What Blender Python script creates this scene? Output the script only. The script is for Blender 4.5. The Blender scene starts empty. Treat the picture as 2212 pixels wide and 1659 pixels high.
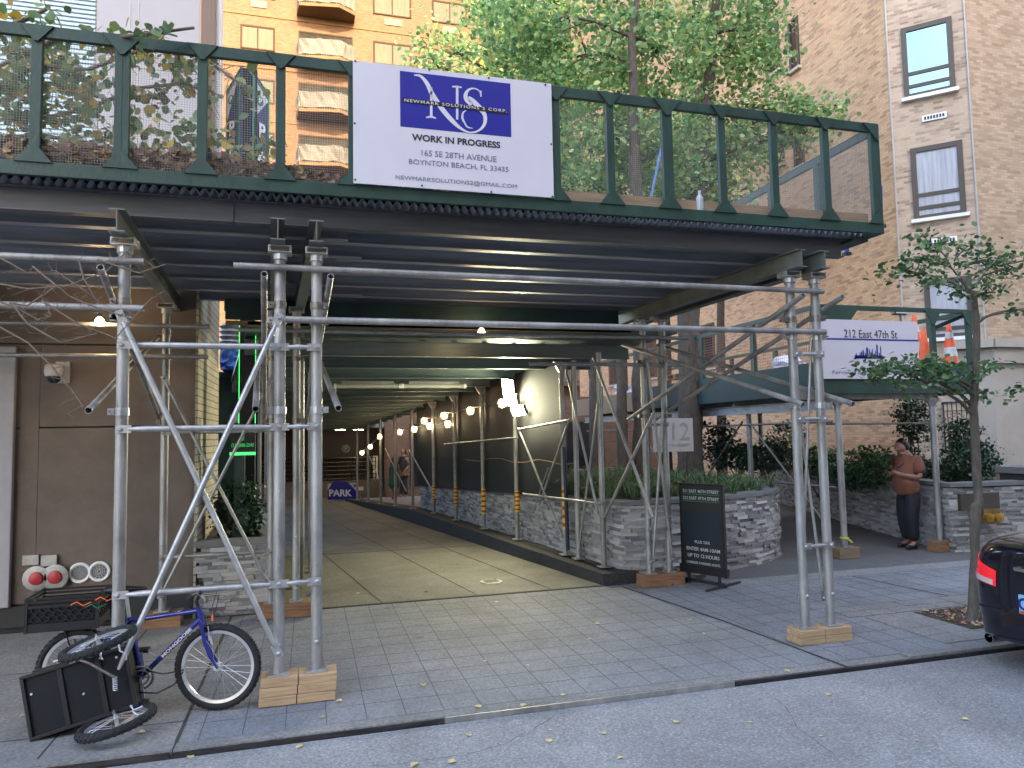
import bpy, math, random
import numpy as np
from mathutils import Vector, Matrix, noise
random.seed(7)
R = math.radians
scene = bpy.context.scene
COL = scene.collection

# ---------------------------------------------------------------- camera
YAW, PITCH, ROLL, FOC, CAMH = .27454231, .06959327, -.01911947, 1558.9, 1.95
_f = Vector((math.sin(YAW)*math.cos(PITCH), math.cos(YAW)*math.cos(PITCH), math.sin(PITCH)))
_r0 = Vector((math.cos(YAW), -math.sin(YAW), 0)); _u0 = _r0.cross(_f)
_r = _r0*math.cos(ROLL) + _u0*math.sin(ROLL)
_u = -_r0*math.sin(ROLL) + _u0*math.cos(ROLL)
cd = bpy.data.cameras.new('camera'); cam = bpy.data.objects.new('camera', cd); COL.objects.link(cam)
cam.matrix_world = Matrix(((_r.x, _u.x, -_f.x, 0), (_r.y, _u.y, -_f.y, 0), (_r.z, _u.z, -_f.z, CAMH), (0, 0, 0, 1)))
cd.sensor_fit = 'HORIZONTAL'; cd.sensor_width = 36; cd.lens = FOC/2212*36; cd.clip_start = .05; cd.clip_end = 600
scene.camera = cam

# ---------------------------------------------------------------- light
SUN_EL, SUN_AZ = R(28), R(174)      # azimuth measured from +Y towards +X: the sun stands behind the photographer
w = bpy.data.worlds.new('World'); scene.world = w; w.use_nodes = True
nt = w.node_tree; nt.nodes.clear()
wo = nt.nodes.new('ShaderNodeOutputWorld'); bg = nt.nodes.new('ShaderNodeBackground'); sk = nt.nodes.new('ShaderNodeTexSky')
sk.sky_type = 'NISHITA'; sk.sun_disc = False; sk.sun_elevation = SUN_EL; sk.sun_rotation = SUN_AZ
sk.air_density = 1.0; sk.dust_density = 3.0; sk.ozone_density = .6
bg.inputs[1].default_value = .15
nt.links.new(sk.outputs[0], bg.inputs[0]); nt.links.new(bg.outputs[0], wo.inputs[0])
sd = bpy.data.lights.new('sun', 'SUN'); sun = bpy.data.objects.new('sun', sd); COL.objects.link(sun)
sd.energy = 2.0; sd.angle = R(.5); sd.color = (1, .80, .52)
_s = Vector((math.sin(SUN_AZ)*math.cos(SUN_EL), math.cos(SUN_AZ)*math.cos(SUN_EL), math.sin(SUN_EL)))
sun.rotation_euler = _s.to_track_quat('Z', 'Y').to_euler()
scene.view_settings.view_transform = 'Standard'; scene.view_settings.look = 'None'
scene.view_settings.gamma = 1; scene.view_settings.use_curve_mapping = False
scene.view_settings.exposure = 3.05
scene.cycles.max_bounces = 6; scene.cycles.transparent_max_bounces = 24
scene.cycles.sample_clamp_indirect = 6.0

# ---------------------------------------------------------------- helpers
def ray(px, py): return _r*((px-1106)/FOC) - _u*((py-829.5)/FOC) + _f
def at(px, py, ax, val):
    """the point of the plane ax = val that the photograph shows at pixel px, py (photo scaled to 2212 wide)"""
    d = ray(px, py); o = Vector((0, 0, CAMH)); i = 'xyz'.index(ax); t = (val-o[i])/d[i]
    return o + d*t
SLOPE, SEAM = .018, 8.72
def gz(y): return -SLOPE*max(0, y-SEAM)           # the driveway falls away from the street
def on_drive(px, py):
    d = ray(px, py); t = (-CAMH + SLOPE*SEAM)/(d.z + SLOPE*d.y)
    return Vector((0, 0, CAMH)) + d*t
WX, WY, WD = 4.17, 10.0, -.125                    # line of posts on the right of the driveway
def wall_x(y): return WX + WD*(y-WY)
def on_wall(px, py, off=0):
    d = ray(px, py); t = (WX+off - WD*WY)/(d.x - WD*d.y)
    return Vector((0, 0, CAMH)) + d*t
ORG = {}
def lin(c):
    if isinstance(c, str):
        c = [int(c[i:i+2], 16)/255 for i in (0, 2, 4)]
        c = [x/12.92 if x <= .04045 else ((x+.055)/1.055)**2.4 for x in c]
    return (*c[:3], 1)
def basis(d):
    d = Vector(d).normalized(); a = Vector((0, 0, 1)) if abs(d.z) < .9 else Vector((1, 0, 0))
    x = a.cross(d).normalized(); return x, d.cross(x), d
class MB:
    def __init__(s): s.v = []; s.f = []
    def add(s, vs, fs):
        n = len(s.v); s.v += [Vector(p) for p in vs]; s.f += [tuple(n+i for i in f) for f in fs]; return s
    def box(s, x0, x1, y0, y1, z0, z1):
        return s.add([(x0,y0,z0),(x1,y0,z0),(x1,y1,z0),(x0,y1,z0),(x0,y0,z1),(x1,y0,z1),(x1,y1,z1),(x0,y1,z1)],
                     [(3,2,1,0),(4,5,6,7),(0,1,5,4),(1,2,6,5),(2,3,7,6),(3,0,4,7)])
    def ob(s, c, ax, ay, az):      # box from centre and three half-vectors
        c, ax, ay, az = map(Vector, (c, ax, ay, az))
        P = [c+i*ax+j*ay+k*az for k in (-1,1) for j, i in ((-1,-1),(-1,1),(1,1),(1,-1))]
        return s.add(P, [(3,2,1,0),(4,5,6,7),(0,1,5,4),(1,2,6,5),(2,3,7,6),(3,0,4,7)])
    def bar(s, p, q, w, h, up=(0,0,1)):
        p, q = Vector(p), Vector(q); d = (q-p); up = Vector(up); sx = d.cross(up)
        if sx.length < 1e-6: sx = Vector((1,0,0))
        sx.normalize(); u = sx.cross(d).normalized()
        return s.ob((p+q)/2, d/2, sx*w/2, u*h/2)
    def tube(s, p, q, r, n=10, r2=None, cap=True, hollow=False):
        p, q = Vector(p), Vector(q); x, y, d = basis(q-p); r2 = r if r2 is None else r2; k = len(s.v)
        for c, rr in ((p, r), (q, r2)):
            for i in range(n):
                a = 2*math.pi*i/n; s.v.append(c + (x*math.cos(a)+y*math.sin(a))*rr)
        for i in range(n): j = (i+1) % n; s.f.append((k+i, k+j, k+n+j, k+n+i))
        if hollow:
            for e, (c, rr, o) in enumerate(((p, r, 0), (q, r2, n))):
                m = len(s.v); dd = (q-p).normalized()*(.12 if e == 0 else -.12)
                for i in range(n):
                    a = 2*math.pi*i/n; s.v.append(c + (x*math.cos(a)+y*math.sin(a))*rr*.84)
                for i in range(n):
                    a = 2*math.pi*i/n; s.v.append(c + dd + (x*math.cos(a)+y*math.sin(a))*rr*.84)
                for i in range(n):
                    j = (i+1) % n; s.f.append((k+o+i, m+i, m+j, k+o+j)); s.f.append((m+i, m+n+i, m+n+j, m+j))
                s.f.append(tuple(m+n+i for i in range(n)))
        elif cap:
            s.f.append(tuple(k+i for i in range(n))[::-1]); s.f.append(tuple(k+n+i for i in range(n)))
        return s
    def path(s, pts, r, n=8, closed=False):
        pts = [Vector(p) for p in pts]; m = len(pts); rs = r if hasattr(r, '__len__') else [r]*m; k = len(s.v); prev = None
        for i, p in enumerate(pts):
            if closed: d = pts[(i+1) % m]-pts[i-1]
            else: d = pts[min(i+1, m-1)]-pts[max(i-1, 0)]
            d.normalize()
            if prev is None: x, y, _ = basis(d)
            else:
                x = prev - d*prev.dot(d); x.normalize(); y = d.cross(x)
            prev = x
            for j in range(n):
                a = 2*math.pi*j/n; s.v.append(p + (x*math.cos(a)+y*math.sin(a))*rs[i])
        for i in range(m if closed else m-1):
            i2 = (i+1) % m
            for j in range(n): j2 = (j+1) % n; s.f.append((k+i*n+j, k+i*n+j2, k+i2*n+j2, k+i2*n+j))
        if not closed:
            s.f.append(tuple(k+j for j in range(n))[::-1]); s.f.append(tuple(k+(m-1)*n+j for j in range(n)))
        return s
    def torus(s, c, axis, Rr, r, n=40, m=8):
        x, y, d = basis(axis); c = Vector(c)
        return s.path([c+(x*math.cos(2*math.pi*i/n)+y*math.sin(2*math.pi*i/n))*Rr for i in range(n)], r, m, True)
    def lathe(s, prof, c, axis=(0,0,1), n=20):
        x, y, d = basis(axis); c = Vector(c); k = len(s.v); m = len(prof)
        for rr, h in prof:
            for i in range(n):
                a = 2*math.pi*i/n; s.v.append(c + d*h + (x*math.cos(a)+y*math.sin(a))*max(rr, 1e-4))
        for i in range(m-1):
            for j in range(n): j2 = (j+1) % n; s.f.append((k+i*n+j, k+i*n+j2, k+(i+1)*n+j2, k+(i+1)*n+j))
        s.f.append(tuple(k+j for j in range(n))[::-1]); s.f.append(tuple(k+(m-1)*n+j for j in range(n)))
        return s
    def prism(s, poly, vec):
        poly = [Vector(p) for p in poly]; vec = Vector(vec); n = len(poly)
        return s.add(poly+[p+vec for p in poly], [tuple(range(n))[::-1], tuple(range(n, 2*n))]+[(i, (i+1) % n, n+(i+1) % n, n+i) for i in range(n)])
    def quad(s, *p): return s.add(p, [tuple(range(len(p)))])
    def xf(s, M):
        s.v = [M @ p for p in s.v]; return s
    def build(s, name, mat, parent=None, smooth=None, bevel=0, loc=None, label=None):
        if parent is not None: o0 = ORG[parent.name]
        elif loc is not None: o0 = Vector(loc)
        else:
            xs, ys, zs = zip(*[tuple(p) for p in s.v]); o0 = Vector(((min(xs)+max(xs))/2, (min(ys)+max(ys))/2, min(zs)))
        me = bpy.data.meshes.new(name); me.from_pydata([tuple(p-o0) for p in s.v], [], s.f); me.update()
        o = bpy.data.objects.new(name, me); COL.objects.link(o); ORG[o.name] = o0
        if parent is not None: o.parent = parent
        else: o.location = o0
        if mat is not None: me.materials.append(mat)
        if smooth is not None:
            import bmesh
            bm = bmesh.new(); bm.from_mesh(me); bmesh.ops.recalc_face_normals(bm, faces=bm.faces)
            for e in bm.edges:
                if len(e.link_faces) == 2 and e.calc_face_angle(0) > R(smooth): e.smooth = False
            for f in bm.faces: f.smooth = True
            bm.to_mesh(me); bm.free()
        if bevel:
            b = o.modifiers.new('bevel', 'BEVEL'); b.width = bevel; b.segments = 2; b.limit_method = 'ANGLE'
        if label: o['label'] = label
        return o
def tag(o, label=None, cat=None, group=None, kind=None):
    if label: o['label'] = label
    if cat: o['category'] = cat
    if group: o['group'] = group
    if kind: o['kind'] = kind
    return o
def thing(name, loc, label, cat, group=None):
    o = bpy.data.objects.new(name, None); COL.objects.link(o); o.location = loc; o.empty_display_size = .2
    ORG[o.name] = Vector(loc); return tag(o, label, cat, group)
def copy_tree(o, dx):
    """a copy of a thing with its parts and sub-parts, moved by dx"""
    def rec(s, par):
        c = s.copy(); COL.objects.link(c); ORG[c.name] = ORG[s.name]+Vector(dx)
        if par is not None: c.parent = par
        for ch in list(s.children): rec(ch, c)
        return c
    c = rec(o, None); c.location = Vector(o.location)+Vector(dx); return c
def text(s, size, org, right, up, mat, parent, align='CENTER', xs=1.0, bold=0, depth=.002, name='lettering', space=1.0):
    cu = bpy.data.curves.new('t', 'FONT'); cu.body = s; cu.size = size; cu.align_x = align; cu.align_y = 'CENTER'
    cu.extrude = depth/2; cu.offset = bold; cu.space_character = space; cu.resolution_u = 3
    t = bpy.data.objects.new('t', cu); COL.objects.link(t)
    dg = bpy.context.evaluated_depsgraph_get(); me = bpy.data.meshes.new_from_object(t.evaluated_get(dg))
    bpy.data.objects.remove(t); bpy.data.curves.remove(cu)
    rt = Vector(right).normalized(); upv = Vector(up).normalized(); nn = rt.cross(upv)
    M = Matrix(((rt.x*xs, upv.x, nn.x, org[0]), (rt.y*xs, upv.y, nn.y, org[1]), (rt.z*xs, upv.z, nn.z, org[2]), (0,0,0,1)))
    me.transform(Matrix.Translation(-ORG[parent.name]) @ M)
    me.name = name; o = bpy.data.objects.new(name, me); COL.objects.link(o); o.parent = parent; ORG[o.name] = ORG[parent.name]
    me.materials.clear(); me.materials.append(mat); return o

# ---------------------------------------------------------------- materials
def nodes(name):
    m = bpy.data.materials.new(name); m.use_nodes = True; t = m.node_tree; b = t.nodes['Principled BSDF']; return m, t, b
def N(t, ty, **k):
    n = t.nodes.new(ty)
    for a, v in k.items():
        if a in n.inputs: n.inputs[a].default_value = v
        else: setattr(n, a, v)
    return n
def ramp(t, stops, mode='LINEAR'):
    r = t.nodes.new('ShaderNodeValToRGB'); cr = r.color_ramp; cr.interpolation = mode
    while len(cr.elements) < len(stops): cr.elements.new(.5)
    for e, (p, c) in zip(cr.elements, stops): e.position = p; e.color = lin(c)
    return r
def mat(name, col, rough=.6, metal=0, var=.15, scale=6, bump=.0, bscale=60, stretch=(1,1,1), rvar=.1, emit=None, es=1, coat=0, spec=.5):
    m, t, b = nodes(name); c = lin(col); L = t.links.new
    tc = N(t, 'ShaderNodeTexCoord'); mp = N(t, 'ShaderNodeMapping'); mp.inputs['Scale'].default_value = stretch
    L(tc.outputs['Object'], mp.inputs[0])
    n1 = N(t, 'ShaderNodeTexNoise', Scale=scale, Detail=6.0, Roughness=.65); L(mp.outputs[0], n1.inputs['Vector'])
    r = ramp(t, [(.3, [x*(1-var) for x in c[:3]]), (.7, [min(1, x*(1+var)) for x in c[:3]])]); L(n1.outputs[0], r.inputs[0])
    L(r.outputs[0], b.inputs['Base Color'])
    mr = N(t, 'ShaderNodeMapRange'); mr.inputs[3].default_value = max(.03, rough-rvar); mr.inputs[4].default_value = min(1, rough+rvar)
    L(n1.outputs[0], mr.inputs[0]); L(mr.outputs[0], b.inputs['Roughness'])
    b.inputs['Metallic'].default_value = metal; b.inputs['Coat Weight'].default_value = coat; b.inputs['Specular IOR Level'].default_value = spec
    if bump:
        n2 = N(t, 'ShaderNodeTexNoise', Scale=bscale, Detail=4.0); L(mp.outputs[0], n2.inputs['Vector'])
        bp = N(t, 'ShaderNodeBump', Strength=bump, Distance=.01); L(n2.outputs[0], bp.inputs['Height']); L(bp.outputs[0], b.inputs['Normal'])
    if emit: b.inputs['Emission Color'].default_value = lin(emit); b.inputs['Emission Strength'].default_value = es
    return m
def speckle(name, c1, c2, sc1, c3=None, blot=.25, rough=.85, bump=.3, gum=0):
    """ground: fine aggregate speckle over broad stains"""
    m, t, b = nodes(name); L = t.links.new; tc = N(t, 'ShaderNodeTexCoord')
    v = N(t, 'ShaderNodeTexVoronoi', Scale=sc1); L(tc.outputs['Object'], v.inputs['Vector'])
    n0 = N(t, 'ShaderNodeTexNoise', Scale=sc1*.6, Detail=3.0, Roughness=.7); L(tc.outputs['Object'], n0.inputs['Vector'])
    r = ramp(t, [(.38, c1), (.6, c2), (.72, c3 or c2)]); L(n0.outputs[0], r.inputs[0])
    sep = N(t, 'ShaderNodeSeparateColor'); L(v.outputs['Color'], sep.inputs[0])
    mr0 = N(t, 'ShaderNodeMapRange'); mr0.inputs[3].default_value = .8; mr0.inputs[4].default_value = 1.2; L(sep.outputs[0], mr0.inputs[0])
    n1 = N(t, 'ShaderNodeTexNoise', Scale=.9, Detail=8.0, Roughness=.7, Distortion=.6); L(tc.outputs['Object'], n1.inputs['Vector'])
    mr = N(t, 'ShaderNodeMapRange'); mr.inputs[1].default_value = .3; mr.inputs[2].default_value = .7; mr.inputs[3].default_value = 1-blot; mr.inputs[4].default_value = 1+blot
    L(n1.outputs[0], mr.inputs[0]); mm = N(t, 'ShaderNodeMath', operation='MULTIPLY'); L(mr.outputs[0], mm.inputs[0]); L(mr0.outputs[0], mm.inputs[1])
    mx = N(t, 'ShaderNodeVectorMath', operation='SCALE'); L(r.outputs[0], mx.inputs[0]); L(mm.outputs[0], mx.inputs['Scale'])
    last = mx
    for sc_, th, colr in (((3.1,.045,(.055,.055,.052)),(4.3,.028,(.42,.42,.40)),(1.3,.05,(.08,.078,.07))) if gum else ()):
        vv = N(t, 'ShaderNodeTexVoronoi', Scale=sc_); L(tc.outputs['Object'], vv.inputs['Vector'])
        nz = N(t, 'ShaderNodeTexNoise', Scale=30.0); L(tc.outputs['Object'], nz.inputs['Vector'])
        ad = N(t, 'ShaderNodeMath', operation='MULTIPLY_ADD'); L(nz.outputs[0], ad.inputs[0]); ad.inputs[1].default_value = .06; L(vv.outputs['Distance'], ad.inputs[2])
        ls = N(t, 'ShaderNodeMath', operation='LESS_THAN'); L(ad.outputs[0], ls.inputs[0]); ls.inputs[1].default_value = th+.03
        ml = N(t, 'ShaderNodeMath', operation='MULTIPLY'); L(ls.outputs[0], ml.inputs[0]); ml.inputs[1].default_value = .55*gum
        mi = N(t, 'ShaderNodeMixRGB'); L(ml.outputs[0], mi.inputs[0]); L(last.outputs[0], mi.inputs[1]); mi.inputs[2].default_value = lin(colr); last = mi
    L(last.outputs[0], b.inputs['Base Color']); b.inputs['Roughness'].default_value = rough
    bp = N(t, 'ShaderNodeBump', Strength=bump, Distance=.004); L(n0.outputs[0], bp.inputs['Height']); L(bp.outputs[0], b.inputs['Normal'])
    return m
def brick(name, cols, mortar, bw=.2, bh=.067, uscale=1.0, mode='x-y', rough=.85, msize=.008, squash=.5):
    """bricks in wall coordinates: u runs along the wall, v is height; colours drawn per brick"""
    m, t, b = nodes(name); L = t.links.new; tc = N(t, 'ShaderNodeTexCoord'); sp = N(t, 'ShaderNodeSeparateXYZ'); L(tc.outputs['Object'], sp.inputs[0])
    su = N(t, 'ShaderNodeMath', operation='SUBTRACT'); L(sp.outputs[0], su.inputs[0]); L(sp.outputs[1], su.inputs[1])
    ml = N(t, 'ShaderNodeMath', operation='MULTIPLY'); L(su.outputs[0], ml.inputs[0]); ml.inputs[1].default_value = uscale
    cb = N(t, 'ShaderNodeCombineXYZ'); L(ml.outputs[0], cb.inputs[0]); L(sp.outputs[2], cb.inputs[1])
    br = N(t, 'ShaderNodeTexBrick', Scale=1.0); br.offset = squash; br.squash = 1
    br.inputs['Brick Width'].default_value = bw; br.inputs['Row Height'].default_value = bh; br.inputs['Mortar Size'].default_value = msize
    br.inputs['Mortar Smooth'].default_value = .1; br.inputs['Bias'].default_value = 0
    br.inputs['Color1'].default_value = (0,0,0,1); br.inputs['Color2'].default_value = (1,1,1,1); br.inputs['Mortar'].default_value = (.5,.5,.5,1)
    L(cb.outputs[0], br.inputs['Vector'])
    r = ramp(t, [(i/(len(cols)-1), c) for i, c in enumerate(cols)]); L(br.outputs['Color'], r.inputs[0])
    n1 = N(t, 'ShaderNodeTexNoise', Scale=1.1, Detail=8.0, Roughness=.7); L(tc.outputs['Object'], n1.inputs['Vector'])
    mr = N(t, 'ShaderNodeMapRange'); mr.inputs[1].default_value = .3; mr.inputs[2].default_value = .7; mr.inputs[3].default_value = .86; mr.inputs[4].default_value = 1.12
    L(n1.outputs[0], mr.inputs[0]); mx = N(t, 'ShaderNodeVectorMath', operation='SCALE')
    mix = N(t, 'ShaderNodeMixRGB'); L(br.outputs['Fac'], mix.inputs[0]); L(r.outputs[0], mix.inputs[1]); mix.inputs[2].default_value = lin(mortar)
    L(mix.outputs[0], mx.inputs[0]); L(mr.outputs[0], mx.inputs['Scale']); L(mx.outputs[0], b.inputs['Base Color'])
    b.inputs['Roughness'].default_value = rough
    iv = N(t, 'ShaderNodeMath', operation='SUBTRACT'); iv.inputs[0].default_value = 1; L(br.outputs['Fac'], iv.inputs[1])
    bp = N(t, 'ShaderNodeBump', Strength=.5, Distance=.006); L(iv.outputs[0], bp.inputs['Height']); L(bp.outputs[0], b.inputs['Normal'])
    return m
def island(name, stops, rough=.8, bump=.5, bscale=30, trans=0, spec=.5):
    m, t, b = nodes(name); L = t.links.new; g = N(t, 'ShaderNodeNewGeometry'); r = ramp(t, stops); L(g.outputs['Random Per Island'], r.inputs[0])
    L(r.outputs[0], b.inputs['Base Color']); b.inputs['Roughness'].default_value = rough; b.inputs['Specular IOR Level'].default_value = spec
    if bump:
        tc = N(t, 'ShaderNodeTexCoord'); n2 = N(t, 'ShaderNodeTexNoise', Scale=bscale, Detail=5.0); L(tc.outputs['Object'], n2.inputs['Vector'])
        bp = N(t, 'ShaderNodeBump', Strength=bump, Distance=.012); L(n2.outputs[0], bp.inputs['Height']); L(bp.outputs[0], b.inputs['Normal'])
    if trans:
        tr = N(t, 'ShaderNodeBsdfTranslucent'); L(r.outputs[0], tr.inputs[0]); ms = N(t, 'ShaderNodeMixShader'); ms.inputs[0].default_value = trans
        L(b.outputs[0], ms.inputs[1]); L(tr.outputs[0], ms.inputs[2]); L(ms.outputs[0], t.nodes['Material Output'].inputs[0])
    return m
def gridmesh(name, col, pitch, wire, axes, metal=.3):
    """woven wire mesh: transparent between the wires"""
    m, t, b = nodes(name); L = t.links.new; tc = N(t, 'ShaderNodeTexCoord'); sp = N(t, 'ShaderNodeSeparateXYZ'); L(tc.outputs['Object'], sp.inputs[0])
    b.inputs['Base Color'].default_value = lin(col); b.inputs['Metallic'].default_value = metal; b.inputs['Roughness'].default_value = .5
    outs = []
    for a in axes:
        md = N(t, 'ShaderNodeMath', operation='PINGPONG'); L(sp.outputs[a], md.inputs[0]); md.inputs[1].default_value = pitch/2
        lt = N(t, 'ShaderNodeMath', operation='LESS_THAN'); L(md.outputs[0], lt.inputs[0]); lt.inputs[1].default_value = wire/2; outs.append(lt)
    mx = N(t, 'ShaderNodeMath', operation='MAXIMUM'); L(outs[0].outputs[0], mx.inputs[0]); L(outs[1].outputs[0], mx.inputs[1])
    tr = N(t, 'ShaderNodeBsdfTransparent'); ms = N(t, 'ShaderNodeMixShader'); L(mx.outputs[0], ms.inputs[0]); L(tr.outputs[0], ms.inputs[1]); L(b.outputs[0], ms.inputs[2])
    L(ms.outputs[0], t.nodes['Material Output'].inputs[0]); return m
def veil(name, col, alpha):
    m, t, b = nodes(name); L = t.links.new; b.inputs['Base Color'].default_value = lin(col); b.inputs['Roughness'].default_value = .8
    tr = N(t, 'ShaderNodeBsdfTransparent'); ms = N(t, 'ShaderNodeMixShader'); ms.inputs[0].default_value = alpha
    L(tr.outputs[0], ms.inputs[1]); L(b.outputs[0], ms.inputs[2]); L(ms.outputs[0], t.nodes['Material Output'].inputs[0]); return m

M = {}
M['asphalt'] = speckle('asphalt', (.195,.194,.192), (.27,.268,.265), 80, (.45,.445,.44), .24)
M['pave'] = speckle('paving', (.158,.166,.180), (.193,.202,.216), 70, None, .28, .75, .15, 1)
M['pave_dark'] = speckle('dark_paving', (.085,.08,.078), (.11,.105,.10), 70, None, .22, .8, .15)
M['kerb_dark'] = speckle('shadowed_dark_kerb', (.022,.021,.02), (.038,.036,.034), 60, None, .3, .8, .3)  # dark kerb, its colour deepened further to carry the shadow on it
M['pave_old'] = speckle('old_concrete', (.17,.165,.16), (.21,.205,.195), 60, None, .25, .85, .25, 1)
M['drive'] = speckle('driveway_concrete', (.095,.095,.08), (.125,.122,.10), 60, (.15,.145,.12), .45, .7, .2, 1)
M['joint'] = mat('joint', (.035,.035,.035), .95)
M['score'] = mat('scored_joint', (.075,.077,.08), .95, 0, .3, 3)
M['score_drive'] = mat('driveway_joint', (.088,.086,.073), .95, 0, .3, 3)
M['kerb_steel'] = mat('kerb_steel', (.055,.05,.05), .45, .6, .5, 9, stretch=(.4,3,3))
M['soil'] = speckle('soil', (.035,.025,.018), (.07,.05,.03), 40, (.16,.11,.05), .3, 1, .8)
M['galv'] = mat('galvanised_steel', (.29,.285,.275), .52, .45, .45, 5, .2, 50, (1,1,.35), .16)
M['galv_bright'] = mat('bright_zinc', (.39,.395,.40), .42, .6, .22, 12, .1, 80)
M['galv_dull'] = mat('dull_steel', (.30,.30,.29), .5, .6, .3, 6, .12, 60)
M['clamp'] = mat('clamp_steel', (.20,.18,.16), .5, .7, .5, 30)
M['joist'] = mat('lifted_joist', (.29,.315,.345), .45, .35, .35, 5, .08, 20, (.15,1,3))  # paler than the front joist: the colour lifts the shaded underside of the deck
M['fascia'] = mat('fascia_joist', (.10,.105,.115), .5, .3, .4, 3, .08, 20, (.15,1,3))
M['beam'] = mat('beam_paint', (.15,.165,.15), .5, .3, .3, 3, .05, 30)
M['gdeck'] = mat('grey_green_joist', (.135,.175,.17), .45, .4, .35, 4, .06, 20, (.2,1,2))
M['corr'] = mat('corrugated', (.38,.40,.43), .5, .3, .3, 8)
M['green'] = mat('green_paint', (.013,.042,.031), .5, 0, .4, 5, .25, 40, (1,1,.5), .12)
M['green_dark'] = mat('dark_green_board', (.008,.032,.03), .6, 0, .4, 3, .1, 30)
M['mesh'] = gridmesh('wire_mesh', (.20,.20,.19), .018, .0023, (0, 2))
M['mesh_side'] = gridmesh('wire_mesh_side', (.20,.20,.19), .018, .0023, (1, 2))
M['net'] = gridmesh('debris_net', (.10,.035,.03), .07, .010, (0, 2), 0)
M['veil'] = veil('dark_netting', (.010,.013,.013), .9)
M['lumber'] = mat('lumber', (.40,.27,.15), .8, 0, .35, 5, .3, 30, (.6,4,10))
M['lumber_old'] = mat('weathered_lumber', (.20,.14,.085), .85, 0, .35, 5, .4, 30, (.5,4,9))
M['lumber_red'] = mat('red_lumber', (.24,.125,.065), .8, 0, .35, 5, .3, 30, (1,5,9))
M['white_sign'] = mat('sign_white', (.57,.545,.60), .45, 0, .05, 1.3)
M['white'] = mat('white_paint', (.75,.75,.75), .5, 0, .05)
M['grey_white'] = mat('grey_white', (.42,.42,.42), .5, 0, .08)
M['navy'] = mat('sign_navy', (.012,.014,.24), .4, 0, .03)
M['navy_dark'] = mat('pylon_navy', (.010,.013,.10), .4, 0, .05)
M['black'] = mat('black', (.012,.012,.014), .45)
M['ink'] = mat('ink', (.02,.02,.03), .5)
M['ink_grey'] = mat('grey_ink', (.16,.16,.24), .5)
M['stucco'] = mat('brown_stucco', (.155,.128,.102), .9, 0, .28, 1.3, .5, 120)
M['stucco_low'] = mat('reddish_stucco', (.135,.108,.09), .9, 0, .28, 1.3, .5, 120)
M['lav'] = mat('pale_render_wall', (.40,.385,.41), .9, 0, .06, .8, .2, 60)
M['tan_edge'] = mat('tan_edge', (.44,.31,.23), .85, 0, .25, 2, .3, 30, (6,6,.4))
M['cream_block'] = brick('cream_block', [(.36,.32,.25), (.44,.40,.31)], (.14,.13,.10), .42, .085, msize=.007)
M['brick_right'] = brick('peach_brick', [(.34,.20,.115), (.52,.315,.18), (.62,.385,.225), (.54,.33,.19)], (.40,.28,.18), .205, .068, msize=.007)
M['brick_chamfer'] = brick('pale_brick', [(.27,.19,.145), (.43,.325,.245), (.49,.385,.295), (.47,.36,.27)], (.42,.34,.27), .205, .068, .7071, msize=.007)
M['brick_street'] = brick('tan_brick', [(.32,.22,.145), (.44,.32,.21), (.50,.37,.25)], (.34,.27,.21), .205, .068, msize=.006)
M['brick_orange'] = brick('orange_brick', [(.095,.043,.017), (.125,.058,.023), (.155,.075,.03)], (.13,.075,.038), .22, .075, msize=.009)
M['brick_opposite'] = brick('opposite_brick', [(.25,.17,.12), (.36,.26,.2)], (.3,.25,.2), .22, .075)
M['stone'] = mat('limestone', (.40,.36,.31), .85, 0, .12, 1.2, .25, 60)
M['stone_mint'] = mat('grey_cap_stone', (.15,.155,.155), .7, 0, .12, 3, .15, 60)
M['ledger'] = island('ledger_stone', [(0,(.15,.148,.15)),(.15,(.24,.235,.235)),(.5,(.33,.32,.315)),(.85,(.46,.445,.43)),(1,(.27,.245,.22))], .9, 1.0, 38)
M['window_frame'] = mat('bronze_frame', (.06,.05,.042), .5, .3)
M['pane_sky'] = mat('sky_tinted_glass', (.17,.29,.33), .04, .9, .1, 1, rvar=.02)  # cyan of the reflected sky is put into the glass colour
M['pane_dark'] = mat('dark_glass', (.03,.035,.04), .05, .5, .3, 2, rvar=.02)
M['curtain'] = mat('curtain_behind_glass', (.34,.36,.42), .35, 0, .3, 2.2, .1, 8, (6,6,.4))
M['curtain_warm'] = mat('warm_curtain', (.085,.08,.05), .9, 0, .22, 1.6, .1, 8, (5,5,.4))
M['blind'] = mat('blinds', (.60,.46,.34), .7, 0, .08, 2)
M['cloth'] = mat('white_cloth', (.125,.11,.09), .9, 0, .2, 1.5, .8, 3, spec=.1)
M['frame_brown'] = mat('brown_window_frame', (.05,.03,.018), .9, spec=.1)
M['door_shade'] = mat('shaded_balcony_door', (.03,.027,.02), .9, 0, .5, 1.2, spec=.1)
M['rail'] = mat('rail', (.10,.09,.08), .7)
M['band'] = mat('concrete_band', (.15,.085,.042), .9, spec=.1)
M['bark'] = mat('bark', (.075,.062,.052), .95, 0, .5, 9, 1.0, 22, (4,4,.8))
M['bark_young'] = mat('young_bark', (.10,.085,.07), .9, 0, .4, 14, .6, 50, (3,3,.6))
M['twig'] = mat('twig', (.16,.12,.09), .85, 0, .3, 20)
M['leaf_tree'] = island('tree_leaves', [(0,(.08,.18,.08)),(.3,(.18,.34,.14)),(.65,(.31,.48,.21)),(.92,(.46,.56,.23)),(1,(.58,.56,.16))], .42, 0, trans=.45)
M['leaf_small'] = island('small_tree_leaves', [(0,(.03,.08,.03)),(.5,(.08,.17,.06)),(.9,(.16,.27,.11)),(1,(.25,.30,.12))], .4, 0, trans=.3)
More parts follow.
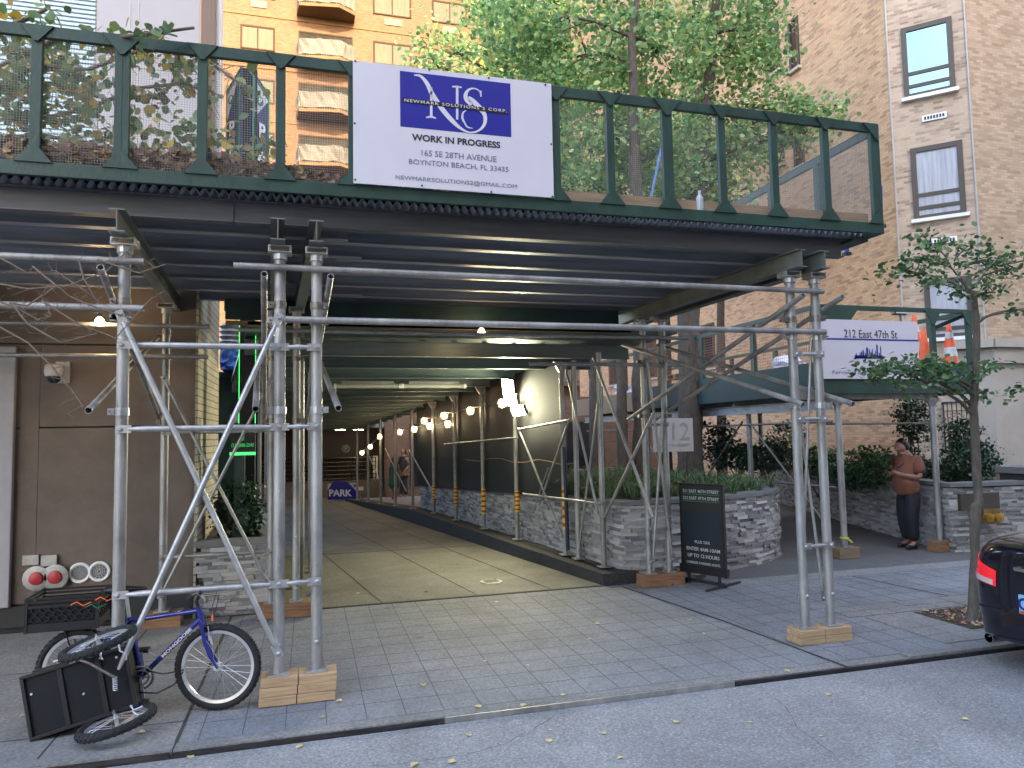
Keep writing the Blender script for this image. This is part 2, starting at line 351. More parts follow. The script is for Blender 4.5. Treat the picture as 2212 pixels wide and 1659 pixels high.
M['leaf_linden'] = island('autumn_leaves', [(0,(.06,.11,.05)),(.3,(.12,.21,.075)),(.62,(.20,.28,.09)),(.8,(.33,.28,.10)),(.93,(.60,.42,.04)),(1,(.26,.14,.07))], .5, 0, trans=.3)
M['litter'] = island('dry_leaves', [(0,(.12,.065,.045)),(.4,(.30,.17,.11)),(.8,(.46,.31,.20)),(1,(.55,.42,.12))], .8, 0)
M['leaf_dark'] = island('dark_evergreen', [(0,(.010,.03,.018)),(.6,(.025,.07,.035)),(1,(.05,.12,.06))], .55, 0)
M['leaf_green'] = island('shrub_green', [(0,(.02,.06,.02)),(.6,(.05,.13,.045)),(1,(.10,.20,.06))], .5, 0, trans=.15)
M['grass'] = island('strap_leaves', [(0,(.03,.07,.03)),(.6,(.06,.13,.05)),(.9,(.12,.18,.07)),(1,(.30,.26,.12))], .5, 0, trans=.2)
M['yellow_leaf'] = island('yellow_leaf', [(0,(.45,.30,.08)),(1,(.62,.52,.28))], .7, 0)
M['bulb'] = mat('lit_bulb', (1,.85,.6), .4, emit=(1,.66,.34), es=22)
M['bulb_warm'] = mat('lit_bulb_warm', (1,.85,.6), .4, emit=(1,.72,.40), es=24)
M['flood'] = mat('lit_flood', (1,.95,.8), .4, emit=(1,.93,.62), es=70)
M['tubelight'] = mat('dim_tube', (.36,.37,.34), .35, 0, .05)
M['led_green'] = mat('green_led', (.02,.2,.05), .4, emit=(.05,1,.15), es=.3)
M['led_violet'] = mat('violet_led', (.3,.1,.6), .4, emit=(.35,.15,1), es=3)
M['green_sign'] = mat('sign_green', (.015,.15,.055), .4, 0, .05)
M['bike_blue'] = mat('bike_blue', (.018,.025,.22), .28, .3, .1, coat=.6)
M['rubber'] = mat('rubber', (.012,.0125,.014), .8, 0, .3, 20, .6, 60)
M['alloy'] = mat('alloy', (.62,.63,.65), .3, .8, .08)
M['blackplastic'] = mat('black_plastic', (.010,.0105,.013), .45, 0, .2, spec=.35)
M['trailer'] = mat('trailer_panel', (.005,.007,.010), .6, 0, .3, 3, .1, 20, spec=.25)
M['orange'] = mat('cone_orange', (.85,.13,.035), .5, 0, .08)
M['reflect'] = mat('cone_band', (.60,.60,.60), .5, 0, .25, 12)
M['red'] = mat('red_cap', (.36,.02,.03), .45, 0, .2)
M['brass'] = mat('brass', (.60,.36,.06), .35, .8, .2)
M['brown_plate'] = mat('brown_plate', (.085,.07,.055), .45, .5, .15)
M['tarp'] = mat('blue_tarp', (.03,.11,.36), .45, 0, .3, 3, 1, 6)
M['bag'] = mat('white_bag', (.70,.70,.78), .5, 0, .1, 4, 1, 8)
M['water_bottle'] = mat('clear_bottle', (.62,.68,.72), .15, 0, .1)
M['skin'] = mat('skin', (.24,.125,.085), .6, 0, .08)
M['hair'] = mat('hair', (.012,.01,.01), .6)
M['polo'] = mat('rust_polo', (.165,.062,.036), .85, 0, .12, 5, .3, 12)
M['trouser'] = mat('navy_trousers', (.006,.007,.012), .8, 0, .3, 4, .3, 12)
M['dress'] = mat('green_dress', (.015,.07,.045), .85, 0, .3, 4)
M['darkcloth'] = mat('dark_clothes', (.02,.02,.024), .85, 0, .3, 4)
M['car'] = mat('car_paint', (.006,.008,.022), .22, .5, .05, coat=1.0, rvar=.03)
M['car_glass'] = mat('car_glass', (.015,.018,.02), .05, .3, .05, rvar=.02)
M['tail'] = mat('tail_lamp', (.42,.012,.02), .12, 0, .2, 10, coat=1, emit=(.6,.01,.02), es=.12)
M['tail_clear'] = mat('clear_lens', (.60,.50,.50), .12, 0, .2)
M['plate'] = mat('plate_blue', (.25,.50,.62), .4)
M['chrome'] = mat('chrome', (.7,.7,.72), .1, 1, .03)
WX, WY, WD = 3.78, 9.1, -.13
# ================================================================ ground
def struct(name, mb, m, **k):
    o = mb.build(name, m, **k); o['kind'] = 'structure'; return o
KY = 5.13                                     # kerb line
struct('ground', MB().quad((-300,-300,-1.6),(300,-300,-1.6),(300,400,-1.6),(-300,400,-1.6)), M['soil'], loc=(0,0,-1.6))
struct('road', MB().box(-120,120,-5.6,KY-.03,-.5,-.045), M['asphalt'], loc=(0,0,0))
struct('opposite_pavement', MB().box(-120,120,-11.9,-5.6,-.5,.08), M['pave_old'], loc=(0,0,0))
# near pavement in three pieces: old concrete on the left, scored slabs in front of the driveway, more slabs on the right
XB, XC = -.83, 4.4
pv = MB().box(-60,XB-.006,KY+.12,SEAM,-.5,0)
struct('left_pavement', pv, M['pave_old'], loc=(0,0,0))
ap = struct('driveway_apron', MB().box(XB,XC,KY+.12,SEAM,-.5,-.004), M['pave'], loc=(0,0,0))
rp = struct('right_pavement', MB().box(XC+.004,60,KY+.12,SEAM-.25,-.5,0), M['pave'], loc=(0,0,0))
j = MB()
x = XB+.13
while x < XC: j.box(x-.0028,x+.0028,KY+.13,SEAM-.01,-.004,-.0028); x += .272
y = KY+.42
while y < SEAM-.1: j.box(XB,XC,y-.0022,y+.0022,-.004,-.0032); y += .292
o = j.build('slab_joints', M['score'], ap)
j = MB()
for x in (-1.62,-3.1,-4.6): j.box(x-.006,x+.006,KY+.13,SEAM,0,.0012)
for y in (5.62,7.2): j.box(-20,XB,y-.005,y+.005,0,.0009)
for x, yy in ((XB,0),): j.box(x-.012,x+.010,KY+.13,SEAM,-.003,.0016)
struct('pavement_joints', j, M['joint'], loc=(0,0,0))
j = MB()
x = XC+.27
while x < 13: j.box(x-.003,x+.003,KY+.13,SEAM-.26,0,.0008); x += .29
y = KY+.46
while y < SEAM-.3: j.box(XC,20,y-.003,y+.003,0,.0006); y += .30
j.bar(at(1344,1267,'z',.001),at(1560,1340,'z',.001),.022,.003); j.bar(at(1560,1340,'z',.001),at(1830,1440,'z',.001),.018,.003)
j.bar(at(1799,1236,'z',.001),at(2096,1297,'z',.001),.02,.003); j.bar(at(2094,1297,'z',.001),at(1899,1320,'z',.001),.03,.003)
j.build('slab_joints', M['joint'], rp)
# pale granite-like strip and paver border round the tree pit
pb = MB(); rnd = random.Random(3)
for ix in range(8):
    for iy in range(2):
        x0 = 5.35+ix*.30; y0 = 6.35+iy*.2
        pb.box(x0+.006,x0+.294,y0+.006,y0+.194,-.02,.008+rnd.random()*.004)
for iy in range(4):
    for x0 in (5.5,5.8): y0 = 5.33+iy*.25; pb.box(x0,x0+.29,y0+.005,y0+.245,-.02,.009)
struct('paver_border', pb, M['pave_old'])
struct('tree_pit', MB().box(6.1,7.4,5.62,6.3,-.3,.012), M['soil'])
# kerbs
k = MB()
k.box(-60,XB-.006,KY,KY+.118,-.4,.004); k.box(XB,XC+.5,KY,KY+.118,-.4,-.006); k.box(XC+.506,60,KY,KY+.118,-.4,.006)
struct('kerb', k, M['pave_old'], loc=(0,0,0))
k = MB(); k.box(-60,XB-.02,KY-.022,KY-.002,-.4,-.012); k.box(XB,.9,KY-.020,KY-.002,-.4,-.016); k.box(3.21,60,KY-.018,KY-.002,-.4,-.016)
struct('kerb_facing', k, M['kerb_steel'], loc=(0,0,0))
struct('steel_kerb_edge', MB().box(.91,3.2,KY-.020,KY-.002,-.4,-.008), M['galv'], loc=(0,0,0))
# the driveway, falling away to the garage
def LX(y): return -.35 - .13*(y-9)
dr = MB(); ys = [SEAM+.02,12,18,24,30,36]
for a, b in zip(ys, ys[1:]):
    P = [(LX(a)-.2,a,gz(a)-.004),(wall_x(a)+.1,a,gz(a)-.004),(wall_x(b)+.1,b,gz(b)-.004),(LX(b)-.2,b,gz(b)-.004)]
    dr.add(P+[(p[0],p[1],-1.5) for p in P], [(0,1,2,3),(0,4,5,1)])
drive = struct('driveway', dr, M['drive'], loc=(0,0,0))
MB().box(-1.2,3.98,SEAM-.02,SEAM+.03,-.2,.003).build('seam', M['joint'], drive)
j = MB()
for dx in (1.15,2.3,3.25):
    a, b = 8.76, 30; j.bar((LX(a)+dx,a,gz(a)+.001),(LX(b)+dx,b,gz(b)+.001),.008,.0035)
for y in (13.2,): j.bar((LX(y),y,gz(y)+.001),(wall_x(y),y,gz(y)+.001),.007,.0035)
j.build('slab_joints', M['score_drive'], drive)
dc = on_drive(1061,1257)
dm = thing('drain_cover', dc, 'small round metal drain cover set in the driveway slab', 'drain cover')
MB().lathe([(.15,-.01),(.15,.008),(.12,.010)], dc, n=24).build('rim', M['galv_dull'], dm, 30)
g = MB(); g.lathe([(.118,.0),(.118,.012)], dc, n=24)
for i in range(5): g.box(dc.x-.09,dc.x+.09,dc.y-.085+i*.04,dc.y-.07+i*.04,dc.z+.012,dc.z+.016)
g.build('grate', M['clamp'], dm)
# raised walkway along the right of the driveway, and its dark kerb
def kt(y): return .14-.045*max(0, y-18)
kb = MB(); ys = [8.74,12,16,18,22,27]
for a, b in zip(ys, ys[1:]):
    P = [(wall_x(a)-.2,a,kt(a)),(wall_x(a)+.3,a,kt(a)),(wall_x(b)+.3,b,kt(b)),(wall_x(b)-.2,b,kt(b))]
    kb.add(P+[(p[0],p[1],-1.4) for p in P], [(0,1,2,3),(0,4,5,1),(3,2,6,7),(3,7,4,0)])
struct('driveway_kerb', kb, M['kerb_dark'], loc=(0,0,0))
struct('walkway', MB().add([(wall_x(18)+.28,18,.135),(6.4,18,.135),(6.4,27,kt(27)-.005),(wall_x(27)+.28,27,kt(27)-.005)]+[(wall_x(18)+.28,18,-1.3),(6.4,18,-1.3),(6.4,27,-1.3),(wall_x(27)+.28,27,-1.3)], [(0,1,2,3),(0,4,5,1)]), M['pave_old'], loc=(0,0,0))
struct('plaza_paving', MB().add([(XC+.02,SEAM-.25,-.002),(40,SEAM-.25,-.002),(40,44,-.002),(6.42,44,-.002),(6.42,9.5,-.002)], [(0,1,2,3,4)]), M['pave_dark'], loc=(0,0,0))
struct('pavement_edge_strip', MB().box(5.2,14,SEAM-.62,SEAM-.30,-.01,.0035), M['pave_old'])

# ================================================================ walls of ledger stone
def ledger(mb, pts, z0, z1, seed=1, inward=None, depth=.05):
    """courses of split-faced stones along a polyline; outside is to the left of the direction walked"""
    rn = random.Random(seed)
    pts = [Vector((p[0],p[1],0)) for p in pts]
    L = [0]
    for a, b in zip(pts, pts[1:]): L.append(L[-1]+(b-a).length)
    def pos(s):
        for i in range(len(pts)-1):
            if s <= L[i+1] or i == len(pts)-2:
                t = (s-L[i])/(L[i+1]-L[i]); d = (pts[i+1]-pts[i]).normalized(); return pts[i].lerp(pts[i+1], t), d
    top = z1 if callable(z1) else (lambda p: z1)
    z = z0; row = 0
    zmax = max(top(p) for p in pts)
    while z < zmax-.01:
        h = rn.choice((.036,.042,.05)); s = rn.random()*.1
        while s < L[-1]-.02:
            ln = rn.choice((.1,.14,.18,.24,.3)); e = min(s+ln, L[-1])
            (a, d), (b, _) = pos(s+.0008), pos(e-.0008); 
            if z+h <= top(a)+.03:
                dd = (b-a)
                if dd.length > .01:
                    dd.normalize(); nrm = Vector((dd.y,-dd.x,0)); o = rn.random()**1.5*.040; t1 = rn.uniform(-.006,.006)
                    c = (a+b)/2+Vector((0,0,z+h/2))+nrm*(o-depth)/2
                    mb.ob(c, dd*((b-a).length/2), nrm*((depth+o)/2), Vector((0,0,h/2-.0008))+nrm*t1)
            s = e
        z += h; row += 1
def poly_cap(mb, poly, z0, z1):
    mb.prism([(p[0],p[1],z0) for p in poly], (0,0,z1-z0))
def ribbon(pts, off, z, th, wd):
    """flat coping that follows a wall line"""
    mb = MB(); n = len(pts); rows = []
    for i, p in enumerate(pts):
        a = Vector(pts[max(i-1,0)]+(0,)) if i else Vector(pts[0]+(0,)); b = Vector(pts[min(i+1,n-1)]+(0,))
        d = (b-a).normalized(); nr = Vector((d.y,-d.x,0)); c = Vector((p[0],p[1],0)); zz = z(p) if callable(z) else z
        rows.append([c+nr*off+Vector((0,0,zz)), c+nr*off+Vector((0,0,zz+th)), c+nr*(off-wd)+Vector((0,0,zz+th)), c+nr*(off-wd)+Vector((0,0,zz))])
    vs = [v for r_ in rows for v in r_]; fs = []
    for i in range(n-1):
        for q in range(4): q2 = (q+1) % 4; fs.append((i*4+q,(i+1)*4+q,(i+1)*4+q2,i*4+q2))
    fs += [(3,2,1,0),(4*n-4,4*n-3,4*n-2,4*n-1)]
    return mb.add(vs, fs)
# centre planter: right of the driveway, curved at the street corner
A0 = (3.98, 8.86)
inner = [(wall_x(y)+.18+.02, y) for y in (18.6,15,12)]
curve = [A0,(4.55,8.90),(5.15,8.98),(5.75,9.1),(6.3,9.3),(6.75,9.55),(7.1,9.9),(7.3,10.3),(7.36,10.75),(7.3,11.2),(7.1,12.2),(6.9,14.5),(6.7,17),(6.5,18.6)]
front = inner+curve
def ctop(p): return .98-.033*(p[1]-8.9) if p[0] < wall_x(p[1])+.3 and p[1] > 8.95 else .98
cp = thing('stone_planter', (5.2,12,0), 'long raised planter with a curved grey ledger stone wall beside the driveway', 'planter')
mb = MB(); ledger(mb, front, -.5, lambda p: ctop(p)-.005, 5); mb.build('stone_wall', M['ledger'], cp)
mb = MB(); core = [Vector((p[0],p[1],0)) for p in front]
nn = [(front[0][0]+.05,front[0][1])]
ctr = Vector((5.2,13,0)); inset = []
for p in front:
    v = Vector((p[0],p[1],0)); dn = Vector((ctr.x-v.x, (ctr.y-v.y)*.3, 0)).normalized(); inset.append(v+dn*.06)
mb.prism([(p.x,p.y,-.6) for p in inset], (0,0,1.22)); mb.build('core', M['joint'], cp)
ribbon(front, .04, ctop, .055, .30).build('coping', M['stone_mint'], cp)
mb = MB(); pts = [(p.x,p.y) for p in inset]
gx = np.linspace(3,7.3,26); gy = np.linspace(8.9,18.6,50)
def inside(x, y, poly):
    c = False; n = len(poly)
    for i in range(n):
        x1, y1 = poly[i]; x2, y2 = poly[i-1]
        if (y1 > y) != (y2 > y) and x < (x2-x1)*(y-y1)/(y2-y1)+x1: c = not c
    return c
def bed(mb, poly, z, h, step=.22, sl=0):
    xs = [p[0] for p in poly]; ys = [p[1] for p in poly]; x = min(xs)
    hz = lambda x, y: z + sl*(y-9) + h*(.5+.5*noise.noise((x*.9,y*.9,z)))+.03*noise.noise((x*7,y*7,0))
    while x < max(xs):
        y = min(ys)
        while y < max(ys):
            if inside(x+step/2, y+step/2, poly):
                mb.quad((x,y,hz(x,y)),(x+step,y,hz(x+step,y)),(x+step,y+step,hz(x+step,y+step)),(x,y+step,hz(x,y+step)))
            y += step
        x += step
bed(mb, pts, .93, .13, sl=-.01); mb.build('soil', M['soil'], cp, 60)
# right planter: path edge, corner, then the low wall with the standpipe and a taller pier
rpts = [(12.6,18.5),(11.3,14.5),(10.62,12.5),(10.1,10.8),(9.82,9.9),(9.58,9.05),(10.9,8.93),(10.98,8.92)]
rpl = thing('stone_planter', (11.5,11,0), 'low ledger stone planter wall right of the path where the man leans', 'planter')
mb = MB(); ledger(mb, rpts, 0, 1.0, 11); mb.build('stone_wall', M['ledger'], rpl)
mb = MB(); mb.prism([(12.6,18.5,0),(11.34,14.45,0),(10.67,12.5,0),(10.15,10.8,0),(9.88,9.9,0),(9.65,9.11,0),(10.98,8.98,0),(13.8,9.3,0),(13.8,18.5,0)], (0,0,.9)); mb.build('core', M['joint'], rpl)
ribbon(rpts, .045, 1.0, .06, .32).build('coping', M['stone_mint'], rpl)
mb = MB(); rpoly = [(12.5,18.3),(11.5,14.4),(10.8,12.5),(10.3,10.8),(10.0,9.9),(9.85,9.25),(11,9.15),(13.7,9.4),(13.7,18.3)]
bed(mb, rpoly, .93, .1); mb.build('soil', M['soil'], rpl, 60)
pier = thing('stone_pier', (12.3,8.9,0), 'taller ledger stone wall section behind the dark blue car', 'wall')
mb = MB(); ledger(mb, [(10.99,8.84),(15.5,8.80)], 0, 1.16, 17); mb.build('stone_wall', M['ledger'], pier)
MB().box(11.0,15.5,8.85,9.4,0,1.15).build('core', M['joint'], pier)
MB().box(10.96,15.55,8.78,9.45,1.16,1.27).build('coping', M['stone_mint'], pier, bevel=.008)
# left planter in front of the opening beside the driveway
lp = thing('stone_planter', (-.8,9.2,0), 'small dark ledger stone planter left of the driveway', 'planter')
lpts = [(-1.27,8.98),(-.30,8.95),(-.42,9.9),(-.9,13.5)]
mb = MB(); ledger(mb, lpts, -.2, .74, 23); mb.build('stone_wall', M['ledger'], lp)
mb = MB(); mb.prism([(-1.27,9.03,-.3),(-.36,9.0,-.3),(-.48,9.9,-.3),(-.95,13.5,-.3),(-1.27,13.5,-.3)], (0,0,1.0)); mb.build('core', M['joint'], lp)
ribbon(lpts, .04, .74, .06, .28).build('coping', M['stone_mint'], lp)
mb = MB(); bed(mb, [(-1.25,9.1),(-.5,9.1),(-.6,9.9),(-1.0,13.4),(-1.25,13.4)], .72, .06, .12); mb.build('soil', M['soil'], lp, 60)

# ================================================================ buildings
def window_in(b, org, ru, w_, h_, nrm, frame=.07, recess=.10, pane='pane_dark', mull=(), trans=(), sill=None, name='window', fm='window_frame', head=None):
    """a framed window standing just proud of a wall recess; org is its lower left corner"""
    org, ru, nrm = Vector(org), Vector(ru).normalized(), Vector(nrm).normalized(); up = Vector((0,0,1))
    mb = MB(); q = lambda u0,u1,v0,v1,d0,d1: mb.ob(org+ru*(u0+u1)/2+up*(v0+v1)/2+nrm*(d0+d1)/2, ru*(u1-u0)/2, nrm*(d1-d0)/2, up*(v1-v0)/2)
    q(0,frame,0,h_,-.02,.035); q(w_-frame,w_,0,h_,-.02,.035); q(frame,w_-frame,h_-frame,h_,-.02,.032); q(frame,w_-frame,0,frame*.7,-.02,.032)
    for u in mull: q(u-frame*.35,u+frame*.35,frame*.7,h_-frame,-.02,.020)
    for v in trans: q(frame,w_-frame,v-frame*.35,v+frame*.35,-.02,.024)
    f = mb.build(name, M[fm], b)
    mb = MB(); mb.ob(org+ru*w_/2+up*h_/2-nrm*.006, ru*(w_/2-.01), nrm*.004, up*(h_/2-.01)); mb.build('pane', M[pane], f)
    if sill:
        mb = MB(); mb.ob(org+ru*w_/2-up*.045+nrm*.03, ru*(w_/2+.06), nrm*.07, up*.042); mb.build('sill', M[sill], f)
    return f
# --- left building: brown stucco base with a pale rendered wall above
lb = thing('stucco_building', (-6,9,0), 'brown stucco building front behind the bicycle with pale upper wall', 'building')
C0 = -1.27
mb = MB(); mb.box(-14,C0,9.0,11.0,3.05,4.4); mb.build('wall', M['stucco'], lb)
mb = MB()
for a, b in ((-14,-2.86),(-2.84,-2.03),(-2.01,C0)):
    if b < -2.84: a, b = -14, -3.02
    mb.box(a,b,9.0,11,2.13,3.03); mb.box(a,b,9.0,11,.24,2.11)
mb.box(-3.02,-2.845,9.002,11,.24,3.03)
mb.build('wall', M['stucco_low'], lb)
mb = MB(); mb.box(-14,C0,9.03,10.95,-.3,4.35); mb.box(-14,C0,8.985,9.0,0,.22)
mb.build('joint_backing', M['joint'], lb)
MB().box(-14,-3.06,8.93,8.999,.22,3.0).build('door', mat('grey_door', (.28,.27,.29), .6, 0, .08), lb, bevel=.01)
mb = MB(); mb.box(-2.35,C0,9.0,11.0,4.4,14); 
up = mb.build('upper_wall', M['lav'], lb)
mb = MB()
for x in (-2.02,-1.93): mb.box(x-.006,x+.006,8.994,8.999,4.4,14)
mb.box(-2.35,C0,8.994,8.9985,6.3,6.33)
mb.build('joint', M['grey_white'], up)
MB().box(C0+.001,C0+.02,9.0,10.3,4.4,14).build('tan_edge', M['tan_edge'], lb)
MB().box(C0+.002,C0+.03,9.0,11.0,-.3,4.4).build('block_side_wall', M['cream_block'], lb)
MB().tube((C0+.06,10.4,4.3),(C0+.06,10.4,14),.05,10).build('downpipe', M['white'], lb, 40)
mb = MB(); mb.box(-14,-2.36,9.35,11,4.4,14); mb.build('upper_wall', M['stucco'], lb)
f = MB().box(-6,-2.4,9.28,9.34,5.1,12).build('window', M['grey_white'], lb)
mb = MB(); z = 5.15
while z < 11.9: mb.box(-5.95,-2.45,9.255,9.275,z,z+.035); z += .055
mb.build('blind', mat('pale_blind', (.42,.55,.60), .5), f)
MB().box(-8,-2.0,8.75,8.99,4.95,5.25).build('ledge', M['stone'], lb, bevel=.01)
mb = MB(); 
for z in (4.55,4.75): mb.box(-8,-2.0,8.70,8.73,z,z+.025)
mb.build('railing', M['black'], lb)
# --- right building
XW, RY = 13.9, 13.0
rb = thing('brick_apartment_building', (17,16,0), 'peach brick apartment building with a chamfered corner on the right', 'building')
H = 42
mb = MB().box(XW,XW+8,14.205,36,-.5,H); mb.build('wall', M['brick_right'], rb)
mb = MB().add([(XW,14.2,-.5),(XW+1.2,13.0,-.5),(XW+2.4,14.2,-.5),(XW,14.2,H),(XW+1.2,13.0,H),(XW+2.4,14.2,H)], [(0,1,4,3),(1,2,5,4),(3,4,5),(2,0,3,5)]); mb.build('chamfer_wall', M['brick_chamfer'], rb)
mb = MB().box(XW+1.2,44,RY,14.2,-.5,H); mb.build('street_wall', M['brick_street'], rb)
CD = Vector((1,-1,0)).normalized(); CN = Vector((-1,-1,0)).normalized(); CO = Vector((XW,14.2,0))
def on_ch(px, py):
    d = ray(px, py); t = ((CO-Vector((0,0,CAMH))).dot(CN))/d.dot(CN); return Vector((0,0,CAMH))+d*t
for (x0, x1, y0, y1), pane in (((1953,2062,40,203),'pane_sky'),((1974,2087,303,468),'curtain'),((2002,2106,600,728),'curtain')):
    a = on_ch(x0, y1); b = on_ch(x1, y1); c = on_ch((x0+x1)/2, y0+(8 if y0 < 500 else 0)); wd = (b-a).length; zz = (a.z+b.z)/2
    window_in(rb, Vector((a.x,a.y,zz))+CN*.015, CD, wd, c.z-zz, CN, .12, pane=pane, trans=((c.z-zz)*.33,(c.z-zz)*.15), sill='white')
for px, py in ((2018,253),(2040,520)):
    p = on_ch(px, py); v = MB().ob(p+CN*.02, CD*.26, CN*.02, Vector((0,0,.075))).build('vent', M['white'], rb)
    mb = MB()
    for i in range(7): mb.ob(p+CN*.035+CD*(-.19+i*.063), CD*.022, CN*.01, Vector((0,0,.04)))
    mb.build('slot', M['black'], v)
mb = MB()
for s in (.02, 1.67): mb.tube(CO+CD*s+CN*.03+Vector((0,0,3.9)), CO+CD*s+CN*.03+Vector((0,0,H)), .018, 6)
mb.build('cable', M['grey_white'], rb)
def on_x(px, py): return at(px, py, 'x', XW)
for k in range(9):
    for px0, px1, y0, y1 in ((1708,1729,40,142),(1663,1686,92,148)):
        a = on_x(px0, y1); b = on_x(px1, y1); c = on_x(px1, y0); dz = (k-1)*2.95
        if k > 4: continue
        window_in(rb, (XW-.02, a.y, b.z+dz), (0,-1,0), abs(a.y-b.y), 1.55, (-1,0,0), .08, sill='stone')
for yy in (24,28.5,32):
    for k in range(6): window_in(rb, (XW-.02, yy, 4.2+k*2.95), (0,-1,0), 1.4, 1.6, (-1,0,0), .08, sill='stone')
for xx in (18.2,22,26):
    for k in range(8): window_in(rb, (xx, RY-.015, 5.2+k*2.95), (1,0,0), 1.5, 1.6, (0,-1,0), .09, pane='pane_sky', trans=(.6,), sill='white')
# limestone base
mb = MB(); zt = 3.72
ca = CO+CD*.92
mb.add([(ca.x+CN.x*.06,ca.y+CN.y*.06,0),(XW+1.2,13-.085,0),(44,13-.085,0),(44,13.4,0),(ca.x,ca.y,0),
        (ca.x+CN.x*.06,ca.y+CN.y*.06,zt),(XW+1.2,13-.085,zt),(44,13-.085,zt),(44,13.4,zt),(ca.x,ca.y,zt)],
       [(0,1,6,5),(1,2,7,6),(5,6,7,8,9),(4,0,5,9)])
base = mb.build('stone_base', M['stone'], rb)
mb = MB(); mb.bar(ca+CN*.12+Vector((0,0,zt+.11)), Vector((XW+1.2,12.86,zt+.11)), .3, .2); mb.box(XW+1.15,44,12.74,13.1,zt+.012,zt+.21); mb.box(XW+1.2,44,12.83,12.92,zt-.35,zt+.01)
mb.build('cornice', M['stone'], base)
mb = MB()
for x in (16.15,16.75,19.4,20.0): mb.box(x,x+.42,12.84,12.915,0,zt-.36)
mb.build('pilaster', M['stone'], base)
mb = MB()
for z in (1.0,1.75,2.6): mb.box(16.6,44,12.90,12.9145,z,z+.02)
mb.build('joint', M['joint'], base)
a = on_ch(2043,1000); b = on_ch(2104,1000); c = on_ch(2060,868)
f = window_in(rb, Vector((a.x,a.y,1.35))+CN*.075, CD, (b-a).length, c.z-1.35, CN, .03, pane='blind')
mb = MB()
for i in range(1,6):
    p = Vector((a.x,a.y,0))+CD*((b-a).length*i/6)+CN*.11; mb.tube(p+Vector((0,0,1.35)), p+Vector((0,0,c.z)), .009, 6)
for z in (1.6,2.3): mb.tube(Vector((a.x,a.y,z))+CN*.11, Vector((b.x,b.y,z))+CN*.11, .009, 6)
mb.build('bars', M['black'], f)

# --- orange brick tower across the block
OY = 45.0
ob = thing('brick_tower_block', (8,50,0), 'sunlit orange brick tower with balconies draped in white cloth, far behind', 'building')
MB().box(-12,24,OY,OY+14,-2,60).build('wall', M['brick_orange'], ob)
def oz(py, px=700): return at(px, py, 'y', OY).z
def ox(px, py=100): return at(px, py, 'y', OY).x
FH = at(556,54,'y',OY).z-at(556,167,'y',OY).z; z0w = at(556,108,'y',OY).z
mb = MB()
for k in range(-8, 6): mb.box(-12.02,24.02,OY-.05,OY-.001,z0w+k*FH+2.15,z0w+k*FH+2.3)
mb.build('band', M['band'], ob)
wins = [(519,594),(806,889),(934,1010),(1085,1160),(1290,1370),(1430,1505)]
for k in range(-8, 4):
    z = z0w+k*FH
    for wi, (a, b) in enumerate(wins):
        xa, xb = ox(a), ox(b); wd = xb-xa
        f = window_in(ob, (xa, OY-.03, z), (1,0,0), wd, 1.5, (0,-1,0), .11, fm='frame_brown', pane='curtain_warm', mull=(wd/2,), name='window')
        if wi in (0,1,2):
            mb = MB(); mb.box(xa+wd*.3,xa+wd*.75,OY-.06,OY-.002,z-.62,z-.2); mb.build('vent_grille', M['lumber_old'], f)
    # balconies
    for xa, xb in ((ox(641),ox(762)),(ox(1180),ox(1270))):
        d = window_in(ob, (xa+.1, OY-.02, z-.55), (1,0,0), xb-xa-.1, 2.1, (0,-1,0), .09, fm='frame_brown', pane='door_shade', mull=((xb-xa)*.33,(xb-xa)*.66), name='balcony_door')
        mb = MB(); mb.prism([(xa,OY-.01,z-.80),(xa+.15,OY-1.2,z-.80),(xb-.9,OY-1.55,z-.80),(xb+.1,OY-.9,z-.80),(xb+.1,OY-.01,z-.80)], (0,0,.2))
        bl = mb.build('balcony', M['band'], ob)
        mb = MB(); pp = [(xa,OY-.05),(xa+.15,OY-1.18),(xb-.9,OY-1.52),(xb+.08,OY-.9)]
        for (p, q) in zip(pp, pp[1:]):
            mb.tube((*p,z+.42),(*q,z+.42),.025,5)
            n_ = int((Vector(q)-Vector(p)).length/.14)
            for i in range(n_): c = Vector(p).lerp(Vector(q), i/n_); mb.bar((c.x,c.y,z-.6),(c.x,c.y,z+.42),.02,.02,(1,0,0))
        mb.build('railing', M['rail'], bl)
        mb = MB(); rn = random.Random(k*7+int(xa*3)); cols_ = 26; rows = []
        for i in range(cols_+1):
            t = i/cols_*3; s = min(int(t), 2); c = Vector(pp[s]).lerp(Vector(pp[s+1]), t-s); wv = .05*math.sin(i*2.3)+rn.uniform(-.03,.03)
            sag = .10*abs(math.sin(i*.5+k))+rn.uniform(0,.04)
            rows.append([(c.x+wv*.3,c.y-.07+wv,z+.48-sag),(c.x,c.y-.07-wv,z-.02),(c.x+wv*.5,c.y-.08+wv,z-.5-sag*.6)])
        for a_, b_ in zip(rows, rows[1:]):
            mb.quad(a_[0],b_[0],b_[1],a_[1]); mb.quad(a_[1],b_[1],b_[2],a_[2])
        mb.build('cloth_cover', M['cloth'], bl)
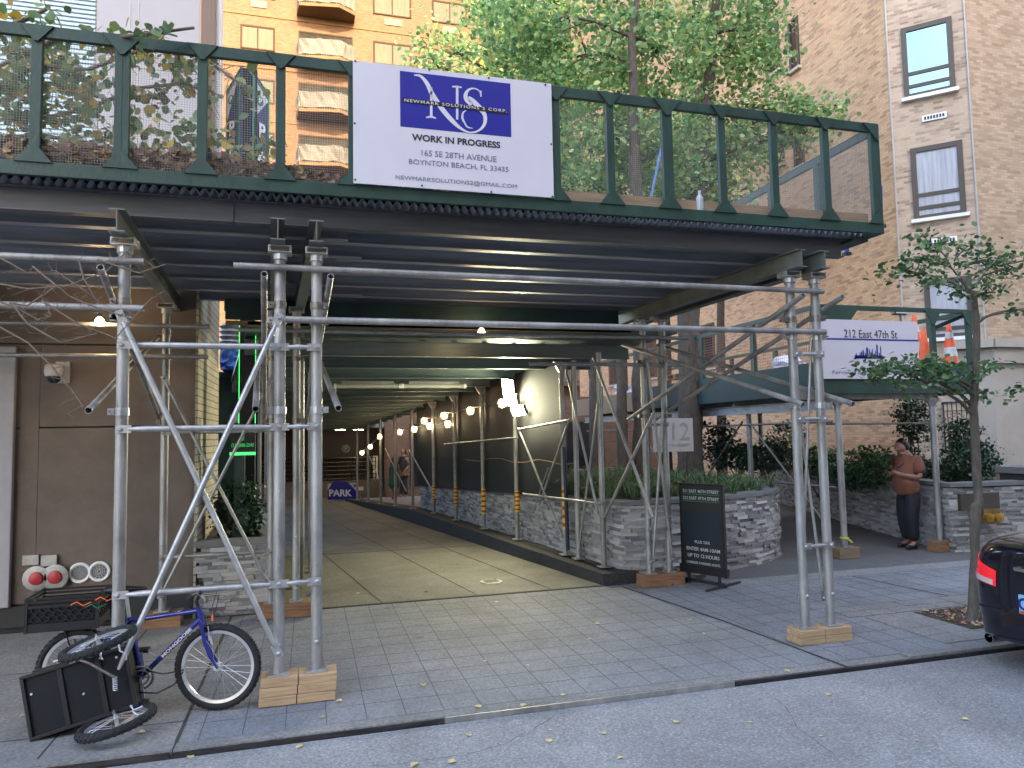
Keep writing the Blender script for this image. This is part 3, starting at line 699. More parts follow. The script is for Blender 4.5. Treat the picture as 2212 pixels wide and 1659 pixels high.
# --- unseen block and tower added behind the camera to shade the street
opp = thing('opposite_shade_block', (0,-20,0), 'unseen tan brick block added across the street to keep the sun off the driveway', 'building')
MB().box(-10,27,-26,-12,0,24).build('wall', M['brick_opposite'], opp)
mb = MB()
for i in range(-2, 9):
    for k in range(7): mb.box(i*3-.6,i*3+.6,-12.0,-11.97,1.6+k*3.1,3.3+k*3.1)
o = mb.build('windows', M['pane_sky'], opp); o['kind'] = 'stuff'
opq = thing('opposite_shade_tower', (30,-20,0), 'unseen taller tan brick tower added across the street to shade the right-hand wall', 'building')
MB().box(27.5,60,-28,-12.5,0,44).build('wall', M['brick_opposite'], opq)
MB().box(13,27,-40,-26.5,0,46).build('shade_wing', M['brick_opposite'], opq)  # tower and wing added out of view to keep sun off the brick corner
# warm ceiling lamps inside the garage mouth
for px, py, yy in ((735,945,28.2),(775,952,29.0)):
    p = at(px, py, 'y', yy); t = thing('garage_lamp', p, 'small warm ceiling lamp in the garage mouth '+('nearer the PARK board' if px < 750 else 'farther and right of its twin'), 'ceiling lamp'); p.z = 2.26
    MB().box(p.x-.2,p.x+.2,p.y-.08,p.y+.08,2.25,2.299).build('housing', M['white'], t); MB().box(p.x-.18,p.x+.18,p.y-.07,p.y+.07,2.238,2.2495).build('lens', mat('lamp_lens', (1,.85,.6), .4, emit=(1,.75,.42), es=14), t)
# --- garage at the foot of the driveway
gar = thing('garage_entrance', (1,33,-1), 'dark garage entrance with beige back wall and green parking disc at the driveway end', 'garage')
hp0 = at(660,958,'y',31); hp1 = at(834,985,'y',31)
MB().box(-7,hp1.x+.3,31,31.4,hp1.z,2.299).build('header', mat('header_paint', (.03,.02,.035), .5), gar)
MB().box(-7,9,36.9,37.2,-1.5,2.6).build('back_wall', M['stone'], gar)
MB().box(-7.2,-7,8.9+5,37,-1.5,3).build('side_wall', M['stucco'], gar)
MB().box(-7,9,27.3,37.2,2.3,2.6).build('roof', M['gdeck'], gar)
mb = MB(); c = at(747,969,'y',30.98); mb.lathe([(.17,0),(.17,.03)], c, (0,-1,0), 24); dsc = mb.build('disc', M['green_sign'], gar)
mb = MB(); mb.torus(c+Vector((0,-.035,0)), (0,1,0), .15, .008, 24, 5); mb.build('ring', M['white'], dsc)
text('P', .24, c+Vector((0,-.04,0)), (1,0,0), (0,0,1), M['grey_white'], dsc, bold=.006)
p0 = at(692,1040,'y',29.5); p1 = at(812,1080,'y',29.5)
MB().box(-5,p1.x+.1,29.4,29.6,-1.4,p0.z).build('low_wall', M['stucco'], gar)
mb = MB(); ztop = at(760,989,'y',29.5).z
for i in range(6): z = p0.z+.08+i*(ztop-p0.z-.08)/5; mb.tube((-5,29.5,z),(p1.x,29.5,z),.018,6)
for i in range(6): x = p1.x-i*.95; mb.tube((x,29.5,p0.z),(x,29.5,ztop),.024,6)
mb.build('railing', M['black'], gar)
MB().box(at(806,1000,'y',30).x,at(816,1000,'y',30).x,30,30.1,at(800,1075,'y',30).z,at(800,985,'y',30).z).build('edge_panel', M['white'], gar)
# brick building part seen past the shrubs at the end of the walkway
fb = thing('brick_lobby_block', (7,30,0), 'low brick wall block with dark openings beyond the walkway lamps', 'building')
mb = MB().box(2.7,13.8,27,27.4,-.5,3.4); mb.build('wall', brick('shaded_lobby_brick', [(.10,.06,.04), (.15,.09,.06)], (.10,.07,.05), .2, .07), fb)  # brick colour darkened in place of shade from the structures around it
mb = MB()
for x in (3.6,5.4,7.6,9.8): mb.box(x,x+1.1,26.96,26.998,.1,2.4)
mb.build('opening', M['pane_dark'], fb)
# cracks and wear in the road
rn = random.Random(31)
for pts_, nm in (([(1200,1545),(1150,1578),(1080,1610),(1000,1632),(900,1645),(780,1659)],0),([(1640,1480),(1700,1530),(1730,1580),(1820,1640)],0)):
    P = []
    for (x0,y0),(x1,y1) in zip(pts_, pts_[1:]):
        for k in range(5):
            t = k/5; q = at(x0+(x1-x0)*t, y0+(y1-y0)*t, 'z', -.0445); P.append(q+Vector((rn.uniform(-.012,.012), rn.uniform(-.012,.012), 0)))
    mb = MB()
    for a, b in zip(P, P[1:]):
        d = (b-a).normalized(); s = Vector((-d.y,d.x,0))*rn.uniform(.001,.0028); mb.quad(a-s,b-s,b+s,a+s)
    o = mb.build('road_crack', M['joint']); o['kind'] = 'structure'
# ================================================================ main sidewalk shed
PYF, PYR = 5.80, 8.50          # front and rear rows of posts
def clamp_mb(c, r, ax='y', side=1):
    mb = MB(); c = Vector(c)
    mb.tube(c-Vector((0,0,.028)), c+Vector((0,0,.028)), r+.008, 12)
    d = {'y': Vector((0,-1,0)), 'x': Vector((side,0,0))}[ax]; t = Vector((1,0,0)) if ax == 'y' else Vector((0,1,0))
    mb.ob(c+d*(r+.025), t*.03, d*.022, Vector((0,0,.024)))
    mb.tube(c+d*(r+.03)-t*.075, c+d*(r+.03)+t*.075, .007, 6); mb.tube(c+d*(r+.03)+t*.05, c+d*(r+.03)+t*.068, .014, 6)
    return mb
def post(shed, x, y, z0, z1, r=.042, head=True, bolts=(), m='galv', plate=True):
    p = MB().tube((x,y,z0),(x,y,z1), r, 18).build('post', M[m], shed, 40)
    mb = MB()
    if plate: mb.box(x-.075,x+.075,y-.075,y+.075,z0-.006,z0+.008); mb.tube((x,y,z0+.008),(x,y,z0+.05), r-.006, 10)
    mb.build('base_plate', M['galv_bright'], p, bevel=.002)
    if head:
        mb = MB(); mb.tube((x,y,z1-.02),(x,y,z1+.03), r+.012, 14)
        mb.box(x-.085,x+.085,y-.07,y+.07,z1+.03,z1+.04); mb.box(x-.085,x-.072,y-.07,y+.07,z1+.04,z1+.075); mb.box(x+.072,x+.085,y-.07,y+.07,z1+.04,z1+.075); mb.box(x-.085,x+.085,y-.07,y+.07,z1+.075,z1+.085)
        mb.build('head_clamp', M['galv_bright'], p, bevel=.002)
    mb = MB()
    for z in bolts: mb.lathe([(.016,0),(.016,.008),(.008,.014)], (x,y-r,z), (0,-1,0), 8)
    for z in np.arange(z0+.25, z1-.1, .55): mb.tube((x,y-r-.001,z),(x,y-r+.004,z), .006, 6)
    mb.build('bolt', M['galv_bright'], p)
    return p
def flat_bar(p, q, r=.021, flat=.13, up=(0,0,1), stops=()):
    """a tube whose ends are pressed flat and drilled"""
    p, q = Vector(p), Vector(q); d = (q-p).normalized(); mb = MB()
    knots = [p]+[p.lerp(q, s) for s in stops]+[q]
    for a, b in zip(knots, knots[1:]):
        mb.bar(a-(d*.03 if a is knots[0] else d*-.0005), a+d*(flat*.55), .012, .056, up); mb.bar(b-d*(flat*.55), b+(d*.03 if b is knots[-1] else -d*.0005), .012, .056, up)
        L_ = (b-a).length
        mb.path([a+d*flat*.45, a+d*flat*.8, a+d*flat*1.2, b-d*flat*1.2, b-d*flat*.8, b-d*flat*.45], [.014,.018,r,r,.018,.014], 10)
    for k_ in knots:
        nr = d.cross(Vector(up)).normalized(); 
        if nr.y > 0: nr = -nr
        mb.lathe([(.017,0),(.017,.01),(.009,.018)], k_+nr*.006, nr, 8)
    return mb
def ibeam(mb, p, q, h, wd, up=(0,0,1), tf=.010, tw=.008):
    p, q = Vector(p), Vector(q); up = Vector(up)
    mb.bar(p+up*(h/2-tf/2), q+up*(h/2-tf/2), wd, tf); mb.bar(p-up*(h/2-tf/2), q-up*(h/2-tf/2), wd, tf); mb.bar(p, q, tw, h-2*tf-.001)
    return mb
shed = thing('sidewalk_shed', (1.5,7,0), 'tall scaffold sidewalk shed with dark green mesh parapet over the pavement', 'sidewalk shed')
XA = [at(263,930,'y',PYF).x, at(604,900,'y',PYF).x, at(684,900,'y',PYF).x, at(1719,900,'y',PYF).x, at(1773,900,'y',PYF).x]
RXA = [at(355,1000,'y',PYR).x, at(586,1100,'y',PYR).x, at(640,1100,'y',PYR).x, at(1396,1000,'y',PYR).x, at(1439,1000,'y',PYR).x]
ZB, ZBR, ZT = .205, .135, 3.352
front = XA+[-4.4,-4.1]; rear = RXA+[-4.6,-4.3]
for i, x in enumerate(front): post(shed, x, PYF, ZBR if i in (3,4) else ZB, ZT, bolts=(.42,.88) if i > 0 else (.88,))
for i, x in enumerate(rear): post(shed, x, PYR, .16, ZT, .040, bolts=(.3,.86), m='galv' if i < 3 else 'galv_dull')
h1, h2, h3 = 2.65, 2.04, .87
yb = PYF-.052
for z in (h1,h2,h3):
    st = (XA[1]-XA[0])/(XA[2]-XA[0])
    flat_bar((XA[0],yb,z),(XA[2],yb,z), .023, stops=(st,)).build('tie_bar', M['galv_bright'], shed, 40)
    flat_bar((XA[3],yb,z),(XA[4],yb,z), .020).build('tie_bar', M['galv_bright'], shed, 40)
for z in (h2,.72):
    flat_bar((RXA[0],PYR-.05,z),(RXA[1],PYR-.05,z), .02).build('tie_bar', M['galv_dull'], shed, 40)
    flat_bar((RXA[3],PYR-.05,z),(RXA[4],PYR-.05,z), .02).build('tie_bar', M['galv_dull'], shed, 40)
yd = PYF-.085
for (xa, za), (xb, zb) in (((XA[0],2.86),(XA[1],.38)),((XA[1],2.86),(XA[0]+.02,.33))):
    yd -= .03; flat_bar((xa,yd,za),(xb,yd,zb), .021).build('cross_brace', M['galv_bright'], shed, 40)
yd = PYF-.06
for (xa, za), (xb, zb) in (((XA[3],.36),(XA[4],3.1)),((XA[4],.36),(XA[3],3.1))):
    yd += .035; flat_bar((xa,yd+.07,za),(xb,yd+.07,zb), .014).build('cross_brace', M['galv_bright'], shed, 40)
for (xa, za), (xb, zb) in (((RXA[0],2.62),(RXA[1],.33)),((RXA[1],2.62),(RXA[0],.33)),((RXA[3],.33),(RXA[4],2.9)),((RXA[4],.33),(RXA[3],2.9))):
    flat_bar((xa,PYR-.09-random.random()*.03,za),(xb,PYR-.09-random.random()*.03,zb), .018).build('cross_brace', M['galv_dull'], shed, 40)
# long ledger pipes
def pipe(p, q, r=.0245, m='galv'): return MB().tube(p, q, r, 14, hollow=True).build('ledger_pipe', M[m], shed, 50)
yp = PYF-.068
pipe(at(505,573,'y',yp), at(1778,630,'y',yp)); pipe(at(617,690,'y',yp), at(1783,717,'y',yp), .027)
pipe((-6.5,yp,at(311,565,'y',yp).z), at(311,565,'y',yp)); pipe((-6.5,yp,at(311,667,'y',yp).z), at(311,667,'y',yp), .027)
yq = PYR-.066
pipe((-6.5,yq,at(452,706,'y',yq).z), at(452,706,'y',yq), m='galv_dull'); pipe((-6.5,yq,at(450,771,'y',yq).z), at(450,771,'y',yq), m='galv_dull')
pipe((-.75,yq,at(1384,729,'y',yq).z), (RXA[4]+.35,yq,at(1384,729,'y',yq).z), m='galv_dull'); pipe((2.6,yq,at(1384,788,'y',yq).z), (RXA[4]+.25,yq,at(1384,788,'y',yq).z), m='galv_dull')
# diagonal pipes running back between the rows
ZHF, ZLR, ZLF, ZHR = at(1709,638,'y',5.55).z, at(1372,905,'y',8.8).z, at(1712,874,'y',5.55).z, at(1379,744,'y',8.8).z
def diag(x0, x1, hi):
    a = (x0, 5.52, ZHF if hi else ZLF); b = (x1, 8.85, ZLR if hi else ZHR)
    MB().tube(a, b, .0245, 14, hollow=True).build('diagonal_pipe', M['galv'], shed, 50)
for x0, x1 in ((XA[0]-.09,RXA[0]-.09),(XA[1]-.10,RXA[1]-.10),(XA[2]+.10,RXA[2]+.1),(XA[3]-.07,RXA[3]-.07),(XA[4]+.08,RXA[4]+.06)):
    sg = -1 if x0 in (XA[0]-.09,XA[1]-.10,XA[3]-.07) else 1
    diag(x0, x1, True); diag(x0+sg*.055, x1+sg*.055, False)
for x, y, zs in [(XA[0],PYF,(2.97,2.93-.08,ZLF,2.86)),(XA[1],PYF,(2.98,ZLF,2.86)),(XA[2],PYF,(2.98,ZLF,2.86)),(XA[3],PYF,(2.98,ZLF,2.82)),(XA[4],PYF,(3.0,ZLF,2.82))]:
    sd = -1 if x in (XA[0],XA[1],XA[3]) else 1
    for z in zs: clamp_mb((x,y,z), .042, 'x', sd).build('pipe_clamp', M['galv_bright'] if z != zs[0] else M['clamp'], shed)
for x, sd in zip(RXA, (-1,-1,1,-1,1)):
    for z in (ZLR+.03,ZHR,2.85): clamp_mb((x,PYR,z), .040, 'x', sd).build('pipe_clamp', M['clamp'], shed)
# beams, joists, corrugated deck
for x0, x1 in ((at(250,480,'y',5.55).x,RXA[0]),(at(600,495,'y',5.55).x,RXA[1]),(at(684,510,'y',5.55).x,RXA[2]),(at(1736,565,'y',5.55).x,RXA[3]),(at(1775,565,'y',5.62).x,RXA[4]),(-4.3,-4.4)):
    mb = MB(); ibeam(mb, (x0,5.57,3.518),(x1,9.25,3.518), .166, .105); b = mb.build('cross_beam', M['beam'], shed)
XE = 5.0; jr = random.Random(5)
for n_, y in enumerate((5.80,6.14,6.72,7.32,7.92,8.52,9.12)):
    segs = [(-6.5,.35+jr.uniform(-.6,.3)),(-.2+jr.uniform(-.5,.5),XE)] if n_ else [(-6.5,-.56),(-.555,XE)]
    for si, (a, b) in enumerate(segs):
        mb = MB(); yy = y+(.105 if si and n_ else 0)+(.012 if si and not n_ else 0); ibeam(mb, (a,yy,3.693),(b,yy,3.693), .176, .09); mb.build('joist', M['joist'] if n_ else M['fascia'], shed)
mb = MB(); x = -6.5; pts = []; n_ = 0
while x < 5.2:
    z = 3.84 if n_ % 2 else 3.79; pts.append((x, z)); x += .034; n_ += 1
vs = []; fs = []
for x, z in pts: vs += [(x,5.68,z),(x,9.2,z)]
for i in range(len(pts)-1): fs.append((2*i,2*i+2,2*i+3,2*i+1))
mb.add(vs, fs); mb.add([(p[0],p[1],p[2]-.004) for p in vs], [f[::-1] for f in fs]); mb.build('corrugated_deck', M['corr'], shed)
MB().box(-6.5,5.2,5.72,9.2,3.842,3.862).build('deck_boards', M['lumber_old'], shed)
MB().box(.33,5.15,5.60,5.64,3.865,3.99).build('kick_board', M['lumber'], shed)
# parapet
PY = 5.50; PZ0, PZ1 = 3.775, 4.84; XR = at(1905,400,'y',PY).x
par = MB().box(-6.5,XR,PY,PY+.04,PZ0,PZ0+.10).build('parapet', M['green'], shed, bevel=.003)
MB().box(-6.5,XR,PY,PY+.04,PZ1-.085,PZ1).build('rail', M['green'], par, bevel=.003)
pcs = [(75,0),(262,1),(436,0),(606,0),(762,0),(903,1),(1065,0),(1205,0),(1323,0),(1447,1),(1565,0),(1678,0),(1790,0),(1897,2)]
def gusset(x, z, s, up_):
    g = .105*s
    pts_ = [(x-g,z),(x+g,z),(x+.012,z-.115*s),(x-.012,z-.115*s)] if up_ else [(x-.012,z+.115*s),(x+.012,z+.115*s),(x+g,z),(x-g,z)]
    return [(a, PY-.014, b) for a, b in pts_]
for px, dbl in pcs+[(-160,0),(-400,1),(-600,0),(-900,0)]:
    x = at(px, 420 if px > 900 else 250, 'y', PY).x
    if px > 1880: x = XR-.05
    hw = .048 if dbl == 1 else (.05 if dbl == 2 else .034)
    pp = MB().box(x-hw,x+hw,PY+.002,PY+.045,PZ0+.1,PZ1-.085)
    if dbl == 1: pp.box(x-.002,x+.002,PY-.001,PY+.003,PZ0+.1,PZ1-.085)
    pp.build('stud', M['green'], par, bevel=.003)
    gl = [gusset(x, PZ1-.005, 1.25 if dbl else 1, True), gusset(x, PZ0+.09, 1.1, False)] if dbl != 2 else [[(x-.14,PY-.014,PZ1-.005),(x+.03,PY-.014,PZ1-.005),(x+.03,PY-.014,PZ1-.18)],[(x-.13,PY-.014,PZ0+.09),(x+.03,PY-.014,PZ0+.09),(x+.03,PY-.014,PZ0+.24)]]
    for g_ in gl: MB().prism(g_, (0,.013,0)).build('gusset', M['green'], par)
mb = MB(); mb.quad((-6.5,PY+.046,PZ0+.05),(XR,PY+.046,PZ0+.05),(XR,PY+.046,PZ1-.03),(-6.5,PY+.046,PZ1-.03)); mb.build('wire_mesh', M['mesh'], par)
# right-hand return of the parapet
sp = MB().box(XR-.04,XR,PY+.05,9.1,PZ0,PZ0+.10).build('side_parapet', M['green'], shed, bevel=.003)
MB().box(XR-.04,XR,PY+.05,9.1,PZ1-.085,PZ1).build('rail', M['green'], sp, bevel=.003)
for y in (6.35,7.15,8.0,8.95): MB().box(XR-.045,XR-.002,y-.04,y+.04,PZ0+.1,PZ1-.085).build('stud', M['green'], sp, bevel=.003)
mb = MB(); mb.quad((XR-.05,PY+.05,PZ0+.05),(XR-.05,9.1,PZ0+.05),(XR-.05,9.1,PZ1-.03),(XR-.05,PY+.05,PZ1-.03)); mb.build('wire_mesh', M['mesh_side'], sp)
MB().box(5.02,XR-.045,5.66,9.1,3.74,3.772).build('deck_edge', M['green'], shed)

# timber blocks under the posts
def blocks(name, x0, x1, y, z0, z1, m, label, layers=2, d=.10, split=None):
    t = thing('timber_block', ((x0+x1)/2,y,z0), label, 'timber block', 'timber blocks under the scaffold posts'); h = (z1-z0)/layers
    for i in range(layers):
        segs = [(x0,x1)] if not split else [(x0,split-.003),(split+.003,x1)]
        for a, b in segs:
            e = .006*((i*37 % 5)-2)/2
            MB().box(a+e,b+e,y-d+e,y+d+e,z0+i*h+.001,z0+(i+1)*h-.001).build('timber', M[m], t, bevel=.004)
    return t
blocks('', XA[1]-.13, XA[2]+.14, PYF, 0, ZB-.006, 'lumber', 'pale stacked timber block under the post pair right of the bicycle wheel', 3, .10, (XA[1]+XA[2])/2)
blocks('', XA[3]-.13, XA[4]+.15, PYF, 0, ZBR-.006, 'lumber', 'wide timber block under the twin posts right of the driveway apron', 2, .10, (XA[3]+XA[4])/2)
blocks('', XA[0]-.12, XA[0]+.12, PYF, 0, ZB-.006, 'lumber', 'timber block hidden behind the tipped trailer under the left post', 2)
blocks('', RXA[0]-.2, RXA[0]+.2, PYR, 0, .154, 'lumber_red', 'brown timber block in shade before the stucco wall', 2)
blocks('', RXA[1]-.14, RXA[2]+.2, PYR, 0, .154, 'lumber_red', 'brown timber block in front of the small left planter', 2)
blocks('', RXA[3]-.14, RXA[4]+.16, PYR, 0, .154, 'lumber_red', 'orange brown timber block at the corner of the curved planter', 2)

# ================================================================ shed over the driveway
def cz(y): return 3.07-.045*(y-9)
tun = thing('driveway_shed', (1.5,17,0), 'long scaffold shed covering the driveway down to the garage', 'sidewalk shed')
TL = lambda y: LX(y)-.35
MB().box(-.95,4.05,8.97,9.01,3.36,3.60).build('parapet_board', M['green_dark'], tun)
MB().box(-.95,4.25,9.0,9.05,3.30,3.352).build('edge_timber', M['lumber_old'], tun)
dk = MB(); a, b = 9.0, 27.2
P = [(TL(a),a,cz(a)+.235),(4.95,a,cz(a)+.235),(wall_x(b)+.9,b,cz(b)+.235),(TL(b),b,cz(b)+.235)]
dk.add(P+[(p[0],p[1],p[2]+.04) for p in P], [(3,2,1,0),(4,5,6,7),(0,1,5,4),(1,2,6,5),(2,3,7,6),(3,0,4,7)]); dk.build('deck', M['gdeck'], tun)
jy = [9.75,10.9,12.1,13.3,14.2,15.1,16,16.9,17.8,18.7,19.6,20.5,21.4,22.3,23.2,24.1,25,25.9,26.8]
for i, y in enumerate(jy):
    mb = MB(); ibeam(mb, (TL(y),y,cz(y)+.09),(wall_x(y)+(.85 if i < 3 else .45),y,cz(y)+.09), .2, .1); mb.build('joist', M['gdeck'], tun)
mb = MB()
for y0 in (9.9,12.2): 
    for i in range(12): x = TL(y0)+.3+i*.42; mb.bar((x,y0,cz(y0)+.2),(x+.12,y0+.9,cz(y0)+.19),.06,.02)
mb.build('bridging', M['gdeck'], tun)
rpx = [1305,1250,1222,1118,1045,985,938]
for i, (px, pyb) in enumerate(zip(rpx, (1224,1210,1197,1168,1146,1125,1114))):
    p = on_wall(px, pyb); z1 = 3.04-.042*(p.y-9)
    if px == 1118: z1 = at(1112,905,'y',p.y).z
    post(tun, p.x, p.y, .17, z1, .038, head=False, m='galv' if i < 4 else 'galv_dull')
    if px != 1118:
        mb = MB()
        for dx, w_ in ((.11,1),):
            mb.prism([(p.x-.13,p.y-.03,z1+.03),(p.x+.13,p.y-.03,z1+.03),(p.x+.04,p.y-.03,z1-.12),(p.x-.04,p.y-.03,z1-.12)], (0,.06,0))
        if i not in (0,1): mb.build('flared_head', M['galv_dull'], tun)
for y in (18.6,20.4,22.2,24,25.8):
    post(tun, wall_x(y), y, kt(y), cz(y), .04, head=False, m='galv_dull')
for i, y in enumerate((9.3,10.2,11.4,12.8,14.5,16.5,19,22,25)):
    post(tun, LX(y)+.16 if i > 2 else (.02,-.12,.0)[i]+.02, y, gz(y)+.06, cz(y), .038, head=False, m='galv' if i < 5 else 'galv_dull')
# yellow and red warning sleeves
for px, y0, y1 in ((1222,1053,1143),(1118,1060,1105),(1045,1056,1110),(985,1052,1092),(938,1050,1082)):
    p = on_wall(px, y1); za = p.z; zb = at(px, y0, 'y', p.y).z; hh = (zb-za)/5
    t = MB().tube((p.x,p.y,za),(p.x,p.y,zb), .043, 14).build('warning_sleeve', mat('sleeve_yellow', (.62,.50,.03), .5), tun, 40)
    mb = MB()
    for i in range(5):
        z = za+(i+.35)*hh
        mb.tube((p.x,p.y,z),(p.x,p.y,z+hh*.42), .0445, 14)
    mb.build('red_chevron', mat('sleeve_red', (.35,.02,.015), .5), t, 40)
p = on_wall(1224,1197); MB().tube((p.x+.0,p.y-.06,.25),(p.x-.02,p.y-.06,1.75), .030, 12).build('blue_pipe', mat('blue_paint', (.01,.015,.045), .4), tun, 40)
# braces on the wall line
def wp(px, py, off=-.05): return on_wall(px, py, off)
for a, b, r_ in (((1281,770),(1410,1118),.019),((1413,890),(1305,1120),.019),((1222,795),(1292,1110),.017),((1292,870),(1250,1190),.016),((1120,925),(1215,1160),.017),((1230,905),(1165,1090),.016),((1150,1110),(1185,1010),.012)):
    MB().tube(wp(*a), wp(*b), r_, 10).build('cross_brace', M['galv'], tun, 40)
for a, b in (((1120,928),(1225,908)),((960,960),(1118,945)),((1130,1067),(1300,1088))):
    MB().tube(wp(*a), wp(*b), .018, 10).build('guard_pipe', M['galv_dull'], tun, 40)
for y0 in (16.5,19.2,22): 
    MB().tube((wall_x(y0),y0,.5),(wall_x(y0+2.4),y0+2.4,1.6), .018, 8).build('cross_brace', M['galv_dull'], tun, 40)
mb = MB(); za, zb = .98, 2.45
mb.add([(wall_x(10.3)+.07,10.3,za),(wall_x(18.4)+.07,18.4,.7),(wall_x(18.4)+.07,18.4,cz(18.4)+.2),(wall_x(10.3)+.07,10.3,3.05)], [(0,1,2,3)]); mb.build('dark_netting', M['veil'], tun)
mb = MB(); ps = [wp(1240-i*26,1000+i*-1+5*math.sin(i*1.7),.0) for i in range(10)]; mb.path(ps, .008, 5); mb.build('orange_cord', M['lumber_red'], tun)
# fluorescent fittings
for a, b in ((725,863),(871,1003)):
    p, q = at(a,834,'y',12.6), at(b,833,'y',12.6); q.z = p.z
    t = thing('strip_light', (p+q)/2, 'left unlit tube light fitting under the driveway shed ceiling' if a == 725 else 'right unlit tube light fitting under the driveway shed ceiling', 'light fitting')
    MB().tube(p, q, .038, 12).build('tube', M['tubelight'], t, 40)
    mb = MB(); mb.tube(p-Vector((.03,0,0)), p+Vector((.01,0,0)), .044, 12); mb.tube(q-Vector((.01,0,0)), q+Vector((.03,0,0)), .044, 12); mb.build('end_cap', M['white'], t)
    mb = MB(); mb.box(p.x+.1,q.x-.1,p.y-.02,p.y+.02,p.z+.035,cz(12.6)); mb.build('bracket', M['galv_dull'], t)
    if a == 725: MB().tube(p, p-Vector((0,0,.3)), .004, 4).build('pull_cord', M['white'], t)
# festoon strings with caged bulbs
def festoon(name, pxs, label, off=-.15, m='bulb_warm'):
    pts = [on_wall(x, y, off) for x, y in pxs]; root = thing('festoon_light', pts[0], label, 'string light', 'festoon strings of caged bulbs')
    cab = []
    for a, b in zip(pts, pts[1:]): cab += [a+Vector((0,0,.06)), (a+b)/2+Vector((0,0,.02))]
    cab.append(pts[-1]+Vector((0,0,.06))); MB().path(cab, .012, 6).build('cable', M['galv_dull'], root, 50)
    for p in pts:
        b = MB().lathe([(.012,.055),(.034,.03),(.042,0),(.034,-.028),(.012,-.045)], p, n=12).build('bulb', M[m], root, 60)
        mb = MB()
        for k in range(6):
            a = k*math.pi/3; mb.path([p+Vector((math.cos(a)*r_, math.sin(a)*r_, h)) for r_, h in ((.02,.08),(.065,.05),(.075,0),(.06,-.06),(.0,-.09))], .003, 4)
        for h, r_ in ((.04,.07),(0,.075),(-.05,.064)): mb.torus(p+Vector((0,0,h)), (0,0,1), r_, .003, 16, 4)
        mb.build('cage', M['clamp'], b)
    return root
festoon('', [(1085,871),(1016,887),(959,898),(916,909)], 'upper cable of glowing caged bulbs nearest the floodlight')
festoon('', [(967,916),(928,920),(895,927),(864,933)], 'middle cable of glowing caged bulbs under the driveway shed', -.1)
festoon('', [(820,943),(800,965),(782,978)], 'farthest short cable of glowing bulbs beside the garage entrance', -.1)
# single bulbs
for (px, py, yy), lab in (((1040,718,8.6),'single glowing bulb hanging at the centre of the driveway mouth'),((215,695,8.35),'single glowing bulb before the brown stucco wall')):
    p = at(px, py, 'y', yy); t = thing('hanging_bulb', p, lab, 'light bulb')
    MB().lathe([(.012,.05),(.034,.03),(.044,0),(.034,-.03),(.01,-.045)], p, n=12).build('bulb', M['bulb'], t, 60)
    mb = MB(); mb.tube(p+Vector((0,0,.05)), p+Vector((0,0,.09)), .02, 8); mb.path([p+Vector((0,0,.09)), p+Vector((-.2,0,.13)), p+Vector((-.7,.05,.16))], .006, 5); mb.build('socket', M['black'], t)
# floodlight on its post
pb_ = on_wall(1112, 900)
fl = thing('floodlight_tower', (pb_.x,pb_.y,pb_.z-.05), 'bright triple floodlight glowing on a post beside the driveway', 'floodlight')
for (px, py, hx, hy, rot) in ((1098,842,.10,.19,-.16),(1104,866,.10,.09,-.1),(1119,889,.115,.07,.12)):
    p = on_wall(px, py, -.10); nrm = Vector((-.62,-.62,-.48)).normalized(); ru = Vector((-nrm.y, nrm.x, 0)).normalized()*-1; ru = -ru if ru.x < 0 else ru; uu = nrm.cross(ru).normalized(); uu = -uu if uu.z < 0 else uu
    ru, uu = ru*math.cos(rot)+uu*math.sin(rot), uu*math.cos(rot)-ru*math.sin(rot)
    hd = MB().ob(p-nrm*.045, ru*(hx+.015), nrm*.04, uu*(hy+.015)).build('flood_head', M['black'], fl, bevel=.006)
    MB().ob(p, ru*hx, nrm*.004, uu*hy).build('lens', M['flood'], hd)
MB().tube((pb_.x,pb_.y,pb_.z-.15),(pb_.x,pb_.y+.02,pb_.z+.45), .022, 10).build('mast', M['galv'], fl, 40)
def fit_text(s, pl, pr, cap, m, parent, up=(0,0,1), bold=0, space=1.0, nudge=.004, name='lettering'):
    """lettering fitted between two points of a board, cap metres high"""
    pl, pr, up = Vector(pl), Vector(pr), Vector(up).normalized(); rt = (pr-pl); W = rt.length; rt.normalize(); nn = rt.cross(up).normalized()
    cu = bpy.data.curves.new('t', 'FONT'); cu.body = s; cu.size = 1; cu.align_y = 'BOTTOM'; cu.offset = bold; cu.space_character = space; cu.resolution_u = 3; cu.extrude = .001
    t = bpy.data.objects.new('t', cu); COL.objects.link(t); dg = bpy.context.evaluated_depsgraph_get(); me = bpy.data.meshes.new_from_object(t.evaluated_get(dg))
    bpy.data.objects.remove(t); bpy.data.curves.remove(cu)
    xs = [v.co.x for v in me.vertices]; ys = [v.co.y for v in me.vertices]; x0, x1, y0, y1 = min(xs), max(xs), min(ys), max(ys)
    sx = W/(x1-x0); sy = cap/(y1-y0)
    for v in me.vertices:
        c = v.co.copy(); v.co = pl + rt*((c.x-x0)*sx) + up*((c.y-(y0+y1)/2)*sy) + nn*(nudge+c.z*1.0) - ORG[parent.name]
    me.name = name; o = bpy.data.objects.new(name, me); COL.objects.link(o); o.parent = parent; ORG[o.name] = ORG[parent.name]
    me.materials.clear(); me.materials.append(m); return o
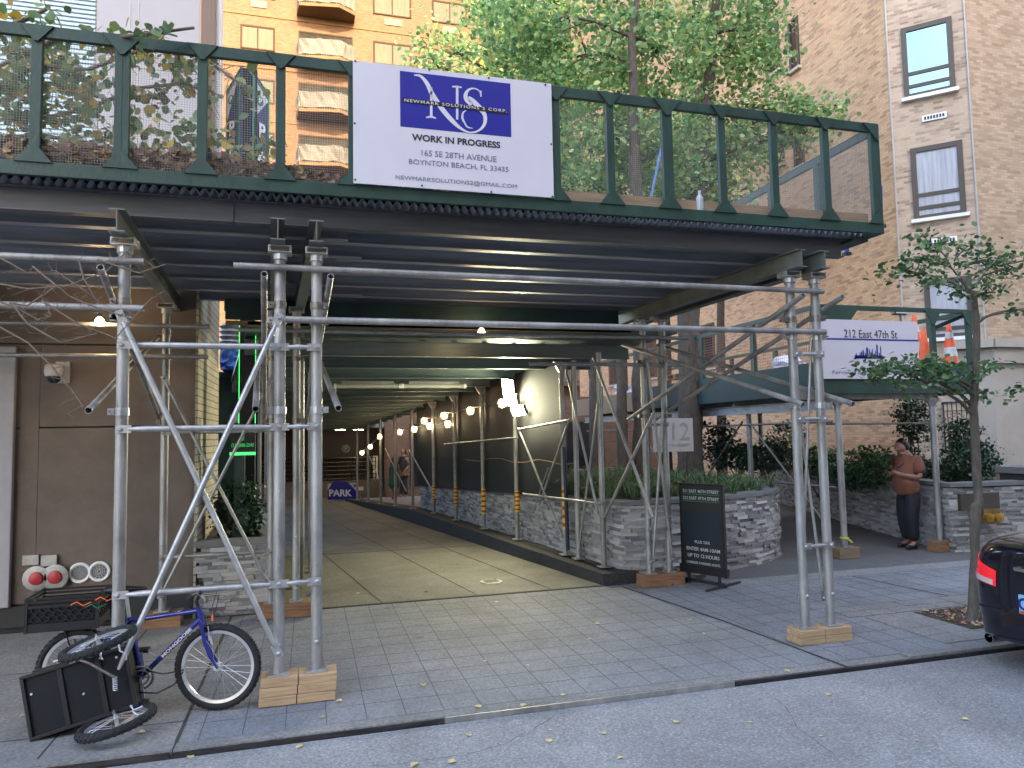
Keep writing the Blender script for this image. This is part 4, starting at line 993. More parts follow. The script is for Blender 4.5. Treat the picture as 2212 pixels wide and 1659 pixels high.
def stroke(mb, pts, ws, nrm, dep):
    """flat brush stroke of varying width"""
    pts = [Vector(p) for p in pts]; nrm = Vector(nrm); L_, R_ = [], []
    fine, fw = [], []
    n = len(pts)
    for i in range(n-1):
        p0, p1, p2, p3 = pts[max(i-1,0)], pts[i], pts[i+1], pts[min(i+2,n-1)]
        for k in range(8):
            t = k/8; fine.append(.5*((2*p1)+(p2-p0)*t+(2*p0-5*p1+4*p2-p3)*t*t+(3*p1-p0-3*p2+p3)*t**3)); fw.append(ws[i]*(1-t)+ws[i+1]*t)
    fine.append(pts[-1]); fw.append(ws[-1])
    for i, p in enumerate(fine):
        d = (fine[min(i+1,len(fine)-1)]-fine[max(i-1,0)]).normalized(); s_ = d.cross(nrm).normalized()*fw[i]/2
        L_.append(p+s_+nrm*dep); R_.append(p-s_+nrm*dep)
    for i in range(len(fine)-1): mb.quad(L_[i], L_[i+1], R_[i+1], R_[i])
# ================================================================ work-in-progress sign
ys = PY-.034
def z2(x, y, o=0): return at(725.8+x*.3472, y*.3472, 'y', ys-o)
sg = thing('company_sign', (z2(110,1133)+z2(1353,1235))/2, 'large white board with navy monogram panel reading WORK IN PROGRESS', 'sign')
q = [z2(103,371), z2(1343,525), z2(1352,1235), z2(110,1133)]
x0, x1, zb_, zt_ = (q[0].x+q[3].x)/2, (q[1].x+q[2].x)/2, (q[2].z+q[3].z)/2, (q[0].z+q[1].z)/2
MB().box(x0,x1,ys,ys+.012,zb_,zt_).build('board', M['white_sign'], sg)
a, b, c, d = z2(397,437), z2(1085,525), z2(1089,856), z2(400,783)
lx0, lx1, lz0, lz1 = (a.x+d.x)/2, (b.x+c.x)/2, (c.z+d.z)/2, (a.z+b.z)/2
MB().box(lx0,lx1,ys-.0025,ys,lz0,lz1).build('logo_panel', M['navy'], sg)
mb = MB(); F_ = Vector((0,-1,0)); u = lambda pts: [z2(x, y) for x, y in pts]
k_ = .0035/2.9*1.0
wpx = (z2(1000,600)-z2(0,600)).length/1000
S_ = lambda pts, ws: stroke(mb, u(pts), [w_*wpx for w_ in ws], F_, .005)
S_([(485,470),(525,475),(565,520),(600,590),(660,680),(720,750),(775,800),(830,825),(885,815),(922,775),(925,720),(895,675),(850,630),(820,610)], [7,16,26,30,32,30,18,9,12,20,26,34,34,26])
S_([(592,545),(592,600),(592,730)], [13,14,16]); S_([(560,733),(592,728),(622,738)], [7,14,7])
S_([(753,540),(753,620),(753,745)], [16,16,14]); S_([(721,541),(753,541),(782,546)], [7,13,7])
S_([(900,600),(893,570),(860,552),(825,560),(806,590),(812,622),(845,652)], [10,7,8,14,24,30,30]); S_([(901,566),(901,604)], [7,9])
S_([(795,760),(785,730),(792,700),(810,690)], [14,14,10,4]); S_([(795,755),(815,790),(850,800)], [12,10,4])
mb.build('monogram', M['white_sign'], sg)
mb = MB(); mb.prism([z2(414,605,.006), z2(1070,686,.006), z2(1072,712,.006), z2(414,634,.006)], (0,.001,0)); mb.build('name_band', M['black'], sg)
def line(s, xa, ya, xb, yb, hpx, m, bold=0, space=1.0, o=.002):
    a_, b_ = z2(xa, ya), z2(xb, yb); zm = (a_.z+b_.z)/2; a_.z = b_.z = zm; return fit_text(s, a_, b_, hpx*wpx*.97, M[m], sg, bold=bold, space=space, nudge=o)
line('NEWMARK SOLUTIONS 2 CORP.', 425, 622, 1062, 697, 19, 'white_sign', .008, 1.25, .0085)
# band is cut parallel to the text
line('WORK IN PROGRESS', 472, 848, 1022, 908, 44, 'ink', .03)
line('165 SE 28TH AVENUE', 532, 950, 998, 991, 38, 'ink_grey'); line('BOYNTON BEACH, FL 33435', 453, 1008, 1073, 1056, 38, 'ink_grey')
line('NEWMARKSOLUTIONS2@GMAIL.COM', 370, 1104, 1126, 1163, 34, 'ink_grey')
mb = MB()
for x, y in ((120,380),(580,435),(950,485),(1302,528),(116,767),(1338,898),(120,1118),(535,1155),(966,1195),(1346,1224)): mb.tube(z2(x,y), z2(x,y)+Vector((0,-.005,0)), .008, 8)
mb.build('screw', M['ink'], sg)
# bottle, pole and clutter on the deck
c = at(1513,470,'y',5.60); c.z = 3.866
bt = thing('water_bottle', c, 'clear plastic water bottle standing on the shed deck', 'bottle')
MB().lathe([(.028,0),(.032,.01),(.030,.05),(.032,.06),(.030,.12),(.030,.15),(.012,.185),(.012,.20)], c, n=16).build('bottle_body', M['water_bottle'], bt, 50)
MB().tube(c+Vector((0,0,.2)), c+Vector((0,0,.215)), .014, 12).build('cap', M['white'], bt)
a, b = at(1387,443,'y',6.3), at(1432,305,'y',6.9); a.z = 3.866
t = thing('blue_pole', a, 'blue pole leaning behind the parapet mesh', 'pole'); MB().tube(a, b, .014, 8).build('shaft', mat('blue_plastic', (.08,.16,.42), .5), t, 40); MB().tube(b, b+(b-a).normalized()*.09, .02, 8).build('grip', M['black'], t)
for px, py, yy, h, lab in ((1825,470,6.6,.3,'blue tool end standing at the right corner of the deck'),(1900,455,5.62,.42,'blue strip stood against the corner post of the parapet')):
    c = at(px, py, 'y', yy); c.z = 3.866; t = thing('blue_tool', c, lab, 'tool'); MB().bar(c, c+Vector((.02,0,h)), .05, .02, (0,1,0)).build('shaft', mat('blue_tool_paint', (.03,.07,.5), .5), t, bevel=.004); MB().box(c.x-.04,c.x+.04,c.y-.03,c.y+.03,c.z,c.z+.03).build('foot', M['black'], t)
c = at(957,420,'y',5.56); t = MB().add([(c.x-.10,5.58,3.9),(c.x+.08,5.60,3.89),(c.x-.01,5.59,4.0),(c.x-.03,5.70,3.87)], [(0,1,2),(1,3,2),(3,0,2),(0,3,1)]).build('paper_scrap', M['white'])
tag(t, 'crumpled white paper scrap on the deck below the company sign', 'paper')

# ================================================================ pylon sign and phone sign on the left
PX, PYY = at(535,700,'y',9.75).x, 9.75
py_ = thing('parking_pylon', (PX,PYY,.7), 'tall navy and green pylon sign reading PARK above the shed', 'sign')
zt = at(530,146,'y',PYY).z
mb = MB().box(PX-.095,PX+.095,PYY,PYY+.16,.7,zt-.05); mb.build('column', M['black'], py_)
for s in (-1, 1):
    MB().box(PX+s*.098-.0035,PX+s*.098+.0035,PYY-.006,PYY,1.9,3.9).build('light_strip', M['led_green'] if s > 0 else M['led_green'], py_)
    zlo = 3.62
    e0 = at(520 if s < 0 else 545, 150, 'y', PYY-.04).x; e1 = at(487 if s < 0 else 582, 185, 'y', PYY+.12)
    I, O = Vector((e0, PYY-.05, 0)), Vector((e1.x, PYY+.18, 0)); zi = zt-.01; zo = at(487,183,'y',PYY).z; zi = zt-.02
    face = [(I.x,I.y,zlo),(O.x,O.y,zlo),(O.x,O.y,zo),(I.x,I.y,zi)]
    nrm = (O-I).normalized().cross(Vector((0,0,1))); nrm = nrm if nrm.y < 0 else -nrm
    p = MB().prism(face, tuple(-nrm*.05)).build('sign_panel', M['navy_dark'], py_)
    d = (O-I); ln = d.length; d.normalize(); fr = nrm*.006
    def P_(t, z): return I + d*(ln*t) + Vector((0,0,z)) + fr
    mb = MB()
    for (t0,z0),(t1,z1) in (((.05,zlo),(.05,zi-.09)),((.05,zi-.09),(.93,zo-.06)),((.93,zo-.06),(.93,zlo))): mb.bar(P_(t0,z0),P_(t1,z1),.022,.004,nrm)
    mb.build('green_trim', mat('trim_green', (.02,.30,.10), .5), p)
    mb = MB(); nu = nrm*.003
    wt = [P_(.10,zi-.12)+nu, P_(.90,zo-.09)+nu, P_(.90,zo-.46)+nu] if s < 0 else [P_(.10,zi-.12)+nu, P_(.90,zo-.10)+nu, P_(.10,zo-.42)+nu]
    mb.add(wt, [tuple(range(len(wt)))]); mb.build('white_triangle', M['white_sign'], p)
    cc = P_(.58 if s < 0 else .4, zo-.16)+nrm*.006; mb = MB().lathe([(.062,0),(.062,.004)], cc, tuple(nrm), 24); r1 = mb.build('roundel', M['green_sign'], p)
    rt = Vector((-nrm.y, nrm.x, 0)); rt = rt if rt.x > 0 else -rt
    text('P', .10, cc+nrm*.008, rt, (0,0,1), M['white'], p, bold=.004)
    for i, ch in enumerate('PARK'): text(ch, .27, P_(.52, zo-.56-i*.35)+nrm*.01, rt, (0,0,1), M['white'], p, bold=.008, xs=.85)
MB().box(PX-.10,PX+.10,PYY-.03,PYY+.02,3.6,zt-.02).build('centre_strip', M['trailer'], py_)
# phone sign
ph = thing('phone_sign', (at(515,1200,'y',9.45).x,9.45,.75), 'dark sign with green words Call and a phone number on a post', 'sign')
xa, xb = at(497,950,'y',9.42).x, at(552,950,'y',9.42).x; za_, zb2 = at(525,983,'y',9.42).z, at(525,915,'y',9.42).z
MB().box((xa+xb)/2-.10,(xa+xb)/2+.02,9.45,9.53,.7,za_+.02).build('post', M['green'], ph)
bd = MB().box(xa,xb,9.40,9.44,za_,zb2).build('board', M['black'], ph, bevel=.004)
MB().box(xa,xb,9.392,9.3985,za_,za_+.035).build('green_bar', M['led_green'], bd)
hh = zb2-za_; gm = mat('lit_green_text', (.02,.4,.1), .5, emit=(.05,.8,.15), es=.08)
fit_text('Call', (xa+.11,9.397,za_+hh*.53), (xb-.13,9.397,za_+hh*.53), .05, gm, bd); fit_text('(212)888-2540', (xa+.02,9.397,za_+hh*.30), (xb-.02,9.397,za_+hh*.30), .055, gm, bd)
fit_text('Information', (xa+.06,9.397,za_+hh*.76), (xb-.06,9.397,za_+hh*.76), .04, gm, bd) if False else None
ttop = MB().box(xa-.0,xa+.09,9.40,9.43,zb2+.01,zb2+.11).build('small_plate', M['grey_white'], bd); 
# blue tarpaulin bundle and stacked tyres seen through the gap
tb = at(505,870,'y',14); w_ = MB(); 
xa_, xb_ = at(476,800,'y',14).x, at(524,800,'y',14).x; z1_, z0_ = at(500,752,'y',14).z, at(500,798,'y',14).z
rn = random.Random(2); vs = []; 
for j_ in range(7):
    for i_ in range(7): vs.append((xa_+(xb_-xa_)*i_/6, 13.9+rn.uniform(-.05,.05), z0_+(z1_-z0_)*j_/6+rn.uniform(-.02,.02)))
fs = [(j_*7+i_, j_*7+i_+1, j_*7+i_+8, j_*7+i_+7) for j_ in range(6) for i_ in range(6)]
t = MB().add(vs, fs).box(xa_,xb_,14.0,14.5,z0_,z1_).build('blue_tarpaulin', M['tarp']); tag(t, 'crumpled blue tarpaulin hanging beside the black pylon column', 'tarpaulin')
xd = at(497,720,'y',14.3).x; dc_ = thing('corrugated_duct', (xd,14.3,z1_), 'dark ribbed duct above the blue tarpaulin', 'duct')
mb = MB(); zz = z1_; hgt = at(497,700,'y',14.3).z-z1_
for i in range(5): mb.lathe([(.15,0),(.19,hgt*.1),(.15,hgt*.19)], (xd,14.3,zz+i*hgt/5), n=16)
mb.build('rings', M['galv_dull'], dc_, 40)
gp = thing('green_hoarding', (at(500,850,'y',14.6).x,14.6,0), 'dark green board below the blue tarpaulin', 'hoarding')
MB().box(-3.5,.3-1.2,14.55,14.6,-.3,z0_).build('board', M['green_dark'], gp); MB().box(-3.5,-.9,14.5,14.55,z0_-.1,z0_).build('rail', M['green'], gp)

# ================================================================ right-hand shed with its own parapet
RX0, RX1, RYF, RYB = 7.46, 10.42, 9.22, 19.5
rs = thing('low_shed', (9,14,0), 'lower green sidewalk shed along the path behind the twin posts', 'sidewalk shed')
MB().box(RX0,RX1,RYF,RYF+.045,2.47,2.96).build('front_board', M['green'], rs, bevel=.004)
MB().box(RX0,RX1,RYF,RYF+.05,3.77,3.84).build('rail', M['green'], rs, bevel=.003)
sb = MB().box(RX0-.045,RX0,RYF,14.9,2.47,2.96).build('side_board', M['green_dark'], rs)  # darker green holds down the light falling on this side
MB().box(RX0-.045,RX0,14.9,RYB,2.44,2.90).build('side_board', M['lumber_old'], rs)
MB().box(RX1,RX1+.045,RYF,RYB,2.47,2.96).build('side_board', M['green'], rs)
MB().box(RX0-.04,RX0+.01,RYF+.05,RYB,3.77,3.84).build('rail', M['green'], rs); MB().box(RX1,RX1+.04,RYF+.05,RYB,3.77,3.84).build('rail', M['green'], rs)
for y in (10.9,12.6,14.4,16.2,18): MB().box(RX0-.04,RX0+.03,y-.05,y+.05,2.96,3.77).build('stud', M['green'], rs); MB().box(RX1-.03,RX1+.04,y-.05,y+.05,2.96,3.77).build('stud', M['green'], rs)
for x in (RX0+.03, at(2015,700,'y',RYF).x, RX1-.06):
    st = MB().box(x-.045,x+.045,RYF-.005,RYF+.05,2.96,3.77).build('stud', M['green'], rs)
    MB().prism([(x-.16,RYF-.02,3.8),(x+.16,RYF-.02,3.8),(x+.03,RYF-.02,3.58),(x-.03,RYF-.02,3.58)], (0,.014,0)).build('gusset', M['green'], st)
MB().prism([(RX0,RYF-.012,3.5),(at(1825,680,'y',RYF).x,RYF-.012,3.5),(at(1858,660,'y',RYF).x,RYF-.012,3.84),(RX0,RYF-.012,3.84)], (0,.01,0)).build('plywood_panel', M['green'], rs)
MB().bar((RX0+2.3,RYF+.2,3.52),(RX1,RYF+.1,3.78),.05,.06).build('stay', M['green'], rs)
MB().box(RX0,RX1,RYF+.05,RYB,2.60,2.68).build('deck', M['joist'], rs)
mb = MB(); mb.quad((RX0-.02,RYF+.1,2.96),(RX0-.02,RYB,2.96),(RX0-.02,RYB,3.77),(RX0-.02,RYF+.1,3.77)); mb.build('mesh_screen', gridmesh('side_net', (.2,.07,.05), .05, .006, (1,2), 0), rs)
for y in (9.35,11.6,13.9,16.2,18.6):
    mb = MB(); ibeam(mb, (RX0-.35 if y < 10 else RX0,y,2.485),(RX1-.65,y,2.485), .19, .10); mb.build('cross_beam', M['beam'] if y > 10 else M['galv_dull'], rs)
mb = MB(); ibeam(mb, (RX0+.2,9.25,2.31),(RX0+.2,RYB,2.31), .15, .10); mb.build('side_beam', M['joist'], rs)
for (x, y), m_ in (((7.77,9.27),'galv'),((9.53,9.24),'galv'),((7.77,11.6),'galv_dull'),((7.77,13.9),'galv_dull'),((7.77,16.2),'galv_dull'),((9.6,13.9),'galv_dull'),((7.77,18.6),'galv_dull')):
    p = MB().tube((x,y,.17),(x,y,2.39), .048, 16).build('post', M[m_], rs, 40)
    MB().lathe([(.05,0),(.055,.05),(.11,.12),(.11,.14)], (x,y,2.25), n=16).build('flared_head', M[m_], p, 40)
    MB().box(x-.08,x+.08,y-.08,y+.08,.164,.18).build('base_plate', M['galv_dull'], p)
for z, xx in ((2.0,7.77),(1.0,7.77)): MB().tube((xx-.05,9.35,z+.05),(xx-.05,RYB,z+.0),.02,8).build('guard_pipe', M['clamp'], rs)
MB().tube((7.6,9.4,2.02),(9.7,9.4,2.0),.018,8).build('guard_pipe', M['clamp'], rs)
for y0, y1, a, b in ((9.5,11.5,.4,2.1),(11.7,13.8,2.1,.4),(13.9,16.1,.4,2.1)): MB().tube((7.7,y0,a),(7.7,y1,b),.018,8).build('cross_brace', M['clamp'], rs)
blocks('', 7.6, 7.96, 9.27, 0, .163, 'lumber_old', 'dark timber block under the round post left of the standing man', 2, .1)
blocks('', 9.37, 9.75, 9.24, 0, .163, 'lumber_red', 'red brown timber block under the round post right of the standing man', 2, .1)
MB().tube((7.77,9.22,.2),(7.77,9.22,.24),.01,6)
t = MB(); c = Vector((7.77,9.2,.30)); t.torus((7.77,9.27,.30),(0,0,1),.055,.012,16,5).bar(c,c+Vector((-.10,-.03,.01)),.03,.02).bar(c,c+Vector((.05,-.04,-.06)),.02,.02)
tag(t.build('yellow_tape', mat('tape_yellow', (.6,.5,.05), .6)), 'scrap of yellow tape tied round the foot of a shed post', 'tape')
# address sign on it
s2 = RYF-.03
def z3(x, y): return at((3000+x*.3918)*.576, (1050+y*.3918)*.576, 'y', s2)
ad = thing('address_sign', z3(660,940), 'white board reading 212 East 47th St above a navy skyline', 'sign')
a, b, c, d = z3(186,375), z3(1133,398), z3(1140,955), z3(205,938)
bx0, bx1, bz0, bz1 = RX0-.05, (b.x+c.x)/2, (c.z+d.z)/2, (a.z+b.z)/2
MB().box(bx0,bx1,s2,s2+.02,bz0,bz1).build('board', M['white_sign'], ad)
a, b = z3(192,562), z3(1137,580); MB().box(bx0,bx1,s2-.003,s2-.0005,(a.z+b.z)/2-.012,(a.z+b.z)/2+.012).build('rule', M['navy'], ad)
a, b = z3(420,510), z3(930,525); b.z = a.z = (a.z+b.z)/2; fit_text('212 East 47th St', a, b, .125, M['ink'], ad)
a, b = z3(312,878), z3(820,888); a.z = b.z = (a.z+b.z)/2; fit_text('For more information', a, b, .055, M['ink_grey'], ad)
mb = MB(); sk_ = [(525,738,22),(540,700,14),(560,722,14),(577,690,8),(592,676,10),(608,664,12),(628,690,10),(646,640,20),(668,660,10),(684,684,12),(696,655,8),(712,700,12),(724,672,8),(742,612,14),(762,690,10),(776,628,9)]
for x, y, w2 in sk_:
    p0, p1 = z3(x-w2/2,750), z3(x+w2/2,750); top = z3(x,y).z; mb.prism([(p0.x,s2-.004,p0.z),(p1.x,s2-.004,p0.z),(p1.x,s2-.004,top-.03),((p0.x+p1.x)/2,s2-.004,top),(p0.x,s2-.004,top-.03)], (0,.003,0))
p0, p1 = z3(525,752), z3(790,752); mb.box(p0.x,p1.x,s2-.004,s2-.001,p0.z,p0.z+.05); mb.build('skyline', M['navy'], ad)
# cones and flood lamp
def cone(px, py0, py1, y, label, bands):
    b = at(px, py1, 'y', y); b.z = 2.69 if y > RYF+.1 else b.z; tp = at(px, py0, 'y', y); h = tp.z-b.z
    t = thing('traffic_cone', b, label, 'traffic cone', 'traffic cones on the low shed'); Rb = h*.165
    rr = lambda f: Rb*(1-f)+.028*f
    cn = MB().lathe([(rr(f), h*f) for f in (0.03,.2,.4,.6,.8,.97)]+[(.02,h)], b, n=20).build('cone_body', M['orange'], t, 40)
    MB().box(b.x-Rb*1.35,b.x+Rb*1.35,b.y-Rb*1.35,b.y+Rb*1.35,b.z,b.z+.03).build('base', M['orange'], t, bevel=.01)
    for f0, f1 in bands: MB().lathe([(rr(f0)+.003,h*f0),(rr(f1)+.003,h*f1)], b, n=20).build('reflective_band', M['reflect'], cn, 40)
cone(2055,698,800,9.55,'orange cone with two scuffed white bands standing alone at the right', ((.42,.58),(.73,.84)))
cone(2000,709,800,9.75,'plain orange cone without bands beside the address sign', ())
cone(1981,680,800,9.95,'tall orange cone mostly hidden behind the address sign edge', ((.45,.6),(.74,.84)))
c = at(1943,672,'y',9.9); t = thing('shed_floodlight', Vector((c.x,c.y,c.z-.35)), 'small unlit floodlight on a stem behind the address sign', 'floodlight')
MB().ob(c, (.15,0,0), (0,.05,-.02), (0,.015,.05)).build('lamp_head', M['clamp'], t, bevel=.006); MB().ob(c+Vector((0,-.055,-.01)), (.13,0,0), (0,.004,0), (0,.01,.04)).build('glass', M['grey_white'], t); MB().tube(c, c-Vector((-.04,0,.42)), .018, 8).build('stem', M['clamp'], t)
# sacks and pallets on the low shed
for px, py, yy, sx, lab in ((1350,835,17.2,.42,'pile of white sacks beyond the tree trunks'),(1730,815,10.6,.42,'white sheeting heap behind the green parapet boards')):
    c = at(px, py, 'y', yy); c.z = 2.69; c.x = max(c.x, RX0+.4) if px > 1400 else c.x; mb = MB(); rn = random.Random(px)
    for i in range(5):
        cc = c+Vector((rn.uniform(-.25,.25),rn.uniform(-.2,.2),.12+.14*(i//2))); vs = []
        m0 = len(mb.v); mb.lathe([(.03,-.12),(.2,-.08),(.26,0),(.18,.09),(.03,.13)], cc, n=12)
        for k in range(m0, len(mb.v)): mb.v[k] += Vector((rn.uniform(-.03,.03),rn.uniform(-.03,.03),rn.uniform(-.03,.03)))
    t = mb.build('white_sacks', M['bag'], None, 60); tag(t, lab, 'sacks')
c = at(1448,830,'y',14.2); c.z = 2.69; t = thing('timber_pallet', c, 'stack of pale timber pallets behind the thick tree trunk', 'pallet')
for k in range(3):
    mb = MB()
    for i in range(3): mb.box(c.x+.1,c.x+1.1,c.y-.4+i*.35,c.y-.3+i*.35,c.z+k*.2,c.z+k*.2+.09)
    for i in range(6): mb.box(c.x+.1+i*.17,c.x+.23+i*.17,c.y-.4,c.y+.4,c.z+k*.2+.09,c.z+k*.2+.11)
    mb.build('pallet_layer', M['lumber'], t)

# ================================================================ address plaque in the planter
a = at(1410,905,'y',10.7); b = at(1500,974,'y',10.7); c = at(1410,978,'y',10.7); e = at(1494,903,'y',10.7)
x0, x1, z0, z1 = (a.x+c.x)/2, (b.x+e.x)/2, (b.z+c.z)/2, (a.z+e.z)/2
pq = thing('number_plaque', ((x0+x1)/2,10.7,.95), 'square white plaque with raised numerals 212 standing in the curved planter', 'sign')
bd = MB().box(x0,x1,10.69,10.72,z0,z1).build('board', M['grey_white'], pq, bevel=.006)
nm = mat('raised_numerals', (.30,.30,.28), .5); W2 = x1-x0; H2 = z1-z0
fit_text('212', (x0+W2*.10,10.688,z0+H2*.62), (x0+W2*.90,10.688,z0+H2*.62), H2*.52, nm, bd, nudge=.006, name='numerals'); fit_text('EAST 47TH STREET', (x0+W2*.10,10.688,z0+H2*.20), (x0+W2*.90,10.688,z0+H2*.20), H2*.085, nm, bd, bold=.02)
MB().tube((x0+W2*.85,10.73,.93),(x0+W2*.85,10.73,z1-.05),.014,8).build('stake', M['window_frame'], pq)
# little spot lamps in the bed
c = at(1392,1070,'y',9.5); t = thing('bed_spotlight', c-Vector((0,0,.08)), 'small grey spot lamp sitting in the grass of the curved planter', 'garden lamp'); MB().lathe([(.05,-.10),(.06,-.08),(.06,.06),(.05,.09)], c, n=14).build('housing', M['galv_dull'], t, 40); MB().lathe([(.045,.09),(.045,.095)], c, n=14).build('glass', M['pane_dark'], t)
c = at(1545,1083,'y',9.2); c.z = 1.045; t = thing('glowing_bed_lamp', c, 'small lamp glowing amber on the planter coping', 'garden lamp'); MB().box(c.x-.09,c.x+.09,c.y-.03,c.y+.03,1.037,1.05).build('housing', M['black'], t); MB().box(c.x-.08,c.x+.08,c.y-.02,c.y+.02,1.0505,1.056).build('lens', mat('amber', (1,.5,.05), .4, emit=(1,.45,.04), es=3), t)
# ================================================================ sandwich board sign
SL, SR = Vector((4.70,8.62,0)), Vector((4.97,8.03,0)); sd_ = (SR-SL).normalized(); sn = Vector((sd_.y,-sd_.x,0)); sn = sn if sn.y < 0 else -sn
sw = thing('rate_sign', (SL+SR)/2, 'black freestanding sign board with parking hours in front of the curved planter', 'sign')
za = .13; zb = za+1.13; mb = MB(); cc = (SL+SR)/2; wd = (SR-SL).length
bd = MB().ob(cc+Vector((0,0,(za+zb)/2)), sd_*wd/2, sn*.014, Vector((0,0,(zb-za)/2))).build('board', M['black'], sw, bevel=.004)
mb = MB()
for s in (-1,1): mb.ob(cc+sd_*s*(wd/2-.005)+Vector((0,0,(za+zb)/2)), sd_*.012, sn*.020, Vector((0,0,(zb-za)/2+.01)))
mb.ob(cc+Vector((0,0,zb)), sd_*wd/2, sn*.020, Vector((0,0,.012))); mb.ob(cc+Vector((0,0,za+.05)), sd_*(wd/2+.03), sn*.026, Vector((0,0,.05)))
mb.build('frame', M['blackplastic'], bd)
MB().ob(cc+sn*.0145+Vector((0,0,zb-.55)), sd_*(wd/2-.05), sn*.0012, Vector((0,0,.20))).build('dark_panel', mat('panel_navy', (.004,.012,.025), .5), bd, bevel=.02)
sl_ = lambda t, z: SL.lerp(SR, t)+sn*.0155+Vector((0,0,z)); gw = mat('sign_grey_text', (.45,.47,.50), .5)
for z in (zb-.125, zb-.215): mb = MB().bar(sl_(.08,z), sl_(.92,z), .010, .002, sn); mb.build('green_rule', M['green_sign'], bd)
fit_text('211 EAST 46TH STREET', sl_(.08,zb-.085), sl_(.92,zb-.085), .042, gw, bd, bold=.012); fit_text('212 EAST 47TH STREET', sl_(.08,zb-.175), sl_(.92,zb-.175), .042, gw, bd, bold=.012)
fit_text('PLUS TAX', sl_(.33,za+.40), sl_(.68,za+.40), .036, gw, bd, bold=.01); fit_text('ENTER 4AM-10AM', sl_(.13,za+.31), sl_(.90,za+.31), .045, gw, bd, bold=.012)
fit_text('UP TO 12 HOURS', sl_(.15,za+.225), sl_(.88,za+.225), .045, gw, bd, bold=.012); fit_text('OVERSIZE CHARGES ADDTL', sl_(.12,za+.135), sl_(.90,za+.135), .03, gw, bd, bold=.01)
st = MB()
for t in (.15,.85): st.tube(SL.lerp(SR,t)+Vector((0,0,.03)), SL.lerp(SR,t)+Vector((0,0,za+.02)), .022, 10)
st.bar(SL.lerp(SR,.05)+Vector((0,0,.035)), SL.lerp(SR,.95)+Vector((0,0,.035)), .04, .04); st.build('stand', M['black'], sw)
for t, nm_ in ((.12,0),(.93,1)):
    c = SL.lerp(SR,t)+Vector((0,0,.02)); f = MB().bar(c-sn*.36-sd_*.0, c+sn*.36, .03, .022); f.lathe([(.05,-.012),(.05,.02)], c, n=12); f.build('foot', M['black'], sw)
# PARK sign at the foot of the driveway
yk = 27.2; b = at(740,1079,'y',yk)
def zk(x, y): return at(691+x*.2083, 806.4+y*.2083, 'y', yk)
pk = thing('park_sign', (b.x,yk,gz(yk)), 'navy and white board reading PARK at the foot of the driveway', 'sign')
p = [zk(80,1150),zk(390,1135),zk(390,1275),zk(80,1310)]
bd = MB().box(p[0].x,p[1].x,yk,yk+.03,gz(yk)+.02,zk(200,1142).z).build('board', M['white_sign'], pk)
mb = MB(); mb.prism([zk(80,1215),zk(135,1128),zk(165,1115),zk(250,1115),zk(290,1130),zk(390,1235),zk(390,1290),zk(360,1305),zk(80,1312)], (0,.012,0)); mb.xf(Matrix.Translation((0,-.014,0))); mb.build('navy_shape', M['navy'], bd)
fit_text('PARK', zk(95,1240)+Vector((0,-.016,0)), zk(332,1240)+Vector((0,-.016,0)), (zk(0,1203)-zk(0,1274)).length, M['white'], bd, bold=.03)
mb = MB().tube(zk(355,1150)+Vector((0,-.02,0)), zk(372,1165)+Vector((0,-.02,0)), .02, 6); mb.tube(zk(372,1165)+Vector((0,-.02,0)), zk(352,1178)+Vector((0,-.02,0)), .02, 6); mb.build('arrow', M['ink'], bd)
t = MB().box(zk(392,0).x,zk(450,0).x,yk+.2,yk+.23,zk(0,1235).z,zk(0,1195).z); tt = thing('small_notice', (zk(420,0).x,yk+.2,gz(yk)), 'small white notice beside the PARK board', 'sign'); t.build('board', M['white'], tt); MB().tube((zk(420,0).x,yk+.24,gz(yk)),(zk(420,0).x,yk+.24,zk(0,1195).z),.02,6).build('stake', M['galv_dull'], tt)

# ================================================================ fixtures on the stucco wall
WYs = 8.998
def wpt(px, py): return at(px, py, 'y', WYs)
c = wpt(137,805); cm = thing('security_camera', c, 'white security camera on the brown stucco wall', 'security camera')
MB().box(c.x-.07,c.x+.07,8.96,WYs,c.z-.12,c.z+.12).build('backplate', M['grey_white'], cm, bevel=.006)
MB().lathe([(.055,.08),(.085,.07),(.095,.0),(.085,-.05),(.075,-.055)], (c.x-.05,8.86,c.z), n=20).build('housing', M['grey_white'], cm, 40); MB().lathe([(.07,-.055),(.062,-.10),(.03,-.125)], (c.x-.05,8.86,c.z), n=18).build('dome', M['pane_dark'], cm, 60)
sm = thing('siamese_connection', wpt(105,1290), 'twin red capped siamese pipe connection on the stucco wall', 'standpipe')
a, b = wpt(68,1233), wpt(144,1267); MB().box(a.x,b.x,8.975,WYs,b.z,a.z).build('backplate', M['galv_dull'], sm, bevel=.004)
a, b = wpt(51,1199), wpt(86,1219); pl_ = MB().box(a.x,b.x,8.96,WYs,b.z,a.z).build('nameplate', M['galv_dull'], sm, bevel=.004)
a, b = wpt(91,1199), wpt(125,1221); MB().box(a.x,b.x,8.96,WYs,b.z,a.z).build('nameplate', M['galv_dull'], sm, bevel=.004)
for px, py in ((83,1247),(123,1244)):
    c = wpt(px, py); w_ = MB().lathe([(.10,0),(.10,.03),(.13,.035),(.13,.05),(.10,.055)], (c.x,WYs-.02,c.z), (0,-1,0), 28); 
    for k in range(14): a = k*math.pi/7; w_.ob((c.x+.126*math.cos(a),WYs-.06,c.z+.126*math.sin(a)), (.007,0,0),(0,.008,0),(0,0,.007))
    ww = w_.build('flange', M['galv_dull'], sm, 40); MB().lathe([(.07,0),(.066,.02),(.03,.03)], (c.x,WYs-.075,c.z), (0,-1,0), 20).build('cap', M['red'], ww, 40)
